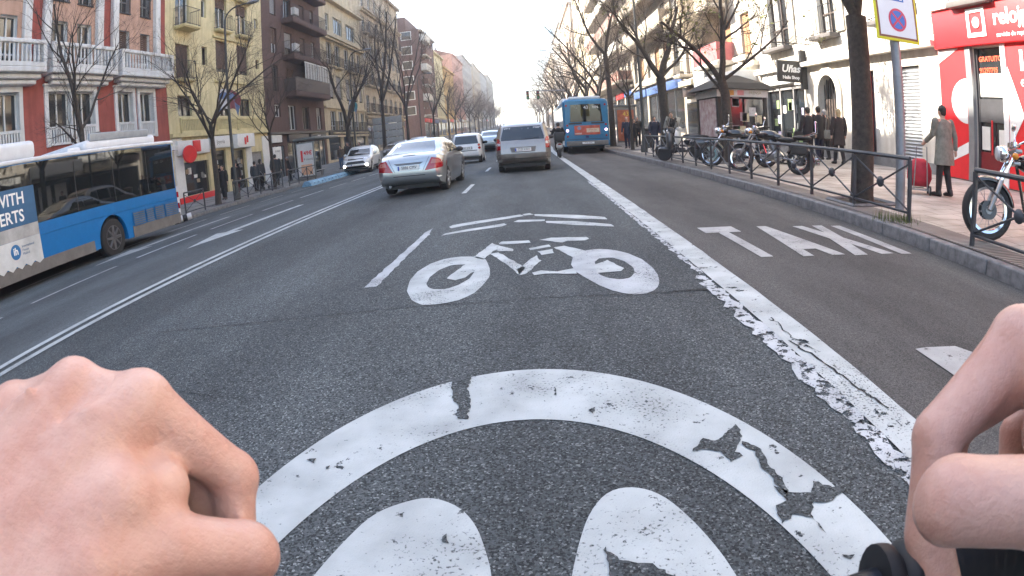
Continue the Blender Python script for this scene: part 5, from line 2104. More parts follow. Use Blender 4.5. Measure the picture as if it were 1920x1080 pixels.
# ---- white SUV coming towards us by the left kerb
def suv():
    root = thing('car', 'white sport utility car facing us with lit fog lamps, beside the blue lane separators', 'car', (-10.75, 38.3, road_z(-10.7, 36)), pi+radians(5))
    paint = paint_mat('white_paint', (0.66, 0.67, 0.68), 0.3)
    L = 4.65
    out = [(.10, .40), (.0, .55), (.02, .85), (.12, 1.10), (.35, 1.45), (.55, 1.60), (1.1, 1.68), (2.0, 1.68), (2.6, 1.58), (3.2, 1.16), (3.9, 1.04), (4.4, .90), (4.62, .72), (4.64, .45), (4.5, .30), (2.4, .28), (.5, .32)]
    v, f = car_body(out, [.90, 3.65], .36, tumble(.90, 1.02, .25, L), rnd=.13)
    finish_car(root, v, f, paint)
    sk = Skin(v, f)
    g = MB()
    sk.lay(g, [(-.72, 1.12), (.72, 1.12), (.62, 1.56), (-.62, 1.56)], 'front', CARGL)
    g.build('windscreen', root)
    g = MB()
    sk.lay(g, [(-.70, 1.15), (.70, 1.15), (.60, 1.55), (-.60, 1.55)], 'rear', CARGL)
    g.build('rear_window', root)
    for ax in ('right', 'left'):
        g = MB()
        sk.lay(g, [(.40, 1.12), (1.0, 1.10), (1.0, 1.54), (.7, 1.54)], ax, CARGL)
        sk.lay(g, [(1.06, 1.08), (1.9, 1.06), (1.9, 1.56), (1.06, 1.55)], ax, CARGL)
        sk.lay(g, [(1.97, 1.06), (3.0, 1.07), (2.5, 1.46), (1.97, 1.56)], ax, CARGL)
        g.parts('side_window', root)
        g = MB()
        sk.lay(g, [(1.40, .32), (3.15, .32), (3.15, .44), (1.40, .44)], ax, BLKP, .006)
        g.build('sill_trim', root)
    g = MB()
    sk.lay(g, [(-.50, .86), (.50, .86), (.52, .96), (-.52, .96)], 'front', CHROME, .012)
    sk.lay(g, [(-.46, .88), (.46, .88), (.48, .94), (-.48, .94)], 'front', BLKP, .018)
    sk.lay(g, [(-.62, .62), (.62, .62), (.50, .78), (-.50, .78)], 'front', BLKP, .014)
    g.build('grille', root)
    hl = [(.50, .84), (.86, .92), (.84, 1.00), (.55, .96)]
    for p in (hl, mir(hl)):
        g = MB()
        sk.lay(g, p, 'front', LAMPW, .012, .05)
        g.build('headlamp', root)
    for s in (-1, 1):
        g = MB()
        P = [(s*.70+.085*cos(2*pi*k/14), .52+.085*sin(2*pi*k/14)) for k in range(14)]
        sk.lay(g, P, 'front', LAMPON, .02, .05)
        g.build('fog_lamp', root)
    g = MB()
    sk.lay(g, [(-.85, .36), (.85, .36), (.80, .50), (-.80, .50)], 'front', BLKP, .012)
    g.build('bumper', root)
    plate(root, sk, -.26, .26, .52, .62, '', 'front')
    for x in (-.76, .76):
        for y in (.90, 3.65):
            wheel(root, x, y, .36, .22, out=1 if x > 0 else -1)
    mirror(root, .88, 2.85, 1.14, paint, 1)
    mirror(root, -.88, 2.85, 1.14, paint, -1)
    un = MB()
    un.box(-.7, .35, .22, .7, 4.3, .36, BLKP)
    un.build('underbody', root, smooth=0)


suv()
saloon('dark car behind the white sport utility car', -10.2, 47.5, paint_mat('dark_paint', (0.03, 0.03, 0.035), .3), pi)
saloon('white car mostly hidden behind the silver coupe, farther along the oncoming lane', -9.9, 55, paint_mat('white_paint', (0.66, 0.67, 0.68)), pi)


# ------------------------------------------------------------------ buses
BUSB = mat('bus_blue', (0.003, 0.150, 0.42), 0.35, var=0.05, coat=0.2)
BUSB2 = mat('rear_bus_blue', (0.006, 0.155, 0.32), 0.35, var=0.06, coat=0.4)
BUSG = glass_mat('bus_glass', (0.010, 0.012, 0.013), 0.025)
BUSW = mat('bus_white', (0.66, 0.67, 0.68), 0.4, var=0.05)
BUSGREY = mat('bus_skirt_grey', (0.16, 0.15, 0.14), 0.55, var=0.12)


def bus_shell(L, Wd, z0, z1, m, wheels, wr, r=.16, belt=None, mlow=None):
    """Body with rounded roof edges and wheel arches, along +y from the rear."""
    b = MB()
    out = [(-Wd/2, z0), (Wd/2, z0)]
    n = 6
    for k in range(n+1):
        a = pi/2*k/n
        out.append((Wd/2-r+r*cos(a), z1-r+r*sin(a)))
    for k in range(n+1):
        a = pi/2+pi/2*k/n
        out.append((-Wd/2+r+r*cos(a), z1-r+r*sin(a)))
    # side walls below arches are cut by boxes between wheels, the body above is one prism
    za = wr*2+.10
    up = [(-Wd/2, za), (Wd/2, za)]+out[2:]
    ys = [(0.0, -.0)]
    st = [(0.0, .10), (.06, .03), (.16, 0.0), (L-.16, 0.0), (L-.06, .03), (L, .10)]
    rings = []
    cz = (za+z1)/2
    for (y, ins) in st:
        rings.append([(p[0]*(1-ins/(Wd/2)), y, p[1]-(ins if p[1] > za+.1 else 0)) for p in up])
    k = len(up)
    v = [p for r_ in rings for p in r_]
    f = [(j*k+i, j*k+(i+1) % k, (j+1)*k+(i+1) % k, (j+1)*k+i) for j in range(len(rings)-1) for i in range(k)]
    f += [tuple(range(k))[::-1], tuple(range((len(rings)-1)*k, len(rings)*k))]
    f = [t[::-1] for t in f]
    b.add(v, f, m)
    # lower skirts with arches
    edges = [0.03]
    for wy in wheels:
        edges += [wy-wr*1.22, wy+wr*1.22]
    edges.append(L-.03)
    for i in range(0, len(edges), 2):
        b.box(-Wd/2+.012, edges[i], z0, Wd/2-.012, edges[i+1], za-.003, mlow or m)
    for wy in wheels:
        R_ = wr*1.2
        for s in (-1, 1):
            P = [(wy-wr*1.22, za-.003)]+[(wy+R_*cos(pi-pi*k/14), wr+R_*sin(pi-pi*k/14)*((za-.02-wr)/R_)) for k in range(15)]+[(wy+wr*1.22, za-.003)]
            b.prism(P[::-1], s*(Wd/2-.012) if s > 0 else -Wd/2+.012, s*(Wd/2-.10), m, 'x')
        b.box(-Wd/2+.3, wy-R_, z0+.1, Wd/2-.3, wy+R_, za-.01, BLKP)
    return b


def left_bus():
    L, Wd = 12.0, 2.5
    X, Y = -11.12, 14.05
    root = thing('city_bus', 'blue city bus with long dark windows, white roof pods and a side advert', 'bus', (X, Y, road_z(X, 8)-.02), pi-radians(.4))
    H = 2.66
    wh = [3.15, 9.0]
    b = bus_shell(L, Wd, .32, H, BUSB, wh, .47, .14)
    body = b.build('body', root, smooth=30)
    s = -Wd/2            # the side we see is local -x (the bus is turned round)
    for sd in (-1, 1):
        x = sd*Wd/2
        g = MB()
        g.box(x-.004 if sd > 0 else x-.010, .16, 1.30, x+.010 if sd > 0 else x+.004, L-.2, H-.10, BUSG)
        so = g.build('side_window', root, smooth=0)
        f = MB()
        for y in (1.45, 2.9, 4.35, 5.8, 7.3, 8.8, 10.3):
            f.box(min(x+sd*.0105, x+sd*.013), y-.012, 1.32, max(x+sd*.0105, x+sd*.013), y+.012, H-.22, BLKP)
        f.build('frame', so, smooth=0)
        t = MB()
        a = x+sd*.0
        t.box(min(a, x+sd*.008), .05, .30, max(a, x+sd*.008), 2.35, .60, BUSGREY)
        t.box(min(a, x+sd*.008), 3.95, .30, max(a, x+sd*.008), L-.1, .55, BUSGREY)
        t.build('skirt', root, smooth=0)
        gr = MB()
        for (y0, y1) in ((.15, .80), (.84, 1.30), (1.34, 1.72), (1.76, 2.3)):
            gr.box(min(a+sd*.009, a+sd*.016), y0, .58, max(a+sd*.009, a+sd*.016), y1, .98-.02*y0, mat('grille_blue', (.012, .12, .30), .5, var=.1))
            for k in range(6):
                z = .61+.055*k
                gr.box(min(a+sd*.0165, a+sd*.026), y0+.03, z, max(a+sd*.0165, a+sd*.026), y1-.03, z+.022, BUSGREY)
        gr.build('engine_grille', root, smooth=0)
    # advert panel, cut into teeth along its bottom edge, over side and windows
    ad = MB()
    x0, x1 = -Wd/2-.022, -Wd/2-.012
    y0, y1 = 5.75, 11.6
    teeth = [(y0, .56)]
    k = 0
    y = y0
    while y < y1-.1:
        y += .14
        k += 1
        teeth.append((min(y, y1), .50 if k % 2 else .58))
    low = teeth+[(y1, 1.08), (y0, 1.08)]
    ad.prism(low[::-1], x0, x1, mat('advert_white', (.60, .61, .60), .5, var=.15, scale=1.2), 'x')
    ad.box(x0, y0, 1.083, x1, y1, 1.34, mat('advert_grey_band', (.42, .42, .41), .5, var=.2, scale=2))
    ad.box(x0, y0, 1.343, x1, y1, 2.10, mat('advert_blue', (.035, .12, .24), .5, var=.12, scale=1.5))
    ao = ad.build('advert', root, smooth=0)
    R = (UP, 0, -pi/2)
    text('WITH', .34, ao, (x0-.002, 6.52, 1.88), R, LETW, bold=.006, ext=.001)
    text('EXPERTS', .34, ao, (x0-.002, 6.80, 1.53), R, LETW, bold=.006, ext=.001)
    text('International\nHouse\nMadrid', .075, ao, (x0-.002, 6.35, .86), R, mat('advert_text_blue', (.05, .13, .25), .5, var=0), align='LEFT', ext=.001)
    text('91 310 13 14', .08, ao, (x0-.002, 7.35, .77), R, mat('advert_text_blue', (.05, .13, .25), .5, var=0), ext=.001)
    e = MB()
    e.lathe([(.001, x0-.004), (.15, x0-.004), (.15, x0), (.001, x0)], mat('advert_emblem', (.03, .16, .36), .5, var=0), (0, 6.55, .86), 'x', 24)
    e.build('emblem', ao, smooth=0)
    text('ih', .20, ao, (x0-.006, 6.55, .87), R, LETW, bold=.006, ext=.001)
    for x in (-1, 1):
        for y in wh:
            wheel(root, x*(Wd/2-.17), y, .47, .28, rim=mat('grey_hub', (.10, .10, .105), .5, .4), out=x, spokes=8)
    p = MB()
    p.rbox(-1.0, .55, H+.003, 1.0, 3.6, H+.26, BUSW, .10)
    p.rbox(-.85, 3.62, H+.003, .85, 4.1, H+.14, BUSW, .05)
    p.build('roof_pod', root)
    p = MB()
    p.rbox(-1.1, 5.4, H+.003, 1.1, 9.4, H+.40, BUSW, .12)
    p.build('roof_pod', root)
    p = MB()
    p.box(-.3, 2.2, H+.27, .0, 2.3, H+.55, BUSGREY)
    p.rbox(-1.0, .9, H+.22, -.92, 3.4, H+.42, mat('pod_grey', (.30, .33, .36), .4, .3), .02)
    p.build('roof_panel', root)
    p = MB()
    p.rbox(-Wd/2-.012, .02, H-.085, Wd/2+.012, L-.02, H+.012, BUSW, .03)
    p.build('roof_edge', root)
    re = MB()
    re.box(-1.15, -.012, .35, 1.15, -.003, 1.25, BUSB)
    re.box(-1.0, -.016, 1.45, 1.0, -.003, 2.3, BUSG)
    for x in (-1.05, 1.05):
        for z in (.7, .9, 1.1):
            re.ball((x, -.01, z), (.06, .03, .06), LAMPR, 10, 6)
    re.build('rear_panel', root, smooth=0)
    st = MB()
    for k in range(5):                            # red and white striped chevrons on the rear corner
        st.box(-Wd/2-.006, .02, .55+.16*k, -Wd/2+.004, .10, .70+.16*k, LAMPR if k % 2 else BUSW)
    st.build('warning_stripe', root, smooth=0)


left_bus()


def right_bus():
    L, Wd = 11.5, 2.42
    X, Y = 3.22, 30.6
    root = thing('city_bus', 'blue city bus seen from behind with an orange advert under its rear window', 'bus', (X, Y, road_z(X, Y)), radians(-0.4))
    H = 2.95
    b = bus_shell(L, Wd, .42, H, BUSB2, [2.6, 8.8], .47, .20, mlow=BUSB2)
    b.build('body', root, smooth=30)
    r = MB()
    r.rbox(-1.12, -.05, .44, 1.12, .03, .70, BUSGREY, .03)
    r.build('bumper', root)
    g = MB()
    g.prism([(-.86, 1.72), (.86, 1.72), (.80, 2.66), (-.80, 2.66)], -.022, -.003, BUSG)
    rw = g.build('rear_window', root, smooth=0)
    text('43', .26, rw, (.02, -.024, 2.48), (UP, 0, 0), LETW, ext=.001)
    text('7076', .18, rw, (.50, -.024, 2.48), (UP, 0, 0), LETW, ext=.001)
    text('3', .24, rw, (-.5, -.024, 2.50), (UP, 0, 0), CURT, ext=.001)
    t = MB()
    t.box(-.95, -.02, 1.60, -.25, -.003, 1.68, BLKP)
    t.box(.25, -.02, 1.60, .95, -.003, 1.68, BLKP)
    t.box(-.08, -.02, .85, .08, -.003, .97, mat('dark_blue', (.01, .02, .12), .5))
    t.box(-1.1, -.015, .78, 1.1, -.003, .80, BLKP)
    t.build('trim', root, smooth=0)
    a = MB()
    a.box(-.66, -.024, 1.02, .70, -.003, 1.52, mat('advert_orange', (.52, .09, .05), .5, var=.25, scale=3))
    a.box(-.02, -.03, 1.14, .66, -.0245, 1.36, mat('advert_cream', (.62, .5, .36), .5, var=.1))
    a.box(-.64, -.03, 1.05, -.28, -.0245, 1.13, mat('advert_pale', (.6, .42, .38), .5, var=.1))
    a.lathe([(.001, -.03), (.10, -.03), (.10, -.0245), (.001, -.0245)], mat('advert_grey_blue', (.2, .24, .35), .5), (-.40, 0, 1.38), 'y', 16)
    ao = a.build('advert', root, smooth=0)
    text('Despierta', .10, ao, (.32, -.031, 1.30), (UP, 0, 0), mat('advert_red_text', (.4, .05, .03), .5, var=0), ext=.001)
    text('oferta', .09, ao, (.30, -.031, 1.20), (UP, 0, 0), mat('advert_red_text', (.4, .05, .03), .5, var=0), ext=.001)
    pm = MB()
    pm.box(-.28, -.062, .53, .36, -.053, .63, PLATE)
    po = pm.build('number_plate', root, smooth=0)
    text('7076 GDX', .09, po, (.04, -.063, .58), (UP, 0, 0), LETK, ext=.001)
    for s in (-1, 1):
        l_ = MB()
        l_.lathe([(.001, -.05), (.05, -.045), (.062, -.02), (.062, -.003)], mat('lit_tail_lamp', (.9, .4, .5), .2, var=0, emit=(1.0, .45, .55), estr=2.5), (s*1.03, 0, 1.27), 'y', 16)
        l_.build('tail_lamp', root)
        l_ = MB()
        for z in (1.55, .95, 2.62):
            l_.lathe([(.001, -.035), (.055, -.03), (.06, -.003)], LAMPR, (s*1.03, 0, z), 'y', 14)
        l_.parts('small_lamp', root)
        x = s*Wd/2
        g = MB()
        g.box(min(x, x+s*.008), .5, 1.35, max(x, x+s*.008), L-.2, 2.6, BUSG)
        g.build('side_window', root, smooth=0)
        for y in (2.6, 8.8):
            wheel(root, s*(Wd/2-.17), y, .47, .28, rim=mat('grey_hub', (.10, .10, .105), .5, .4), out=s, spokes=8)
    sd = MB()
    sd.box(-Wd/2-.008, .1, .5, -Wd/2-.003, L-.1, 1.33, BUSW)
    sd.build('side_panel', root, smooth=0)
    p = MB()
    p.rbox(-.85, .3, H+.003, .85, 3.2, H+.16, BUSW, .06)
    p.rbox(-1.0, 4.2, H+.003, 1.0, 8.0, H+.30, BUSW, .08)
    p.build('roof_pod', root)
    ax = MB()
    ax.box(-.8, .4, .25, .8, 11, .43, BLKP)
    ax.build('underbody', root, smooth=0)


right_bus()
# ------------------------------------------------------------------ trees (bare, winter)
BARK = mat('dark_bark', (0.050, 0.040, 0.033), 0.9, var=0.25, scale=14, bump=0.5, bscale=35)
TWIG = mat('twig_bark', (0.075, 0.055, 0.042), 0.9, var=0.2, scale=5)
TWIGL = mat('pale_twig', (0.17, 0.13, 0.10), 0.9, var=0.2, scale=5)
BUD = mat('yellow_green_bud', (0.16, 0.17, 0.05), 0.8, var=0.25, scale=3)


def rvec(r):
    v = Vector((r.gauss(0, 1), r.gauss(0, 1), r.gauss(0, 1)))
    return v.normalized()


def grow(b, p, d, L, r, lev, rnd, spread, upk, m2, buds=None):
    n = 5 if lev >= 3 else (4 if lev == 2 else 3)
    P, Rr = [Vector(p)], [r]
    d = Vector(d).normalized()
    dirs = [d]
    for k in range(n):
        d = (d+rvec(rnd)*(.20 if lev > 1 else .28)+Vector((0, 0, upk))).normalized()
        P.append(P[-1]+d*(L/n))
        Rr.append(r*(1-.62*(k+1)/n))
        dirs.append(d)
    b.tube(P, Rr, BARK if lev >= 2 else m2, 7 if lev >= 3 else (5 if lev == 2 else 3), cap=False)
    if lev == 0:
        return
    kids = {4: 4, 3: 6, 2: 7, 1: 6}.get(lev, 5)
    for k in range(kids):
        t = .28+.72*(k+rnd.random())/kids
        i = min(n-1, int(t*n))
        q = P[i].lerp(P[i+1], t*n-i)
        ax = dirs[i]
        side = rvec(rnd)
        side = (side-ax*side.dot(ax)).normalized()
        dd = (ax*rnd.uniform(.55, .95)+side*spread*rnd.uniform(.7, 1.2)).normalized()
        grow(b, q, dd, L*rnd.uniform(.50, .72)*(1-.25*t), max(.0030, Rr[i]*rnd.uniform(.40, .58)), lev-1, rnd, spread, upk, m2, buds)
    if buds is not None and lev == 1 and rnd.random() < .16:
        for _ in range(2):
            c = P[-1]+rvec(rnd)*.08
            a, e = rvec(rnd)*.06, rvec(rnd)*.05
            buds.add([tuple(c-a), tuple(c+e), tuple(c+a), tuple(c-e)], [(0, 1, 2, 3)], BUD)


def tree(label, loc, trunk, limbs, seed, lev=3, spread=.75, up=.06, m2=None, group='bare street trees', bud=False, pit=True):
    """trunk: [(x,y,z,r)...] local; limbs: (index on trunk or point, direction, length, radius)."""
    rnd = random.Random(seed)
    T = thing('bare_tree', label, 'tree', loc, 0, group)
    b = MB()
    b.tube([t[:3] for t in trunk], [t[3] for t in trunk], BARK, 12)
    b.build('trunk', T, smooth=60)
    c = MB()
    bd = MB() if bud else None
    for (o, d, L, r) in limbs:
        p = trunk[o][:3] if isinstance(o, int) else o
        grow(c, p, d, L, r, lev, rnd, spread, up, m2 or TWIG, bd)
    c.build('crown', T, smooth=60)
    if bud:
        bd.build('buds', T, smooth=0)['kind'] = 'stuff'
    return T


def std_trunk(h, r, seed, lean=.0):
    rnd = random.Random(seed)
    out = [(0, 0, -.1, r*1.35), (0, 0, .12, r*1.12)]
    x = y = 0
    for k in range(1, 6):
        x += rnd.uniform(-.03, .03)+lean/5
        y += rnd.uniform(-.03, .03)
        out.append((x, y, h*k/5, r*(1-.06*k)))
    return out


def auto_limbs(n, seed, L, r, out=.6, lo=None):
    rnd = random.Random(seed)
    res = []
    for k in range(n):
        a = 2*pi*(k+rnd.uniform(-.25, .25))/n
        res.append((-1 if k < 4 else -2, (cos(a)*out, sin(a)*out, 1), L*rnd.uniform(.8, 1.15), r*rnd.uniform(.75, 1.0)))
    return res


# right-hand row, nearest first
tree('thick straight trunk just behind the railing, next to the taxi sign', (5.10, 7.68, pave_z(5.1, 7.7)),
     [(0, 0, -.1, .24), (0, 0, .12, .195), (.02, 0, 1.0, .18), (.03, 0, 2.0, .172), (.06, .02, 2.9, .175)],
     [(4, (-.45, .1, 1), 3.2, .10), (4, (.5, .25, 1), 3.6, .10), (4, (.05, -.3, 1), 3.2, .085)], 31)
tree('forked tree right in front of the newsstand, with a limb reaching over the nail salon', (6.02, 16.55, pave_z(6, 16.5)),
     [(0, 0, -.1, .20), (0, 0, .12, .16), (.01, 0, 1.2, .145), (-.02, 0, 2.1, .15), (-.12, 0, 2.45, .17)],
     [(4, (-.55, -.1, 1), 2.6, .095), (4, (.12, .1, 1), 3.0, .11), (4, (1.0, -.15, .85), 3.0, .06), ((-.1, 0, 2.2), (-.75, .2, .9), 2.2, .06), (4, (-.2, -.5, 1), 2.8, .06)], 37, bud=True, lev=4, spread=.6)
tree('thick forked tree by the far end of the long railing', (5.25, 21.4, pave_z(5.25, 21.4)),
     [(0, 0, -.1, .24), (0, 0, .12, .20), (.0, 0, 1.4, .175), (-.04, 0, 2.5, .17), (-.06, 0, 3.0, .19)],
     [(4, (-.75, 0, 1), 2.8, .12), (4, (.25, .1, 1), 3.2, .14), (4, (.9, .2, 1), 2.6, .07), (4, (-.2, .5, 1), 3.0, .08)], 41, bud=True, lev=4, spread=.6)
tree('slim tree between the railing end and the orange-advert bus', (5.2, 28.2, pave_z(5.2, 28)), std_trunk(2.6, .085, 3), auto_limbs(4, 5, 2.0, .05, .7), 43, lev=3)
tree('tall trunk close behind the corner of the orange-advert bus', (5.15, 34.3, pave_z(5.2, 34.3)),
     [(0, 0, -.1, .24), (0, 0, .12, .20), (.0, 0, 2.0, .17), (-.05, 0, 4.0, .15), (-.12, 0, 5.6, .14)],
     [(4, (-.55, 0, 1), 4.0, .10), (4, (.4, .2, 1), 4.0, .10), (4, (-.1, -.4, 1), 3.6, .08), (3, (-.9, -.1, .7), 2.4, .05)], 47, bud=True, lev=4, spread=.6)
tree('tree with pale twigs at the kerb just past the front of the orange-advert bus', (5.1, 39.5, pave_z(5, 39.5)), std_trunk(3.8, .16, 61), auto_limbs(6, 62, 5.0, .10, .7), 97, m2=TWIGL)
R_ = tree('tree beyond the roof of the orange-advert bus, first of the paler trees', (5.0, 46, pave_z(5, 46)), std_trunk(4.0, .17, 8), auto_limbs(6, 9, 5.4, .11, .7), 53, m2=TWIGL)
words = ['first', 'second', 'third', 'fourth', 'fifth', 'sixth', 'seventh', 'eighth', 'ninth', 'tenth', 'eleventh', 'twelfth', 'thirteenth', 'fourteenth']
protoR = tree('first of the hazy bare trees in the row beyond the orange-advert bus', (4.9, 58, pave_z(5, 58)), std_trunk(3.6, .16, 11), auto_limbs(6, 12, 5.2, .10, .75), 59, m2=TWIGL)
rr = random.Random(77)
for k in range(1, 14):
    y = 58+9.5*k*(1+.05*k)
    o = copy_tree(protoR)
    o.location = (4.9+rr.uniform(-.2, .2), y, pave_z(5, y))
    o.rotation_euler = (0, 0, rr.uniform(0, 6.28))
    s = rr.uniform(.9, 1.25)
    o.scale = (s, s, s)
    o['label'] = f'{words[k]} of the hazy bare trees in the row beyond the orange-advert bus'
# left-hand row
XL = -12.95
tree('bare tree rising behind the roof pods of the side-advert bus, before the red building', (XL, 13.2, pave_z(XL, 13)), std_trunk(3.5, .13, 21),
     [(-1, (.05, -.1, 1), 4.4, .085), (-1, (.1, -.6, .8), 3.2, .065), (-1, (.1, .8, .8), 3.4, .06), (-2, (.2, -.9, .6), 2.0, .05), (-2, (-.3, .5, 1), 2.2, .05)], 61, spread=.7)
tree('slender tree with flag beside the round red shop sign', (XL, 21.4, pave_z(XL, 21.4)), std_trunk(3.4, .13, 23), auto_limbs(7, 25, 3.7, .07, .7), 67)
tree('very thin young tree before the joint of the yellow and brown buildings', (XL, 27.4, pave_z(XL, 27.4)), std_trunk(3.0, .085, 27), auto_limbs(6, 28, 3.3, .045, .65), 71)
tree('dark tree with two wide limbs beside the bus shelter', (XL, 41.0, pave_z(XL, 41.0)), std_trunk(3.2, .22, 29),
     [(-1, (.1, -.85, 1), 5.0, .15), (-1, (-.1, .85, 1), 5.6, .15), (-1, (.3, .2, 1), 4.4, .09), (-2, (.4, -.5, 1), 3.6, .06)], 73, lev=4, spread=.6)
tree('tall tree forking high above the white sport utility car', (XL, 52.0, pave_z(XL, 52.0)), std_trunk(5.0, .21, 33),
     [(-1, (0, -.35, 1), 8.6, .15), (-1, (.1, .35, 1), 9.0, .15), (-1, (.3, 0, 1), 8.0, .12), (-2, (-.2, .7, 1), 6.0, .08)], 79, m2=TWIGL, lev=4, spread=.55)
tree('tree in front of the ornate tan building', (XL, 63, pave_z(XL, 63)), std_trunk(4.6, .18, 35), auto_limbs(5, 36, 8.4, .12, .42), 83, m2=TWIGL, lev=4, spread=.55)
protoL = tree('forked tree at the foot of the brown brick corner block', (XL+.4, 79, pave_z(XL, 79)), std_trunk(4.0, .19, 37),
              [(-1, (.4, -.7, 1), 6.4, .14), (-1, (.2, .7, 1), 6.4, .14), (-1, (-.3, 0, 1), 5.4, .10)], 89)
for k in range(1, 14):
    y = 86+9.5*k*(1+.05*k)
    o = copy_tree(protoL if k == 1 else protoR)
    o.location = (XL+rr.uniform(-.2, .4), y, pave_z(XL, y))
    o.rotation_euler = (0, 0, rr.uniform(0, 6.28))
    s = rr.uniform(.9, 1.3)
    o.scale = (s, s, s)
    o['label'] = f'{words[k-1]} of the bare trees in the row beyond the brick corner block'

# ------------------------------------------------------------------ street furniture
RAILM = mat('dark_rail_paint', (0.045, 0.050, 0.060), 0.45, 0.2, var=0.15)
GALV = mat('galvanised_pole', (0.22, 0.235, 0.26), 0.5, 0.5, var=0.12)


def railing(label, x, ys, h=.80, cross=True, m=None, xs=None):
    """Pavement railing along the kerb: posts at ys, rails, crossed braces with a boss in the middle."""
    m = m or RAILM
    T = thing('railing', label, 'railing', (x, ys[0], pave_z(x, ys[0])), 0, 'kerbside railings')
    pz = lambda y: pave_z(x, y)-pave_z(x, ys[0])
    L = [(y-ys[0]) for y in ys]
    b = MB()
    b.tube([(0, l, h+pz(y)) for l, y in zip(L, ys)], .028, m, 8)
    b.build('top_rail', T)
    b = MB()
    b.tube([(0, l, .12+pz(y)) for l, y in zip(L, ys)], .018, m, 6)
    b.build('bottom_rail', T)
    for l, y in zip(L, ys):
        b = MB()
        b.box(-.022, l-.022, pz(y)-.05, .022, l+.022, h+pz(y)-.02, m)
        b.build('post', T)
    for i in range(len(L)-1):
        b = MB()
        y0, y1, za, zb = L[i], L[i+1], pz(ys[i]), pz(ys[i+1])
        b.tube([(0, y0, .14+za), (0, y1, h-.06+zb)], .014, m, 6)
        b.tube([(.001, y0, h-.06+za), (.001, y1, .14+zb)], .014, m, 6)
        b.ball((0, (y0+y1)/2, (h+.08)/2+(za+zb)/2), (.05, .075, .075), m, 10, 6)
        b.build('cross_brace', T)
    return T


railing('long dark pavement railing with crossed braces, before the parked motorcycles', 4.72, [5.92+1.405*k for k in range(13)])
railing('short dark railing in front of the chrome motorcycle', 4.60, [4.52-1.42*k for k in range(4)])
railing('dark railing ahead of the shop with the round red sign', -12.62, [18.3, 19.75, 21.2, 22.65][:2], .85)
railing('dark railing below the people walking past the yellow building', -12.62, [22.3+1.35*k for k in range(5)], .85)
railing('dark railing beside the 1.49 euro poster', -12.62, [28.6+1.35*k for k in range(4)], .85)

# taxi sign on its pole
T = thing('traffic_sign', 'yellow bordered taxi and no stopping sign on a grey pole', 'sign', (5.31, 6.9, pave_z(5.3, 6.9)))
b = MB()
b.tube([(0, 0, -.05), (0, 0, 3.75)], .078, GALV, 14)
b.build('pole', T)
b = MB()
z0, z1 = 2.42, 3.72
b.rbox(-.40, -.115, z0, .42, -.082, z1, mat('sign_yellow', (.62, .58, .02), .4, var=.03), .012)
pl = b.build('sign_plate', T)
b = MB()
b.box(-.365, -.119, z0+.04, .385, -.1155, z1-.04, mat('sign_maroon', (.16, .05, .03), .4, var=0))
b.box(-.335, -.123, z0+.07, .355, -.1195, z1-.07, mat('sign_white', (.62, .66, .74), .4, var=.03))
b.build('border', pl, smooth=0)
b = MB()
SB = mat('sign_blue', (.015, .12, .48), .4, var=.03)
b.box(-.15, -.127, z0+.60, .17, -.1235, z0+.84, SB)
pp = b.build('taxi_plate', pl, smooth=0)
text('TAXI', .12, pp, (.01, -.128, z0+.66), (UP, 0, 0), LETW, bold=.004, ext=.001)
text('P', .10, pp, (.01, -.128, z0+.78), (UP, 0, 0), LETW, bold=.004, ext=.001)
b = MB()
cz = z0+.315
b.lathe([(.001, -.126), (.172, -.126), (.172, -.1235), (.001, -.1235)], mat('sign_red', (.48, .03, .09), .4, var=0), (.01, 0, cz), 'y', 32)
b.lathe([(.001, -.129), (.138, -.129), (.138, -.1265), (.001, -.1265)], SB, (.01, 0, cz), 'y', 32)
for s in (1, -1):
    a = s*pi/4
    dx, dz, w = cos(a)*.138, sin(a)*.138, .015
    nx, nz = -sin(a)*w, cos(a)*w
    b.prism([(.01-dx-nx, cz-dz-nz), (.01+dx-nx, cz+dz-nz), (.01+dx+nx, cz+dz+nz), (.01-dx+nx, cz-dz+nz)], -.131-.002*(s > 0), -.1295, MATS['sign_red'])
b.build('no_stopping_disc', pl, smooth=0)


def lamp_post(label, x, y, h, arm, m=None, r=.075, banner=None):
    m = m or mat('post_green_grey', (.05, .055, .055), .5, .3, var=.1)
    T = thing('street_lamp', label, 'street lamp', (x, y, pave_z(x, y)), 0, 'street lamps')
    b = MB()
    b.lathe([(.16, -.05), (.16, .25), (.11, .35), (r, 1.1), (r*.9, h*.5), (r*.65, h-.6)], m, n=14)
    P = [(0, 0, h-.62)]
    for k in range(1, 9):
        a = pi/2*k/8
        P.append((arm*(1-cos(a))*.6, 0, h-.62+.62*sin(a)))
    P.append((arm, 0, h+.02))
    b.tube(P, [r*.65]+[r*.5]*9, m, 8)
    b.build('post', T)
    b = MB()
    b.ball((arm+.28*(1 if arm > 0 else -1), 0, h), (.34, .14, .085), GALV, 14, 8)
    b.build('lamp_head', T)
    if banner:
        for (dy, col, col2, ss) in banner:
            b = MB()
            n = 8
            for i in range(n):
                for j in range(6):
                    f = lambda u, w: (.10*sin(5*u+3*w)*u, dy*(.12+u*.95), banner_z+w*.9-.25*u*u+.05*sin(4*u))
                    u0, u1, w0, w1 = i/n, (i+1)/n, j/6, (j+1)/6
                    b.add([f(u0, w0), f(u1, w0), f(u1, w1), f(u0, w1)], [(0, 1, 2, 3)], col if (j < 3) == (i < 5) or j == 5 else col2)
            b.build('banner', T, smooth=80)
    return T


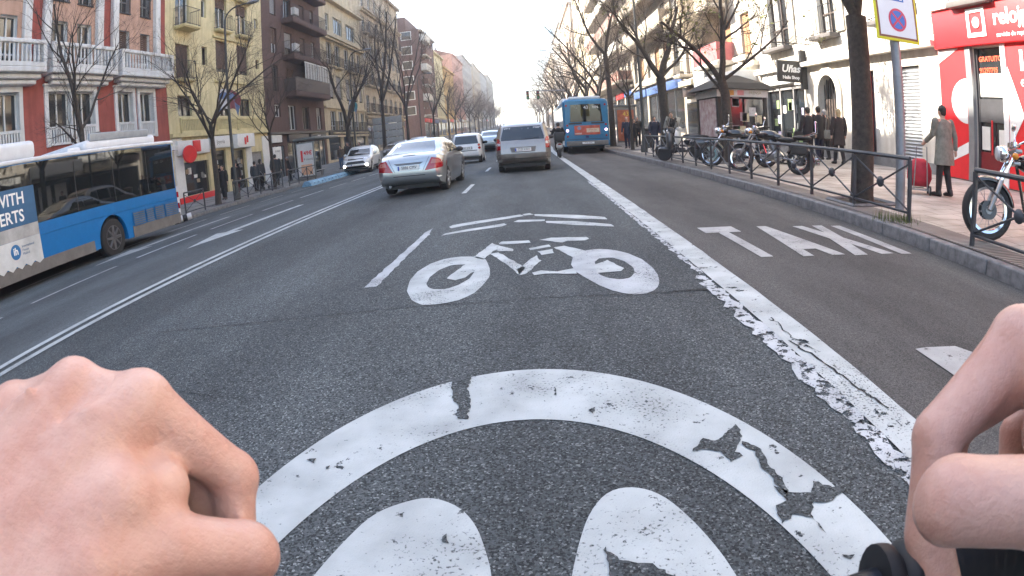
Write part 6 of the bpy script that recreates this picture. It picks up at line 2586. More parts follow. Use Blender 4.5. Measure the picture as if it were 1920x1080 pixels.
banner_z = 4.1
FB = mat('banner_blue', (.10, .17, .34), .7, var=.15)
FW = mat('banner_white', (.50, .52, .56), .7, var=.15)
FR = mat('banner_maroon', (.16, .04, .06), .7, var=.2)
FT = mat('banner_teal', (.03, .20, .27), .7, var=.2)
lamp_post('tall curved lamp post with blue and white banners before the yellow building', -12.85, 23.0, 8.8, 1.2, banner=[(-1, FW, FB, 1), (1, FR, FB, 1)])
lamp_post('lamp post with teal banners before the cream building', -12.85, 42.4, 8.8, 1.2, banner=[(1, FT, FB, 1), (-1, FB, FW, 1)])
lamp_post('thin lamp post in front of the brown brick corner block', -12.7, 70, 9.0, 1.2)
lamp_post('tall lamp post between the slim tree and the railing end', 5.25, 25.6, 8.8, -1.2)
lamp_post('lamp post beyond the orange-advert bus, among the hazy trees', 5.0, 75, 9.0, -1.2)

# traffic lights on a mast arm over the road ahead
T = thing('traffic_light', 'pair of dark traffic lights hanging over the road far ahead', 'traffic light', (4.9, 62, pave_z(5, 62)))
b = MB()
b.tube([(0, 0, -.1), (0, 0, 4.5), (-.5, 0, 4.8), (-4.6, 0, 4.95)], [.1, .09, .07, .045], GALV, 8)
b.build('mast', T)
for x in (-4.45, -3.35):
    b = MB()
    b.rbox(x-.16, -.12, 4.0, x+.16, .12, 4.9, BLKP, .04)
    o = b.build('signal_head', T)
    b = MB()
    for k, c in enumerate(((.05, .25, .08), (.25, .16, .02), (.3, .02, .02))):
        b.lathe([(.001, -.135), (.10, -.135), (.10, -.125), (.001, -.125)], mat(f'signal_lens_{"abc"[k]}', c, .3, var=0), (x, 0, 4.17+.28*k), 'y', 14)
    b.build('lens', o, smooth=0)

# newsstand
KM = mat('kiosk_dark_green', (.020, .019, .018), .6, .0, var=.15)
T = thing('newsstand', 'dark newsstand kiosk with hipped roof and advert panels, behind the forked tree', 'kiosk', (6.15, 17.6, pave_z(6.9, 18.5)))
w, d = 1.62, 2.2
b = MB()
b.box(.0, .0, -.1, w, d, .62, KM)
b.box(.05, .05, .62, w-.05, d-.05, 2.1, mat('kiosk_inside', (.05, .045, .04), .8))
for (x, y) in ((0, 0), (w, 0), (0, d), (w, d)):
    b.box(x-.06, y-.06, -.1, x+.06, y+.06, 2.32, KM)
b.build('body', T, smooth=0)
b = MB()
e, hz, ap = .34, 2.30, 2.84
c4 = [(-e, -e, hz), (w+e, -e, hz), (w+e, d+e, hz), (-e, d+e, hz)]
t4 = [(w*.35, d*.4, ap), (w*.65, d*.4, ap), (w*.65, d*.6, ap), (w*.35, d*.6, ap)]
mid = [(-.05, -.05, hz+.22), (w+.05, -.05, hz+.22), (w+.05, d+.05, hz+.22), (-.05, d+.05, hz+.22)]
vs = c4+mid+t4
fs = [(i, (i+1) % 4, 4+(i+1) % 4, 4+i) for i in range(4)]+[(4+i, 4+(i+1) % 4, 8+(i+1) % 4, 8+i) for i in range(4)]+[(8, 9, 10, 11), (3, 2, 1, 0)]
b.add(vs, fs, mat('kiosk_roof', (.015, .013, .011), .75, .0, var=.15))
b.build('roof', T, smooth=0)
b = MB()
FAS = mat('kiosk_fascia', (.55, .54, .52), .5, var=.08)
b.box(-.09, -.10, 2.05, w+.09, -.063, 2.29, FAS)
b.box(-.10, -.06, 2.05, -.063, d+.06, 2.29, FAS)
fo = b.build('fascia', T, smooth=0)
b = MB()
b.box(.15, -.106, 2.10, .50, -.101, 2.26, mat('kiosk_orange', (.60, .27, .03), .5, var=.1))
b.box(.62, -.106, 2.10, .85, -.101, 2.26, mat('kiosk_pink', (.62, .25, .25), .5, var=.1))
b.build('fascia_advert', fo, smooth=0)
text('PRENSA', .13, fo, (1.25, -.103, 2.18), (UP, 0, 0), mat('kiosk_letter', (.25, .22, .1), .5, var=0), ext=.001)
b = MB()
b.box(.10, -.075, .75, .78, -.05, 1.98, PANE)
b.box(.86, -.075, .75, 1.52, -.05, 1.98, PANE)
so = b.build('serving_window', T, smooth=0)
b = MB()
rs = random.Random(8)
pal = [mat('mag_white', (.5, .5, .5), .5, var=.2, scale=12), mat('mag_pink', (.30, .22, .24), .5, var=.2, scale=12), mat('mag_green', (.08, .3, .22), .5, var=.2, scale=12), mat('mag_cream', (.5, .45, .3), .5, var=.2, scale=12)]
for k in range(9):
    x, z = .14+1.2*rs.random(), .8+.95*rs.random()
    b.box(x, -.082, z, x+.24, -.076, z+.28, rs.choice(pal))
b.parts('magazine', so, smooth=0)
b = MB()
b.box(-.085, .10, .75, -.061, 1.9, 2.0, mat('poster_red_grey', (.33, .31, .31), .5, var=.35, scale=5, tint=(.20, .10, .11)))
b.box(-.085, .10, -.02, -.061, 1.9, .68, mat('poster_teal', (.05, .25, .30), .5, var=.3, scale=4, tint=(.45, .45, .45)))
b.build('advert_panel', T, smooth=0)
b = MB()
b.box(.35, -.12, .1, .50, -.063, .95, mat('mag_strip', (.5, .5, .48), .5, var=.35, scale=8))
b.rbox(.62, -.4, .0, 1.05, -.1, .85, pal[0], .02)
b.build('magazine_rack', T, smooth=0)

# litter bin and dark box cabinet by the railing end
T = thing('litter_bin', 'round dark litter bin on the pavement near the railing end', 'bin', (6.5, 30.5, pave_z(6.5, 30.5)))
b = MB()
b.lathe([(.26, 0), (.32, .05), (.34, .85), (.30, .92), (.36, .98), (.36, 1.04), (.1, 1.12)], KM, n=18)
b.build('bin_body', T)

# bus stop shelter on the right
def shelter(label, x, y0, L, side, poster):
    T = thing('bus_shelter', label, 'bus shelter', (x, y0, pave_z(x, y0)))
    s = side
    b = MB()
    b.rbox(-.75*1, -.1, 2.42, .75, L+.1, 2.56, mat('shelter_grey', (.16, .17, .17), .5, .3, var=.1), .03)
    b.build('roof', T)
    b = MB()
    for y in (.1, L/2, L-.1):
        b.box(s*.62-.03, y-.03, -.05, s*.62+.03, y+.03, 2.42, MATS['shelter_grey'])
    b.parts('post', T, smooth=0)
    b = MB()
    g_ = mat('shelter_glass', (.05, .06, .06), .05, var=0, spec=.8)
    b.box(s*.60, .15, .3, s*.615, L-.15, 2.2, g_)
    b.build('glass_panel', T, smooth=0)
    b = MB()
    b.rbox(-.62, -.06, .15, .58, .06, 2.3, MATS['shelter_grey'], .02)
    po = b.build('advert_frame', T)
    poster(po)
    b = MB()
    b.rbox(s*.25-.18, .6, .42, s*.25+.18, L-.6, .47, STEEL, .015)
    for y in (.8, L-.8):
        b.box(s*.25-.03, y-.03, 0, s*.25+.03, y+.03, .42, STEEL)
    b.build('bench', T)


def poster_price(po):
    b = MB()
    b.box(-.55, -.068, .25, .50, -.061, 2.22, mat('poster_paper', (.55, .55, .55), .5, var=.06))
    b.box(-.35, -.074, .32, .38, -.0685, .95, mat('poster_food', (.42, .13, .06), .5, var=.5, scale=14, tint=(.6, .5, .35)))
    o = b.build('poster', po, smooth=0)
    text('1', .95, o, (-.25, -.07, 1.42), (UP, 0, 0), LETR, bold=.02, ext=.001)
    text('49€', .34, o, (.16, -.07, 1.62), (UP, 0, 0), LETR, bold=.008, ext=.001)
    text('9 menú', .2, o, (.16, -.07, 1.25), (UP, 0, 0), LETK, ext=.001)


def poster_orange(po):
    b = MB()
    b.box(-.55, -.068, .25, .50, -.061, 2.22, mat('poster_orange', (.45, .13, .05), .5, var=.25, scale=2, tint=(.2, .05, .03)))
    o = b.build('poster', po, smooth=0)
    text('43', .4, o, (.0, -.07, 1.95), (UP, 0, 0), mat('poster_yellow', (.7, .5, .05), .5, var=0), ext=.001)


shelter('bus shelter with the 1.49 euro poster before the brown building', -13.1, 32.6, 4.2, -1, poster_price)
shelter('bus shelter with an orange advert panel behind the waiting people', 6.3, 36.0, 4.0, 1, poster_orange)

# blue lane separators on the left
SEP = mat('separator_blue', (.17, .33, .47), .6, var=.2, scale=6)
first = None
for k, nm in enumerate(('first', 'second', 'third', 'fourth')):
    y = 27.4+2.35*k
    if first is None:
        o = thing('lane_separator', '', 'lane separator', (-11.15, y, road_z(-11.1, y)), 0, 'blue lane separators on the oncoming side')
        b = MB()
        b.prism([(-.30, 0), (.30, 0), (.24, .14), (.13, .27), (-.13, .27), (-.24, .14)], .05, 2.2, SEP)
        b.build('block', o, bevel=.03)
        b = MB()
        for yy in (.5, 1.1, 1.7):
            b.box(-.26, yy, .15, -.10, yy+.08, .262, mat('separator_band', (.10, .2, .3), .6))
            b.box(.155, yy, .10, .285, yy+.1, .175, MATS['separator_band'])
        b.parts('reflector_band', o, smooth=0)
        first = o
    else:
        o = copy_tree(first)
        o.location = (-11.15-.03*k, y, road_z(-11.1, y))
    o['label'] = f'{nm} of the four pale blue lane separators in front of the white sport utility car'

# small two-armed bollard lamp at the kerb behind the left bus
T = thing('bollard', 'black and white banded rubber bollard lying at the kerb behind the side-advert bus', 'bollard', (-12.05, 16.9, road_z(-12, 16.9)+.13), (0, pi/2*.95, .5))
T.rotation_euler = (0, radians(84), radians(35))
b = MB()
for k in range(6):
    b.lathe([(.12, -.5+.17*k), (.12, -.5+.17*(k+1)-.003)], BLKP if k % 2 == 0 else BUSW, n=14)
b.lathe([(.001, -.5), (.12, -.5)], BLKP, n=14)
b.build('post', T)

# wall of roadside crossing sign boards beyond the cream building
T = thing('billboard', 'grey slatted board standing on the pavement before the tan building', 'billboard', (-14.6, 60.5, pave_z(-14.6, 60.5)))
b = MB()
for k in range(4):
    b.rbox(-1.6, -.05, .9+.75*k, 1.6, .05, 1.58+.75*k, mat('board_grey', (.33, .34, .34), .6, var=.12), .02)
b.build('board', T)
b = MB()
for x in (-1.3, 1.3):
    b.tube([(x, .1, -.1), (x, .1, 3.8)], .06, GALV, 8)
b.parts('post', T)
# ------------------------------------------------------------------ people
SKIN = mat('skin', (0.46, 0.27, 0.20), 0.55, var=0.08, scale=20)


def cloth(name, col):
    return mat('cloth_'+name, col, 0.85, var=0.18, scale=9, bump=0.25, bscale=25)


BLACKC, NAVY, JEANS = cloth('black', (.014, .013, .015)), cloth('navy', (.018, .022, .045)), cloth('jeans', (.05, .10, .20))
GREYC, BROWNC, DKBR = cloth('grey', (.17, .17, .145)), cloth('brown', (.10, .07, .05)), cloth('dark_brown', (.030, .022, .020))
HAIRK, HAIRB, HAIRG, HAIRP = mat('dark_hair', (.012, .010, .009), .6, var=.2), mat('blond_hair', (.38, .29, .15), .6, var=.2), mat('grey_hair', (.30, .29, .28), .6, var=.2), mat('pinkish_hair', (.42, .22, .18), .6, var=.2)
SHOE = mat('dark_shoe', (.015, .014, .014), .5, var=.1)


def person(label, x, y, h, face, coat, hem=.80, legs=None, hair=None, hairlen=0, walk=.0, arms=(0, 0), z=None, wide=1.0, vox=.016, group=None, skirt=False, lean=0.0, armpose=None, hat=None):
    """face: heading in degrees, 0 = away from the camera (+y), anticlockwise. arms: forward swing of each hand."""
    zz = pave_z(x, y) if z is None else z
    k = h/1.72
    T = thing('person', label, 'person', (x, y, zz), radians(face), group)
    T.scale = (k, k, k)
    legs, hair = legs or BLACKC, hair or HAIRK
    s = walk
    ln = lean
    hip = [(-.09, 0, .90), (.09, 0, .90)]
    knee = [(-.095, .10*s+.02, .49), (.095, -.04*s+.02, .49)]
    ank = [(-.095, .26*s, .08), (.095, -.30*s, .08+.07*abs(s))]
    toe = [(ank[0][0]-.02, ank[0][1]+.17, .035), (ank[1][0]+.02, ank[1][1]+.16, .035+.02*abs(s))]
    sh = [(-.185*wide, ln*.9, 1.40), (.185*wide, ln*.9, 1.40)]
    el, wr = [], []
    for i, sg in enumerate((-1, 1)):
        if armpose and armpose[i]:
            e, w = armpose[i]
            el.append(e)
            wr.append(w)
        else:
            a = arms[i]
            el.append((sg*.245*wide, ln+a*.35-.02, 1.13))
            wr.append((sg*.25*wide, ln+a*.9+.03, .90))
    # body: one blended surface
    b = MB()
    hd = (0, ln*1.1+.02, 1.60)
    b.ball(hd, (.075, .095, .115), SKIN, 14, 10)
    b.ball((0, hd[1]+.098, 1.585), (.014, .02, .02), SKIN, 8, 6)
    for sg in (-1, 1):
        b.ball((sg*.078, hd[1]-.005, 1.59), (.012, .022, .032), SKIN, 8, 6)
    b.caps([(0, ln, 1.36), (0, ln*1.05, 1.53)], [.06, .052], SKIN)
    b.caps([(0, 0, .95), (0, ln*.5, 1.15), (0, ln*.9, 1.34)], [.12, .11, .12], SKIN)
    b.caps([sh[0], (0, ln*.9, 1.40), sh[1]], [.05, .07, .05], SKIN)
    for i in (0, 1):
        b.caps([(hip[i][0]*.6, 0, .94), hip[i], knee[i], ank[i]], [.09, .085, .055, .04], SKIN)
        b.caps([ank[i], toe[i]], [.04, .03], SKIN)
        b.caps([sh[i], el[i], wr[i]], [.05, .04, .028], SKIN)
        w, e = Vector(wr[i]), Vector(el[i])
        d = (w-e).normalized()
        sx = Vector((0, 1, 0))
        sx = (sx-d*sx.dot(d)).normalized()
        palm = w+d*.06
        b.caps([w, palm], [.026, .036], SKIN)
        for f in range(4):
            o = palm+sx*(.03-.02*f)+d*.015
            b.caps([o, o+d*(.045-.006*abs(f-1)), o+d*(.07-.008*abs(f-1))+Vector((0, .012, 0))], [.0105, .0095, .008], SKIN, 6)
        b.caps([w+sx*.03+d*.02, w+sx*.055+d*.055], [.012, .01], SKIN, 6)
    b.build('body', T, remesh=min(vox, .013), relax=3)
    # trousers or tights
    b = MB()
    for i in (0, 1):
        b.caps([(hip[i][0]*.6, 0, .95), hip[i], knee[i], (ank[i][0], ank[i][1], ank[i][2]+.02)], [.115, .105, .078, .062], legs)
    b.build('trousers', T, remesh=vox, relax=3)
    for i in (0, 1):
        b = MB()
        a, t = Vector(ank[i]), Vector(toe[i])
        b.caps([a+Vector((0, -.05, -.035)), a.lerp(t, .5)+Vector((0, 0, -.01)), t], [.045, .047, .036], SHOE)
        b.caps([a+Vector((0, -.02, .03)), a+Vector((0, -.04, -.03))], [.052, .05], SHOE)
        b.build('shoe', T, remesh=vox, relax=2)
    # coat or jacket
    b = MB()
    ring = lambda zc, rx, ry, yo: [(rx*cos(2*pi*q/18), yo+ry*sin(2*pi*q/18), zc) for q in range(18)]
    prof = [(hem, .19*wide+(.03 if hem < .7 else 0), .145+abs(s)*.05*(hem < .7), 0), (.92, .185*wide, .14, 0), (1.10, .165*wide, .125, ln*.4), (1.28, .185*wide, .13, ln*.8), (1.39, .17*wide, .115, ln*.92), (1.46, .085, .08, ln)]
    V, F = [], []
    for (zc, rx, ry, yo) in prof:
        V += ring(zc, rx, ry, yo)
    for j in range(len(prof)-1):
        for q in range(18):
            F.append((j*18+q, j*18+(q+1) % 18, (j+1)*18+(q+1) % 18, (j+1)*18+q))
    F += [tuple(range(18))[::-1], tuple(range((len(prof)-1)*18, len(prof)*18))]
    b.add(V, F, coat)
    for i in (0, 1):
        w2 = Vector(el[i]).lerp(Vector(wr[i]), .93)
        b.caps([sh[i], el[i], w2], [.078, .062, .05], coat)
    b.build('coat', T, remesh=vox, relax=4)
    # hair
    b = MB()
    b.ball((0, hd[1]-.018, 1.635), (.088, .098, .098), hair, 14, 10)
    if hairlen > 0:
        b.caps([(0, hd[1]-.05, 1.60), (0, hd[1]-.065, 1.60-hairlen)], [.085, .07], hair)
    else:
        b.ball((0, hd[1]-.045, 1.59), (.078, .062, .08), hair, 12, 8)
    b.build('hair', T, remesh=vox*.8, relax=3)
    return T


def bag(parent_thing_label, x, y, z, m, size=(.3, .12, .26), strap=.35):
    T = thing('handbag', parent_thing_label, 'bag', (x, y, z))
    b = MB()
    sx, sy, sz = size
    b.rbox(-sx/2, -sy/2, 0, sx/2, sy/2, sz, m, .04)
    b.build('pouch', T)
    b = MB()
    b.tube([(-sx*.35, 0, sz*.95), (-sx*.2, 0, sz+strap*.8), (0, 0, sz+strap), (sx*.2, 0, sz+strap*.8), (sx*.35, 0, sz*.95)], .012, m, 6)
    b.build('strap', T)


# woman with the shopping trolley
wx, wy = 7.32, 8.08
person('person in a grey coat and black trousers pulling a red trolley past the red shop', wx, wy, 1.62, 8, GREYC, hem=.60, legs=BLACKC, hair=HAIRK, walk=.28, wide=1.38, vox=.011, lean=.03,
       armpose=[((-.27, .10, 1.16), (-.25, .30, 1.02)), None], arms=(0, -.1))
# trolley in front of / beside the woman
T = thing('shopping_trolley', 'red fabric shopping trolley on small white wheels', 'trolley', (7.04, 8.52, pave_z(7, 8.5)), radians(-32))
b = MB()
RT = mat('trolley_red', (.42, .012, .03), .7, var=.15, scale=8, bump=.3, bscale=18)
V, F = [], []
prof = [(.14, .15, .09), (.17, .20, .13), (.28, .255, .17), (.44, .25, .165), (.56, .20, .14), (.64, .10, .075)]
for (zc, rx, ry) in prof:
    for q in range(20):
        a = 2*pi*q/20
        cx, cy = cos(a), sin(a)
        V.append((rx*math.copysign(abs(cx)**.85, cx), ry*math.copysign(abs(cy)**.85, cy), zc))
for j in range(len(prof)-1):
    for q in range(20):
        F.append((j*20+q, j*20+(q+1) % 20, (j+1)*20+(q+1) % 20, (j+1)*20+q))
F += [tuple(range(20))[::-1], tuple(range(100, 120))]
b.add(V, F, RT)
b.rbox(-.15, .10, .22, .15, .20, .42, RT, .04)
b.build('bag', T, smooth=60)
b = MB()
b.tube([(-.14, -.17, .08), (-.10, -.30, .86), (.10, -.30, .86), (.14, -.17, .08)], .012, STEEL, 7)
b.tube([(-.2, -.15, .09), (.2, -.15, .09)], .012, STEEL, 6)
b.tube([(-.12, -.15, .1), (-.12, .16, .1), (.12, .16, .1), (.12, -.15, .1)], .012, STEEL, 6)
b.build('frame', T)
for x in (-.2, .2):
    for yy in (-.15, .16):
        b = MB()
        b.lathe([(.045, -.018), (.085, -.018), (.085, .018), (.045, .018)], BLKP, (x, yy, .085), 'x', 18)
        b.lathe([(.001, -.02), (.055, -.02), (.055, .02), (.001, .02)], SHOPW, (x, yy, .085), 'x', 14)
        b.build('wheel', T)

# couple and woman with blond hair before the arched doorway
person('dark clothed person in a boxy jacket, one of the pair before the nail salon', 8.55, 16.0, 1.70, 8, BLACKC, .74, BLACKC, HAIRK, walk=.4, arms=(.1, -.1), wide=1.05)
person('dark clothed person in a longer jacket, one of the pair before the nail salon', 9.05, 16.2, 1.74, 4, cloth('charcoal', (.020, .017, .018)), .70, NAVY, HAIRK, walk=-.4, arms=(-.1, .1))
person('person half hidden behind the blond one, in a pale scarf, by the arched doorway', 9.75, 17.0, 1.66, 10, DKBR, .66, BLACKC, HAIRG, .0, .3)
person('blond person in a long dark coat before the arched doorway', 9.25, 15.25, 1.66, -2, DKBR, .58, BLACKC, HAIRB, .10, .45, wide=1.05)
bag('grey shoulder bag beside the blond person', 8.93, 15.35, pave_z(9, 15)+.75, GREYC, strap=.45)
bag('black bag carried by one of the pair near the nail salon', 8.20, 16.0, pave_z(8, 16)+.70, BLACKC)
# someone inside the dark doorway
person('person in dark blue standing in the doorway with the red strip', 10.30, 15.35, 1.62, 80, NAVY, .75, NAVY, HAIRK, arms=(.25, .1))
# group at the railing end and bus stop
person('dark figure walking between the forked trees behind the scooters', 6.05, 23.6, 1.74, 170, BLACKC, .78, BLACKC, HAIRK, walk=.45)
person('taller person in navy at the far railing by the thick tree', 5.9, 26.2, 1.62, 185, NAVY, .78, NAVY, HAIRK, walk=.3)
person('smaller person in navy beside the thick tree at the railing', 6.35, 26.0, 1.56, 175, NAVY, .8, BLACKC, HAIRB, walk=-.3)
person('person with pinkish hair and dark coat standing at the kerb behind the bus', 5.45, 31.0, 1.72, 160, NAVY, .75, NAVY, HAIRP, .05, .2, arms=(.3, .2))
person('person in black and pink scarf waiting beside the pinkish haired one', 6.1, 32.3, 1.62, 185, BLACKC, .65, BLACKC, HAIRK, .1, .2)
person('person in a pale cap and dark coat waiting near the litter bin', 6.5, 33.4, 1.75, 180, BLACKC, .75, BLACKC, HAIRG)
# left pavement
def lp(y, x): return dict(x=x, y=y)
person('stooped dark person by the trunk at the jewellery shop', -14.1, 24.0, 1.64, 185, BLACKC, .62, BLACKC, HAIRK, .1, .3)
person('dark person with red trousers walking towards us before the yellow notice', -13.9, 25.0, 1.72, 182, BLACKC, .62, cloth('maroon', (.10, .015, .02)), HAIRK, walk=.3)
person('person in a dark jacket pushing a pushchair past the yellow building', -14.0, 27.3, 1.58, 10, cloth('slate', (.05, .055, .06)), .7, BLACKC, HAIRK, walk=.3)
person('person in a grey jacket before the yellow shops, beside the broad striding one', -14.2, 28.4, 1.66, 0, cloth('mid_grey', (.06, .06, .065)), .75, NAVY, HAIRK, .08, .35)
person('broad person in dark jacket striding along the railing by the yellow building', -14.0, 30.0, 1.80, 15, cloth('ink', (.022, .028, .035)), .74, BLACKC, HAIRK, walk=.6, wide=1.15)
person('dark dressed person crouching in front of the brown building door', -14.6, 33.4, 1.55, 120, BLACKC, .6, BLACKC, HAIRG, .0, .2, lean=.12)
person('person in brown jacket and blue jeans by the 1.49 euro shelter', -12.95, 38.9, 1.68, 170, BROWNC, .82, JEANS, HAIRK, .05)
person('tall person in black jacket and blue jeans by the 1.49 euro shelter', -12.75, 40.0, 1.84, 175, cloth('soot', (.025, .023, .023)), .82, JEANS, HAIRK, wide=1.1)
person('person in black at the kerb beside the shelter end, near the dark tree', -12.8, 43.2, 1.70, 170, BLACKC, .7, BLACKC, HAIRK)
T = thing('pushchair', 'dark folding pushchair pushed past the yellow building', 'pushchair', (-13.95, 27.95, pave_z(-14, 28)))
b = MB()
b.add([(-.2, -.1, .35), (.2, -.1, .35), (.2, .35, .45), (-.2, .35, .45), (-.2, -.25, .85), (.2, -.25, .85)], [(0, 1, 2, 3), (0, 4, 5, 1)], BLACKC)
b.ball((0, -.12, .82), (.22, .22, .16), BLACKC, 10, 6)
b.build('seat', T)
b = MB()
for x in (-.22, .22):
    b.tube([(x, -.55, 1.0), (x, -.3, .85), (x, .3, .1)], .014, STEEL, 6)
    b.tube([(x, .2, .45), (x, -.3, .1)], .014, STEEL, 6)
b.build('frame', T)
for x in (-.22, .22):
    for yy in (-.3, .3):
        b = MB()
        b.lathe([(.03, -.02), (.09, -.02), (.09, .02), (.03, .02)], BLKP, (x, yy, .09), 'x', 14)
        b.build('wheel', T)

# ------------------------------------------------------------------ motorcycles
ENG = mat('engine_metal', (.25, .25, .26), .35, .85, var=.15)
MBLK = paint_mat('motorcycle_black', (.012, .012, .014), .2)
SEATM = mat('seat_vinyl', (.018, .017, .017), .5, var=.1)


def spoked_wheel(parent, y, r, w, name='wheel', rimw=.1, disc=True, spokes=18):
    t = MB()
    a = [(r-w*.75, -w/2*.8), (r-w*.3, -w/2), (r, -w*.22), (r, w*.22), (r-w*.3, w/2), (r-w*.75, w/2*.8), (r-w*.75, -w/2*.8)]
    t.lathe(a, RUBBER, (0, y, r), 'x', 36)
    o = t.build(name, parent, smooth=40)
    m = MB()
    rr_ = r-w*.75
    m.lathe([(rr_+.004, -w*.36), (rr_-.03, -w*.30), (rr_-.03, w*.30), (rr_+.004, w*.36)], CHROME, (0, y, r), 'x', 36, cap=False)
    m.lathe([(.001, -.07), (.045, -.07), (.045, .07), (.001, .07)], ENG, (0, y, r), 'x', 16)
    for k in range(spokes):
        a0, a1 = 2*pi*k/spokes, 2*pi*(k+(.9 if k % 2 else -.9))/spokes
        sx = .04 if k % 2 else -.04
        m.tube([(sx, y+.045*cos(a0), r+.045*sin(a0)), (sx*.2, y+(rr_-.02)*cos(a1), r+(rr_-.02)*sin(a1))], .0035, STEEL, 4, cap=False)
    m.build('rim', o)
    if disc:
        d = MB()
        for s in (-1, 1):
            d.lathe([(.05, s*.062), (.105, s*.062), (.105, s*.068), (.05, s*.068), (.05, s*.062)], mat('disc_steel', (.09, .09, .095), .4, .7, var=.1), (0, y, r), 'x', 26)
        d.build('brake_disc', o)
    return o


def motorcycle(label, x, y, face, style='cruiser', z=None, lean=6):
    """Origin at the ground under the rear axle side stand; front towards +y."""
    T = thing('motorcycle', label, 'motorcycle', (x, y, pave_z(x, y) if z is None else z), (0, radians(lean), radians(face)), 'motorcycles parked on the right pavement')
    yf, yr, rf, rr2 = 1.52, 0.0, .34, .31
    spoked_wheel(T, yf, rf, .11)
    spoked_wheel(T, yr, rr2, .15)
    f = MB()                                       # frame and swing arm
    f.tube([(0, 1.15, .95), (0, .75, .80), (0, .25, .72), (0, -.15, .70)], .03, MBLK, 8)
    f.tube([(0, 1.12, .90), (.0, 1.0, .35), (0, .45, .25), (0, .28, .45), (0, .25, .72)], .025, MBLK, 8)
    for s in (-1, 1):
        f.tube([(s*.10, .38, .36), (s*.11, 0, rr2)], .022, ENG, 8)
        f.tube([(s*.12, .12, .70), (s*.12, .0, .36)], .022, CHROME, 8)
    f.build('frame', T)
    k = MB()                                       # fork, triple clamps
    for s in (-1, 1):
        k.tube([(s*.095, yf, rf), (s*.095, yf-.16, rf+.34)], .032, ENG, 10)
        k.tube([(s*.095, yf-.16, rf+.34), (s*.095, 1.14, 1.02)], .022, CHROME, 10)
    k.rbox(-.13, 1.10, .86, .13, 1.20, .90, ENG, .01)
    k.rbox(-.13, 1.07, 1.0, .13, 1.17, 1.04, ENG, .01)
    k.build('fork', T)
    h = MB()
    P = [(-.38, .92, 1.14), (-.28, 1.0, 1.15), (-.12, 1.10, 1.10), (0, 1.11, 1.06), (.12, 1.10, 1.10), (.28, 1.0, 1.15), (.38, .92, 1.14)]
    h.tube(P, .013, CHROME, 8)
    for s in (-1, 1):
        h.tube([(s*.27, 1.0, 1.15), (s*.40, .90, 1.135)], .019, BLKP, 8)
        h.tube([(s*.26, 1.05, 1.16), (s*.40, .98, 1.14)], .007, ENG, 6)
        h.tube([(s*.24, 1.02, 1.15), (s*.30, 1.0, 1.30)], .006, CHROME, 5)
    h.build('handlebar', T)
    for s in (-1, 1):
        m_ = MB()
        m_.ball((s*.33, 1.0, 1.34), (.075, .02, .05), CHROME, 12, 8)
        m_.build('mirror', T)
    l_ = MB()
    l_.ball((0, 1.30, .98), (.095, .10, .095), CHROME, 16, 10)
    lo = l_.build('headlamp', T)
    l_ = MB()
    l_.lathe([(.001, 1.405), (.07, 1.395), (.085, 1.37)], LAMPW, (0, 0, .98), 'y', 18)
    l_.build('lens', lo)
    for s in (-1, 1):
        l_ = MB()
        l_.ball((s*.19, 1.20, .95), (.04, .045, .04), mat('amber_lens', (.5, .18, .01), .2, var=0), 10, 8)
        l_.tube([(s*.1, 1.18, .95), (s*.17, 1.2, .95)], .008, CHROME, 5)
        l_.build('indicator', T)
    g = MB()                                       # dials
    for s in (-1, 1):
        g.lathe([(.001, 0), (.045, 0), (.05, -.05), (.03, -.07)], CHROME, (s*.06, 1.16, 1.12), 'z', 14)
    g.build('dial', T)
    t = MB()                                       # tank
    t.ball((0, .82, .90), (.145, .30, .125), MBLK, 18, 12)
    t.ball((0, .62, .86), (.11, .22, .09), MBLK, 14, 10)
    t.build('tank', T, smooth=80)
    s_ = MB()
    s_.ball((0, .34, .80), (.16, .26, .07), SEATM, 16, 8)
    s_.ball((0, -.05, .86), (.12, .26, .06), SEATM, 16, 8)
    s_.build('seat', T, smooth=80)
    e = MB()                                       # engine: two finned cylinders and cases
    e.ball((0, .62, .42), (.16, .24, .15), ENG, 14, 10)
    for a in (-.32, .38):
        M = Matrix.Translation((0, .62, .45)) @ Matrix.Rotation(-a, 4, 'X')
        e.M = M
        for q in range(7):
            e.lathe([(.001, .06+.033*q), (.085, .06+.033*q), (.085, .078+.033*q), (.001, .078+.033*q)], ENG, n=14)
        e.lathe([(.05, .0), (.05, .30), (.07, .30), (.06, .36), (.001, .37)], ENG, n=12)
        e.M = None
    e.lathe([(.001, -.17), (.11, -.17), (.12, -.12), (.12, .12), (.11, .17), (.001, .17)], CHROME, (0, .50, .40), 'x', 18)
    e.build('engine', T)
    x_ = MB()
    for dz, o in ((0, .0), (.09, .05)):
        x_.tube([(.12, .80+o, .58+dz), (.19, .86, .38+dz*.5), (.20, .60, .26+dz), (.20, .1, .25+dz), (.20, -.45, .30+dz)], [.022, .024, .03, .04, .042], CHROME, 10)
    x_.build('exhaust_pipe', T)
    def fender(r, y, w, a0, a1, nm, zc):
        F_ = MB()
        n, m2 = 16, 6
        V_, Q_ = [], []
        for i in range(n+1):
            a = radians(a0+(a1-a0)*i/n)
            for j in range(m2+1):
                u = -1+2*j/m2
                rr3 = r-(.05*u*u)
                V_.append((w*u, y+rr3*cos(a), zc+rr3*sin(a)))
        for i in range(n):
            for j in range(m2):
                p = i*(m2+1)+j
                Q_.append((p, p+1, p+m2+2, p+m2+1))
        F_.add(V_, Q_, MBLK)
        ob = F_.build(nm, T, smooth=80)
        sm = ob.modifiers.new('thick', 'SOLIDIFY')
        sm.thickness = .006
        return ob
    fender(rf+.035, yf, .07, 62, 172, 'front_mudguard', rf)
    fender(rr2+.07, yr, .10, 30, 200, 'rear_mudguard', rr2)
    q = MB()
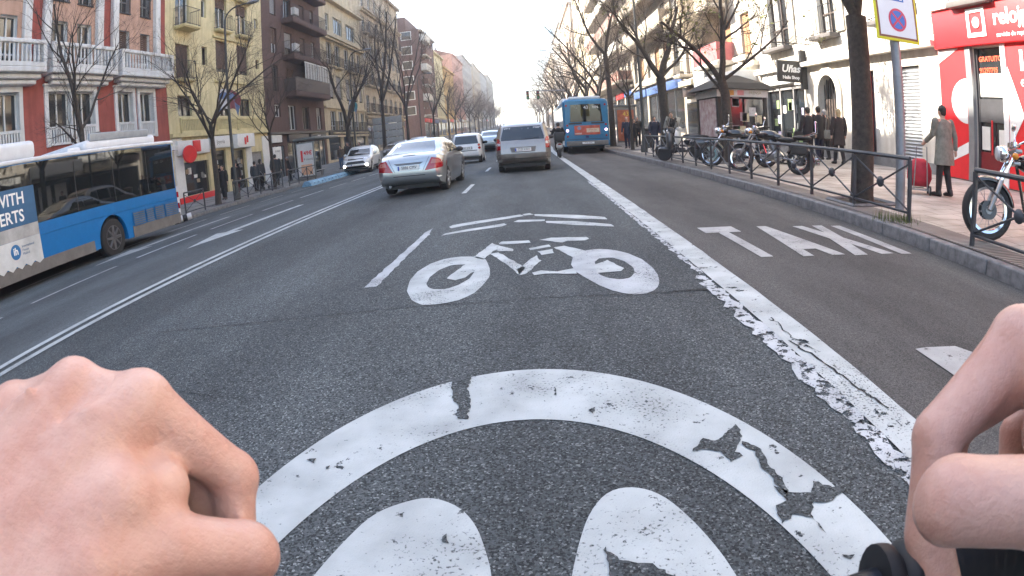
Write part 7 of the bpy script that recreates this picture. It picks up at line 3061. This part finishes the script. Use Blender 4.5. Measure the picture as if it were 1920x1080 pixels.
    q.tube([(0, -.28, .60), (0, -.40, .68)], .02, CHROME, 6)
    q.ball((0, -.42, .66), (.06, .03, .045), LAMPR, 10, 8)
    q.build('tail_lamp', T)
    q = MB()
    q.tube([(-.13, .45, .25), (-.28, .55, .02)], .012, BLKP, 6)
    q.tube([(-.28, .60, .30), (.28, .60, .30)], .014, CHROME, 6)
    q.build('side_stand', T)
    if style == 'rack':
        q = MB()
        for s in (-1, 1):
            q.tube([(s*.10, -.1, .88), (s*.10, -.42, 1.0), (s*.08, -.40, 1.25)], .011, CHROME, 6)
        q.tube([(-.08, -.40, 1.25), (.08, -.40, 1.25)], .011, CHROME, 6)
        q.build('rack', T)
        q = MB()
        for s in (-1, 1):
            q.rbox(s*.16-.06 if s > 0 else -.24, -.25, .45, s*.16+.08 if s > 0 else -.10, .18, .74, SEATM, .04)
        q.build('saddlebag', T)
    return T


motorcycle('chrome cruiser motorcycle with black mudguard behind the short railing, at the picture edge', 6.36, 3.96, 62, z=pave_z(5.5, 4.4), lean=7)
motorcycle('black motorcycle with chrome engine parked behind the long railing, before the newsstand', 6.20, 12.1, 48, 'rack', lean=7)
motorcycle('another black motorcycle nose to the trees, farther back than the one before the newsstand', 6.35, 14.4, 70, lean=7)


def scooter(label, x, y, face, body, group='motorcycles parked on the right pavement', z=None, box=False, cat='scooter'):
    T = thing('motor_scooter', label, cat, (x, y, pave_z(x, y) if z is None else z), (0, radians(5), radians(face)), group)
    for yy in (0, 1.25):
        b = MB()
        b.lathe([(.14, -.055), (.22, -.06), (.24, 0), (.22, .06), (.14, .055)], RUBBER, (0, yy, .24), 'x', 24)
        b.lathe([(.001, -.05), (.15, -.045), (.15, .045), (.001, .05)], RIM, (0, yy, .24), 'x', 20)
        b.build('wheel', T)
    b = MB()
    b.ball((0, .02, .58), (.16, .40, .17), body, 16, 10)
    b.rbox(-.15, .38, .28, .15, .92, .36, BLKP, .03)
    b.ball((0, 1.05, .68), (.19, .13, .33), body, 16, 10)
    b.ball((0, 1.0, 1.0), (.16, .12, .10), body, 14, 8)
    b.build('body', T, smooth=70)
    b = MB()
    b.ball((0, .10, .78), (.15, .36, .07), SEATM, 14, 8)
    b.build('seat', T, smooth=70)
    b = MB()
    b.tube([(0, 1.25, .24), (.0, 1.12, .6), (0, 1.0, 1.04)], .03, ENG, 8)
    b.tube([(-.33, .90, 1.08), (0, 1.0, 1.05), (.33, .90, 1.08)], .015, BLKP, 8)
    b.ball((0, 1.25, .40), (.09, .2, .06), body, 12, 8)
    b.build('handlebar', T)
    b = MB()
    b.ball((0, 1.12, .96), (.08, .04, .06), LAMPW, 12, 8)
    b.build('headlamp', T)
    b = MB()
    b.add([(-.2, 1.12, 1.05), (.2, 1.12, 1.05), (.16, .98, 1.48), (-.16, .98, 1.48)], [(0, 1, 2, 3)], mat('screen_plastic', (.35, .37, .38), .1, var=0))
    o = b.build('windshield', T)
    s = o.modifiers.new('thick', 'SOLIDIFY')
    s.thickness = .005
    for s_ in (-1, 1):
        b = MB()
        b.tube([(s_*.25, .93, 1.08), (s_*.3, .95, 1.25)], .007, BLKP, 5)
        b.ball((s_*.31, .95, 1.28), (.06, .02, .04), BLKP, 10, 6)
        b.build('mirror', T)
    b = MB()
    b.ball((0, -.36, .66), (.09, .03, .04), LAMPR, 10, 6)
    b.build('tail_lamp', T)
    if box:
        b = MB()
        b.rbox(-.24, -.55, .80, .24, -.08, 1.22, BLKP, .04)
        b.build('top_box', T)
    return T


scooter('black scooter with pale windshield behind the far end of the long railing', 5.85, 19.6, 60, MBLK)
scooter('dark scooter beside the thick forked tree at the railing', 5.6, 17.9, 75, paint_mat('scooter_grey', (.05, .05, .055)))
scooter('white scooter parked between the two forked trees', 6.9, 22.2, 50, paint_mat('white_paint', (0.66, 0.67, 0.68)))
# rider between minivan and bus
sx_, sy_ = 1.52, 27.2
T = scooter('delivery scooter with a dark box riding between the minivan and the bus', sx_, sy_, 0, paint_mat('white_paint', (0.66, 0.67, 0.68)), group=None, z=road_z(sx_, sy_), box=True)
T.rotation_euler = (0, 0, 0)
R = person('motor scooter rider in black with a dark helmet, between the minivan and the bus', sx_, sy_+.15, 1.72, 0, BLACKC, .80, BLACKC, mat('helmet_black', (.02, .02, .022), .25), z=road_z(sx_, sy_)-.02,
           armpose=[((-.30, .20, 1.18), (-.30, .55, 1.08)), ((.30, .20, 1.18), (.30, .55, 1.08))])
# seat the rider: thighs forward, feet on the floorboard
for ch in list(R.children):
    if ch.name.startswith(('trousers', 'shoe')):
        bpy.data.objects.remove(ch)
    elif ch.name.startswith('body'):
        bpy.data.objects.remove(ch)
b = MB()
b.ball((0, .02, 1.60), (.078, .098, .115), SKIN, 12, 8)
b.ball((0, .12, 1.585), (.014, .02, .02), SKIN, 8, 6)
b.caps([(0, 0, .88), (0, 0, 1.34), (0, .0, 1.53)], [.12, .12, .055], SKIN)
b.caps([(-.185, 0, 1.4), (0, 0, 1.4), (.185, 0, 1.4)], [.05, .07, .05], SKIN)
for s in (-1, 1):
    b.caps([(s*.185, 0, 1.4), (s*.30, .20, 1.18), (s*.30, .52, 1.09)], [.05, .04, .03], SKIN)
    for k in range(4):
        b.caps([(s*.30+.02*k-.03, .56, 1.10), (s*.30+.02*k-.03, .62, 1.08), (s*.30+.02*k-.03, .60, 1.05)], [.011, .010, .009], SKIN, 6)
    b.caps([(s*.27, .54, 1.09), (s*.235, .58, 1.08)], [.012, .01], SKIN, 6)
    b.caps([(s*.06, 0, .90), (s*.13, .40, .84), (s*.13, .48, .44)], [.09, .06, .04], SKIN)
    b.caps([(s*.13, .48, .44), (s*.13, .62, .41)], [.04, .03], SKIN)
b.build('body', R, remesh=.013, relax=3)
b = MB()
for s in (-1, 1):
    b.caps([(s*.06, 0, .92), (s*.13, .40, .86), (s*.13, .48, .48)], [.115, .08, .06], BLACKC)
b.build('trousers', R, remesh=.016, relax=3)
for s in (-1, 1):
    b = MB()
    b.caps([(s*.13, .46, .43), (s*.13, .64, .41)], [.05, .042], SHOE)
    b.build('shoe', R, remesh=.016, relax=2)
# ------------------------------------------------------------------ the rider's bicycle and the rider
HS = mat('rider_skin', (0.62, 0.41, 0.33), 0.42, var=0.10, scale=17, bump=0.5, bscale=420, bdist=0.001, tint=(0.50, 0.25, 0.185))
MATS['rider_skin'].node_tree.nodes['Principled BSDF'].inputs['Subsurface Weight'].default_value = 0.12
MATS['rider_skin'].node_tree.nodes['Principled BSDF'].inputs['Subsurface Radius'].default_value = (0.012, 0.005, 0.003)
_nt = MATS['rider_skin'].node_tree                # fine creases of the skin
_vo = _nt.nodes.new('ShaderNodeTexVoronoi')
_vo.feature = 'DISTANCE_TO_EDGE'
_vo.inputs['Scale'].default_value = 620
_mp = _nt.nodes.new('ShaderNodeMapping')
_mp.inputs['Scale'].default_value = (1.0, 0.55, 1.0)
_tc = [n for n in _nt.nodes if n.type == 'TEX_COORD'][0]
_nt.links.new(_tc.outputs['Object'], _mp.inputs['Vector'])
_nt.links.new(_mp.outputs['Vector'], _vo.inputs['Vector'])
_rp = _nt.nodes.new('ShaderNodeMapRange')
_rp.inputs['From Max'].default_value = 0.12
_nt.links.new(_vo.outputs['Distance'], _rp.inputs['Value'])
_b2 = _nt.nodes.new('ShaderNodeBump')
_b2.inputs['Strength'].default_value = 0.22
_b2.inputs['Distance'].default_value = 0.00022
_nt.links.new(_rp.outputs['Result'], _b2.inputs['Height'])
_b1 = [n for n in _nt.nodes if n.type == 'BUMP' and n != _b2][0]
_nt.links.new(_b1.outputs['Normal'], _b2.inputs['Normal'])
_nt.links.new(_b2.outputs['Normal'], _nt.nodes['Principled BSDF'].inputs['Normal'])
NAIL = mat('finger_nail', (0.55, 0.33, 0.27), 0.3, var=0.03)
GRIP = mat('rubber_grip', (0.012, 0.013, 0.016), 0.6, var=0.1)
BARM = mat('bar_black', (0.02, 0.024, 0.035), 0.35, 0.4, var=0.05)
FRAMEP = paint_mat('bicycle_blue', (.02, .05, .12), .3)


def E(x, y, z):
    return Vector((x, y, z+1.25))


BIKE = thing('bicycle', "rider's own bicycle: dark handlebar with ribbed black grip at the lower picture edge", 'bicycle', (0, 0, 0))
b = MB()
b.tube([E(-.31, .085, -.136), E(-.16, .108, -.138), E(-.07, .112, -.147), E(0, .105, -.156), E(.07, .112, -.147), E(.16, .108, -.138), E(.31, .085, -.136)], .0100, BARM, 12)
hb = b.build('handlebar', BIKE)
for s in (-1, 1):
    b = MB()
    a0, a1 = E(s*.108, .1120, -.1415), E(s*.262, .092, -.137)
    d = (a1-a0)
    pts, rad = [], []
    n = 60
    for k in range(n+1):
        t = k/n
        pts.append(a0+d*t)
        if t < .16:
            r = .0138+.0014*(1 if (k % 3) else -1)
        else:
            r = .0152+.0007*(1 if k % 2 else -1)
        if t > .95 or t < .02:
            r = .0158
        rad.append(r)
    b.tube(pts, rad, GRIP, 22)
    b.build('grip', hb, smooth=60)
    b = MB()                                     # brake lever with its clamp
    b.tube([E(s*.042, .111, -.1435), E(s*.054, .1115, -.142)], .0165, BARM, 14)
    b.tube([E(s*.05, .118, -.155), E(s*.09, .145, -.185), E(s*.13, .150, -.188), E(s*.17, .150, -.176), E(s*.23, .130, -.176)], [.008, .007, .006, .006, .006], BARM, 8)
    b.build('brake_lever', hb)
b = MB()
b.tube([E(0, .105, -.150), E(0, .03, -.165), E(0, -.005, -.17)], .017, BARM, 10)
b.tube([E(0, -.01, -.15), E(0, .04, -.33)], .021, FRAMEP, 12)
b.build('stem', BIKE)
b = MB()
b.tube([E(0, .02, -.25), E(0, -.45, -.33)], .018, FRAMEP, 10)
b.tube([E(0, .04, -.32), E(0, -.38, -.95)], .020, FRAMEP, 10)
b.tube([E(0, -.47, -.18), E(0, -.38, -.95)], .016, FRAMEP, 10)
for s in (-1, 1):
    b.tube([E(s*.02, -.45, -.36), E(s*.06, -.80, -.92)], .009, FRAMEP, 8)
    b.tube([E(s*.03, -.38, -.95), E(s*.06, -.80, -.92)], .010, FRAMEP, 8)
b.build('frame', BIKE)
b = MB()
for s in (-1, 1):
    b.tube([E(s*.03, .045, -.36), E(s*.055, .08, -.55), E(s*.055, .16, -.92)], [.015, .014, .010], BARM, 8)
b.tube([E(-.05, .05, -.38), E(.05, .05, -.38)], .018, BARM, 8)
b.build('fork', BIKE)
for y in (.16, -.80):
    b = MB()
    n = 40
    b.lathe([(.29, -.016), (.33, -.02), (.345, 0), (.33, .02), (.29, .016), (.29, -.016)], RUBBER, (0, y, .345), 'x', n)
    for k in range(16):
        a = 2*pi*k/16
        b.tube([(.0, y, .345), (0, y+.29*cos(a), .345+.29*sin(a))], .0015, STEEL, 4, cap=False)
    b.build('wheel', BIKE)
b = MB()
b.ball(tuple(E(0, -.50, -.14)), (.07, .13, .03), SEATM, 14, 8)
b.build('saddle', BIKE)
b = MB()
b.lathe([(.001, -.01), (.085, -.01), (.085, .01), (.001, .01)], ENG, (.06, -.38, .30), 'x', 20)
b.tube([(.09, -.38, .30), (.09, -.25, .20)], .01, ENG, 8)
b.rbox(.09, -.31, .17, .19, -.19, .20, BLKP, .008)
b.tube([(-.09, -.38, .30), (-.09, -.51, .40)], .01, ENG, 8)
b.rbox(-.19, -.57, .38, -.09, -.45, .41, BLKP, .008)
b.build('crank', BIKE)

RIDER = thing('person', "rider whose bare hands grip the handlebar at both lower corners", 'person', (0, 0, 0))
b = MB()


def C(P, R, n=14):
    b.caps([E(*p) if not isinstance(p, Vector) else p for p in P], R, HS, n)


def hull(P, R, n=12):                           # fill between several points: capsules over all pairs
    for i in range(len(P)):
        for j in range(i+1, len(P)):
            C([P[i], P[j]], [R[i], R[j]], n)


# ---- left hand
MC = [(-.135, .142, -.072), (-.160, .134, -.064), (-.184, .119, -.067), (-.203, .101, -.078)]      # knuckles, index to little
WR = (-.215, .030, -.112)
WRi = (-.185, .036, -.118)
CM = (-.165, .062, -.112)                      # thumb root
for k, m_ in enumerate(MC):
    C([WR if k > 1 else WRi, Vector(E(*m_)).lerp(E(*(WR if k > 1 else WRi)), .5)+Vector((0, 0, .004)), m_], [.021, .0165, .0138-.0006*k])
for k in range(3):
    C([MC[k], MC[k+1]], [.0105, .0100])
hull([WR, WRi, tuple(Vector(MC[0])+Vector((.004, -.03, -.020))), tuple(Vector(MC[3])+Vector((0, -.02, -.018)))], [.021, .021, .016, .016])
PIPS = [(-.114, .156, -.107), (-.131, .157, -.108), (-.158, .147, -.108), (-.190, .125, -.112)]
DIPS = [(-.117, .141, -.140), (-.1325, .141, -.143), (-.158, .133, -.143), (-.188, .113, -.143)]
TIPS = [(-.126, .120, -.152), (-.141, .120, -.155), (-.165, .111, -.155), (-.190, .093, -.152)]
for k in range(4):
    C([MC[k], PIPS[k], DIPS[k], TIPS[k]], [.0125-.0006*k, .0106-.0004*k, .0092-.0004*k, .0082-.0003*k])
    C([PIPS[k]], [.0112-.0004*k])
C([CM, (-.134, .090, -.103), (-.119, .112, -.1085), (-.1015, .131, -.1225)], [.0205, .0155, .0132, .0118])
C([(-.131, .098, -.097), (-.124, .128, -.094)], [.0115, .0100])
for k in range(4):                              # tendons across the back of the hand
    C([tuple(Vector(MC[k])+Vector((-.004, -.020, .0085))), tuple(Vector(MC[k]).lerp(Vector(WR), .62)+Vector((0, 0, .0150)))], [.0022, .0034], 8)
C([(-.1015, .131, -.1225)], [.0126])
C([(-.119, .112, -.1085)], [.0142])
C([CM, tuple(Vector(MC[0])+Vector((-.006, -.032, -.018)))], [.019, .013])       # web of the thumb
C([(-.134, .090, -.105), tuple(Vector(MC[0])+Vector((-.004, -.026, -.018)))], [.011, .010])
# forearm and upper arm
C([WR, (-.245, -.04, -.135), (-.31, -.17, -.19)], [.029, .036, .042], 18)
C([WRi, (-.215, -.04, -.14)], [.024, .034], 18)
# ---- right hand
sMC = [(.162, .126, -.064), (.180, .112, -.058), (.203, .098, -.058), (.221, .080, -.068)]
sWR, sWRi = (.225, .010, -.108), (.196, .016, -.114)
sCM = (.170, .040, -.098)
for k, m_ in enumerate(sMC):
    C([sWR if k > 1 else sWRi, Vector(E(*m_)).lerp(E(*(sWR if k > 1 else sWRi)), .5)+Vector((0, 0, .004)), m_], [.021, .0165, .0136-.0006*k])
for k in range(3):
    C([sMC[k], sMC[k+1]], [.0128, .0124])
hull([sWR, sWRi, tuple(Vector(sMC[0])+Vector((0, -.03, -.018))), tuple(Vector(sMC[3])+Vector((0, -.02, -.018)))], [.021, .021, .016, .016])
sPIP = [(.1275, .126, -.092), (.1415, .134, -.095), (.178, .126, -.102), (.204, .107, -.108)]
sDIP = [(.124, .112, -.122), (.139, .121, -.129), (.175, .115, -.136), (.201, .097, -.138)]
sTIP = [(.130, .096, -.140), (.147, .101, -.150), (.178, .095, -.152), (.202, .078, -.150)]
for k in range(4):
    C([sMC[k], sPIP[k], sDIP[k], sTIP[k]], [.0122-.0005*k, .0104-.0004*k, .0092-.0004*k, .0082-.0003*k])
C([sCM, (.140, .056, -.082), (.1195, .073, -.0825), (.1010, .0855, -.0845)], [.0195, .0148, .0124, .0122])
C([(.1010, .0855, -.0845)], [.0128])
C([sCM, tuple(Vector(sMC[0])+Vector((0, -.036, -.018)))], [.018, .013])
C([sWR, (.255, -.05, -.135), (.32, -.18, -.19)], [.029, .036, .042], 18)
C([sWRi, (.225, -.05, -.14)], [.024, .034], 18)
# ---- the rest of the rider, behind the camera
for s in (-1, 1):
    C([(s*.315, -.175, -.19), (s*.27, -.40, .06), (s*.19, -.46, .13)], [.042, .052, .055], 14)
    C([(s*.08, -.52, -.22), (s*.11, -.16, -.42), (s*.10, -.30 if s > 0 else -.46, -.86)], [.085, .062, .042], 12)
    C([(s*.10, -.30 if s > 0 else -.46, -.90 if s > 0 else -.82), (s*.11, -.15 if s > 0 else -.31, -.97 if s > 0 else -.85)], [.042, .032], 10)
C([(0, -.55, -.12), (0, -.53, .02), (0, -.47, .12)], [.13, .12, .12], 14)
C([(-.19, -.46, .13), (0, -.46, .15), (.19, -.46, .13)], [.055, .07, .055], 12)
C([(0, -.46, .16), (0, -.42, .27)], [.058, .055], 12)
b.ball(tuple(E(0, -.40, .36)), (.075, .095, .115), HS, 16, 12)
b.ball(tuple(E(0, -.30, .345)), (.014, .02, .02), HS, 8, 6)
body = b.build('body', RIDER, remesh=.0023, relax=7)
# garments (out of the picture)
b = MB()
for s in (-1, 1):
    b.caps([E(s*.19, -.46, .13), E(s*.27, -.40, .06), E(s*.30, -.22, -.15)], [.075, .066, .055], NAVY, 12)
b.caps([E(0, -.55, -.16), E(0, -.53, .02), E(0, -.47, .13)], [.155, .15, .14], NAVY, 14)
b.build('jacket', RIDER, remesh=.014, relax=4)
b = MB()
for s in (-1, 1):
    b.caps([E(s*.07, -.53, -.20), E(s*.11, -.16, -.42), E(s*.10, -.30 if s > 0 else -.46, -.82 if s > 0 else -.78)], [.11, .078, .055], BLACKC, 12)
b.build('trousers', RIDER, remesh=.014, relax=4)
b = MB()
b.ball(tuple(E(0, -.42, .40)), (.10, .125, .10), MATS['cloth_grey'], 16, 10)
b.build('helmet', RIDER, smooth=80)
for s in (-1, 1):
    b = MB()
    b.caps([E(s*.10, -.32 if s > 0 else -.48, -.94 if s > 0 else -.84), E(s*.11, -.13 if s > 0 else -.29, -.99 if s > 0 else -.88)], [.05, .042], SHOE, 10)
    b.build('shoe', RIDER)
# ------------------------------------------------------------------ the air of the street, which bleaches its far end
hm = bpy.data.materials.new('street_haze')
hm.use_nodes = True
hn = hm.node_tree
for nd in list(hn.nodes):
    if nd.type == 'BSDF_PRINCIPLED':
        hn.nodes.remove(nd)
pv = hn.nodes.new('ShaderNodeVolumePrincipled')
pv.inputs['Color'].default_value = (0.95, 0.96, 1.0, 1)
pv.inputs['Density'].default_value = 0.0009
pv.inputs['Anisotropy'].default_value = 0.45
hn.links.new(pv.outputs[0], hn.nodes['Material Output'].inputs['Volume'])
b = MB()
b.box(-70, -60, -6, 70, 760, 46, hm)
tag(b.build('haze', smooth=0), kind='stuff')
S.cycles.volume_bounces = 1
S.cycles.volume_step_rate = 4.0
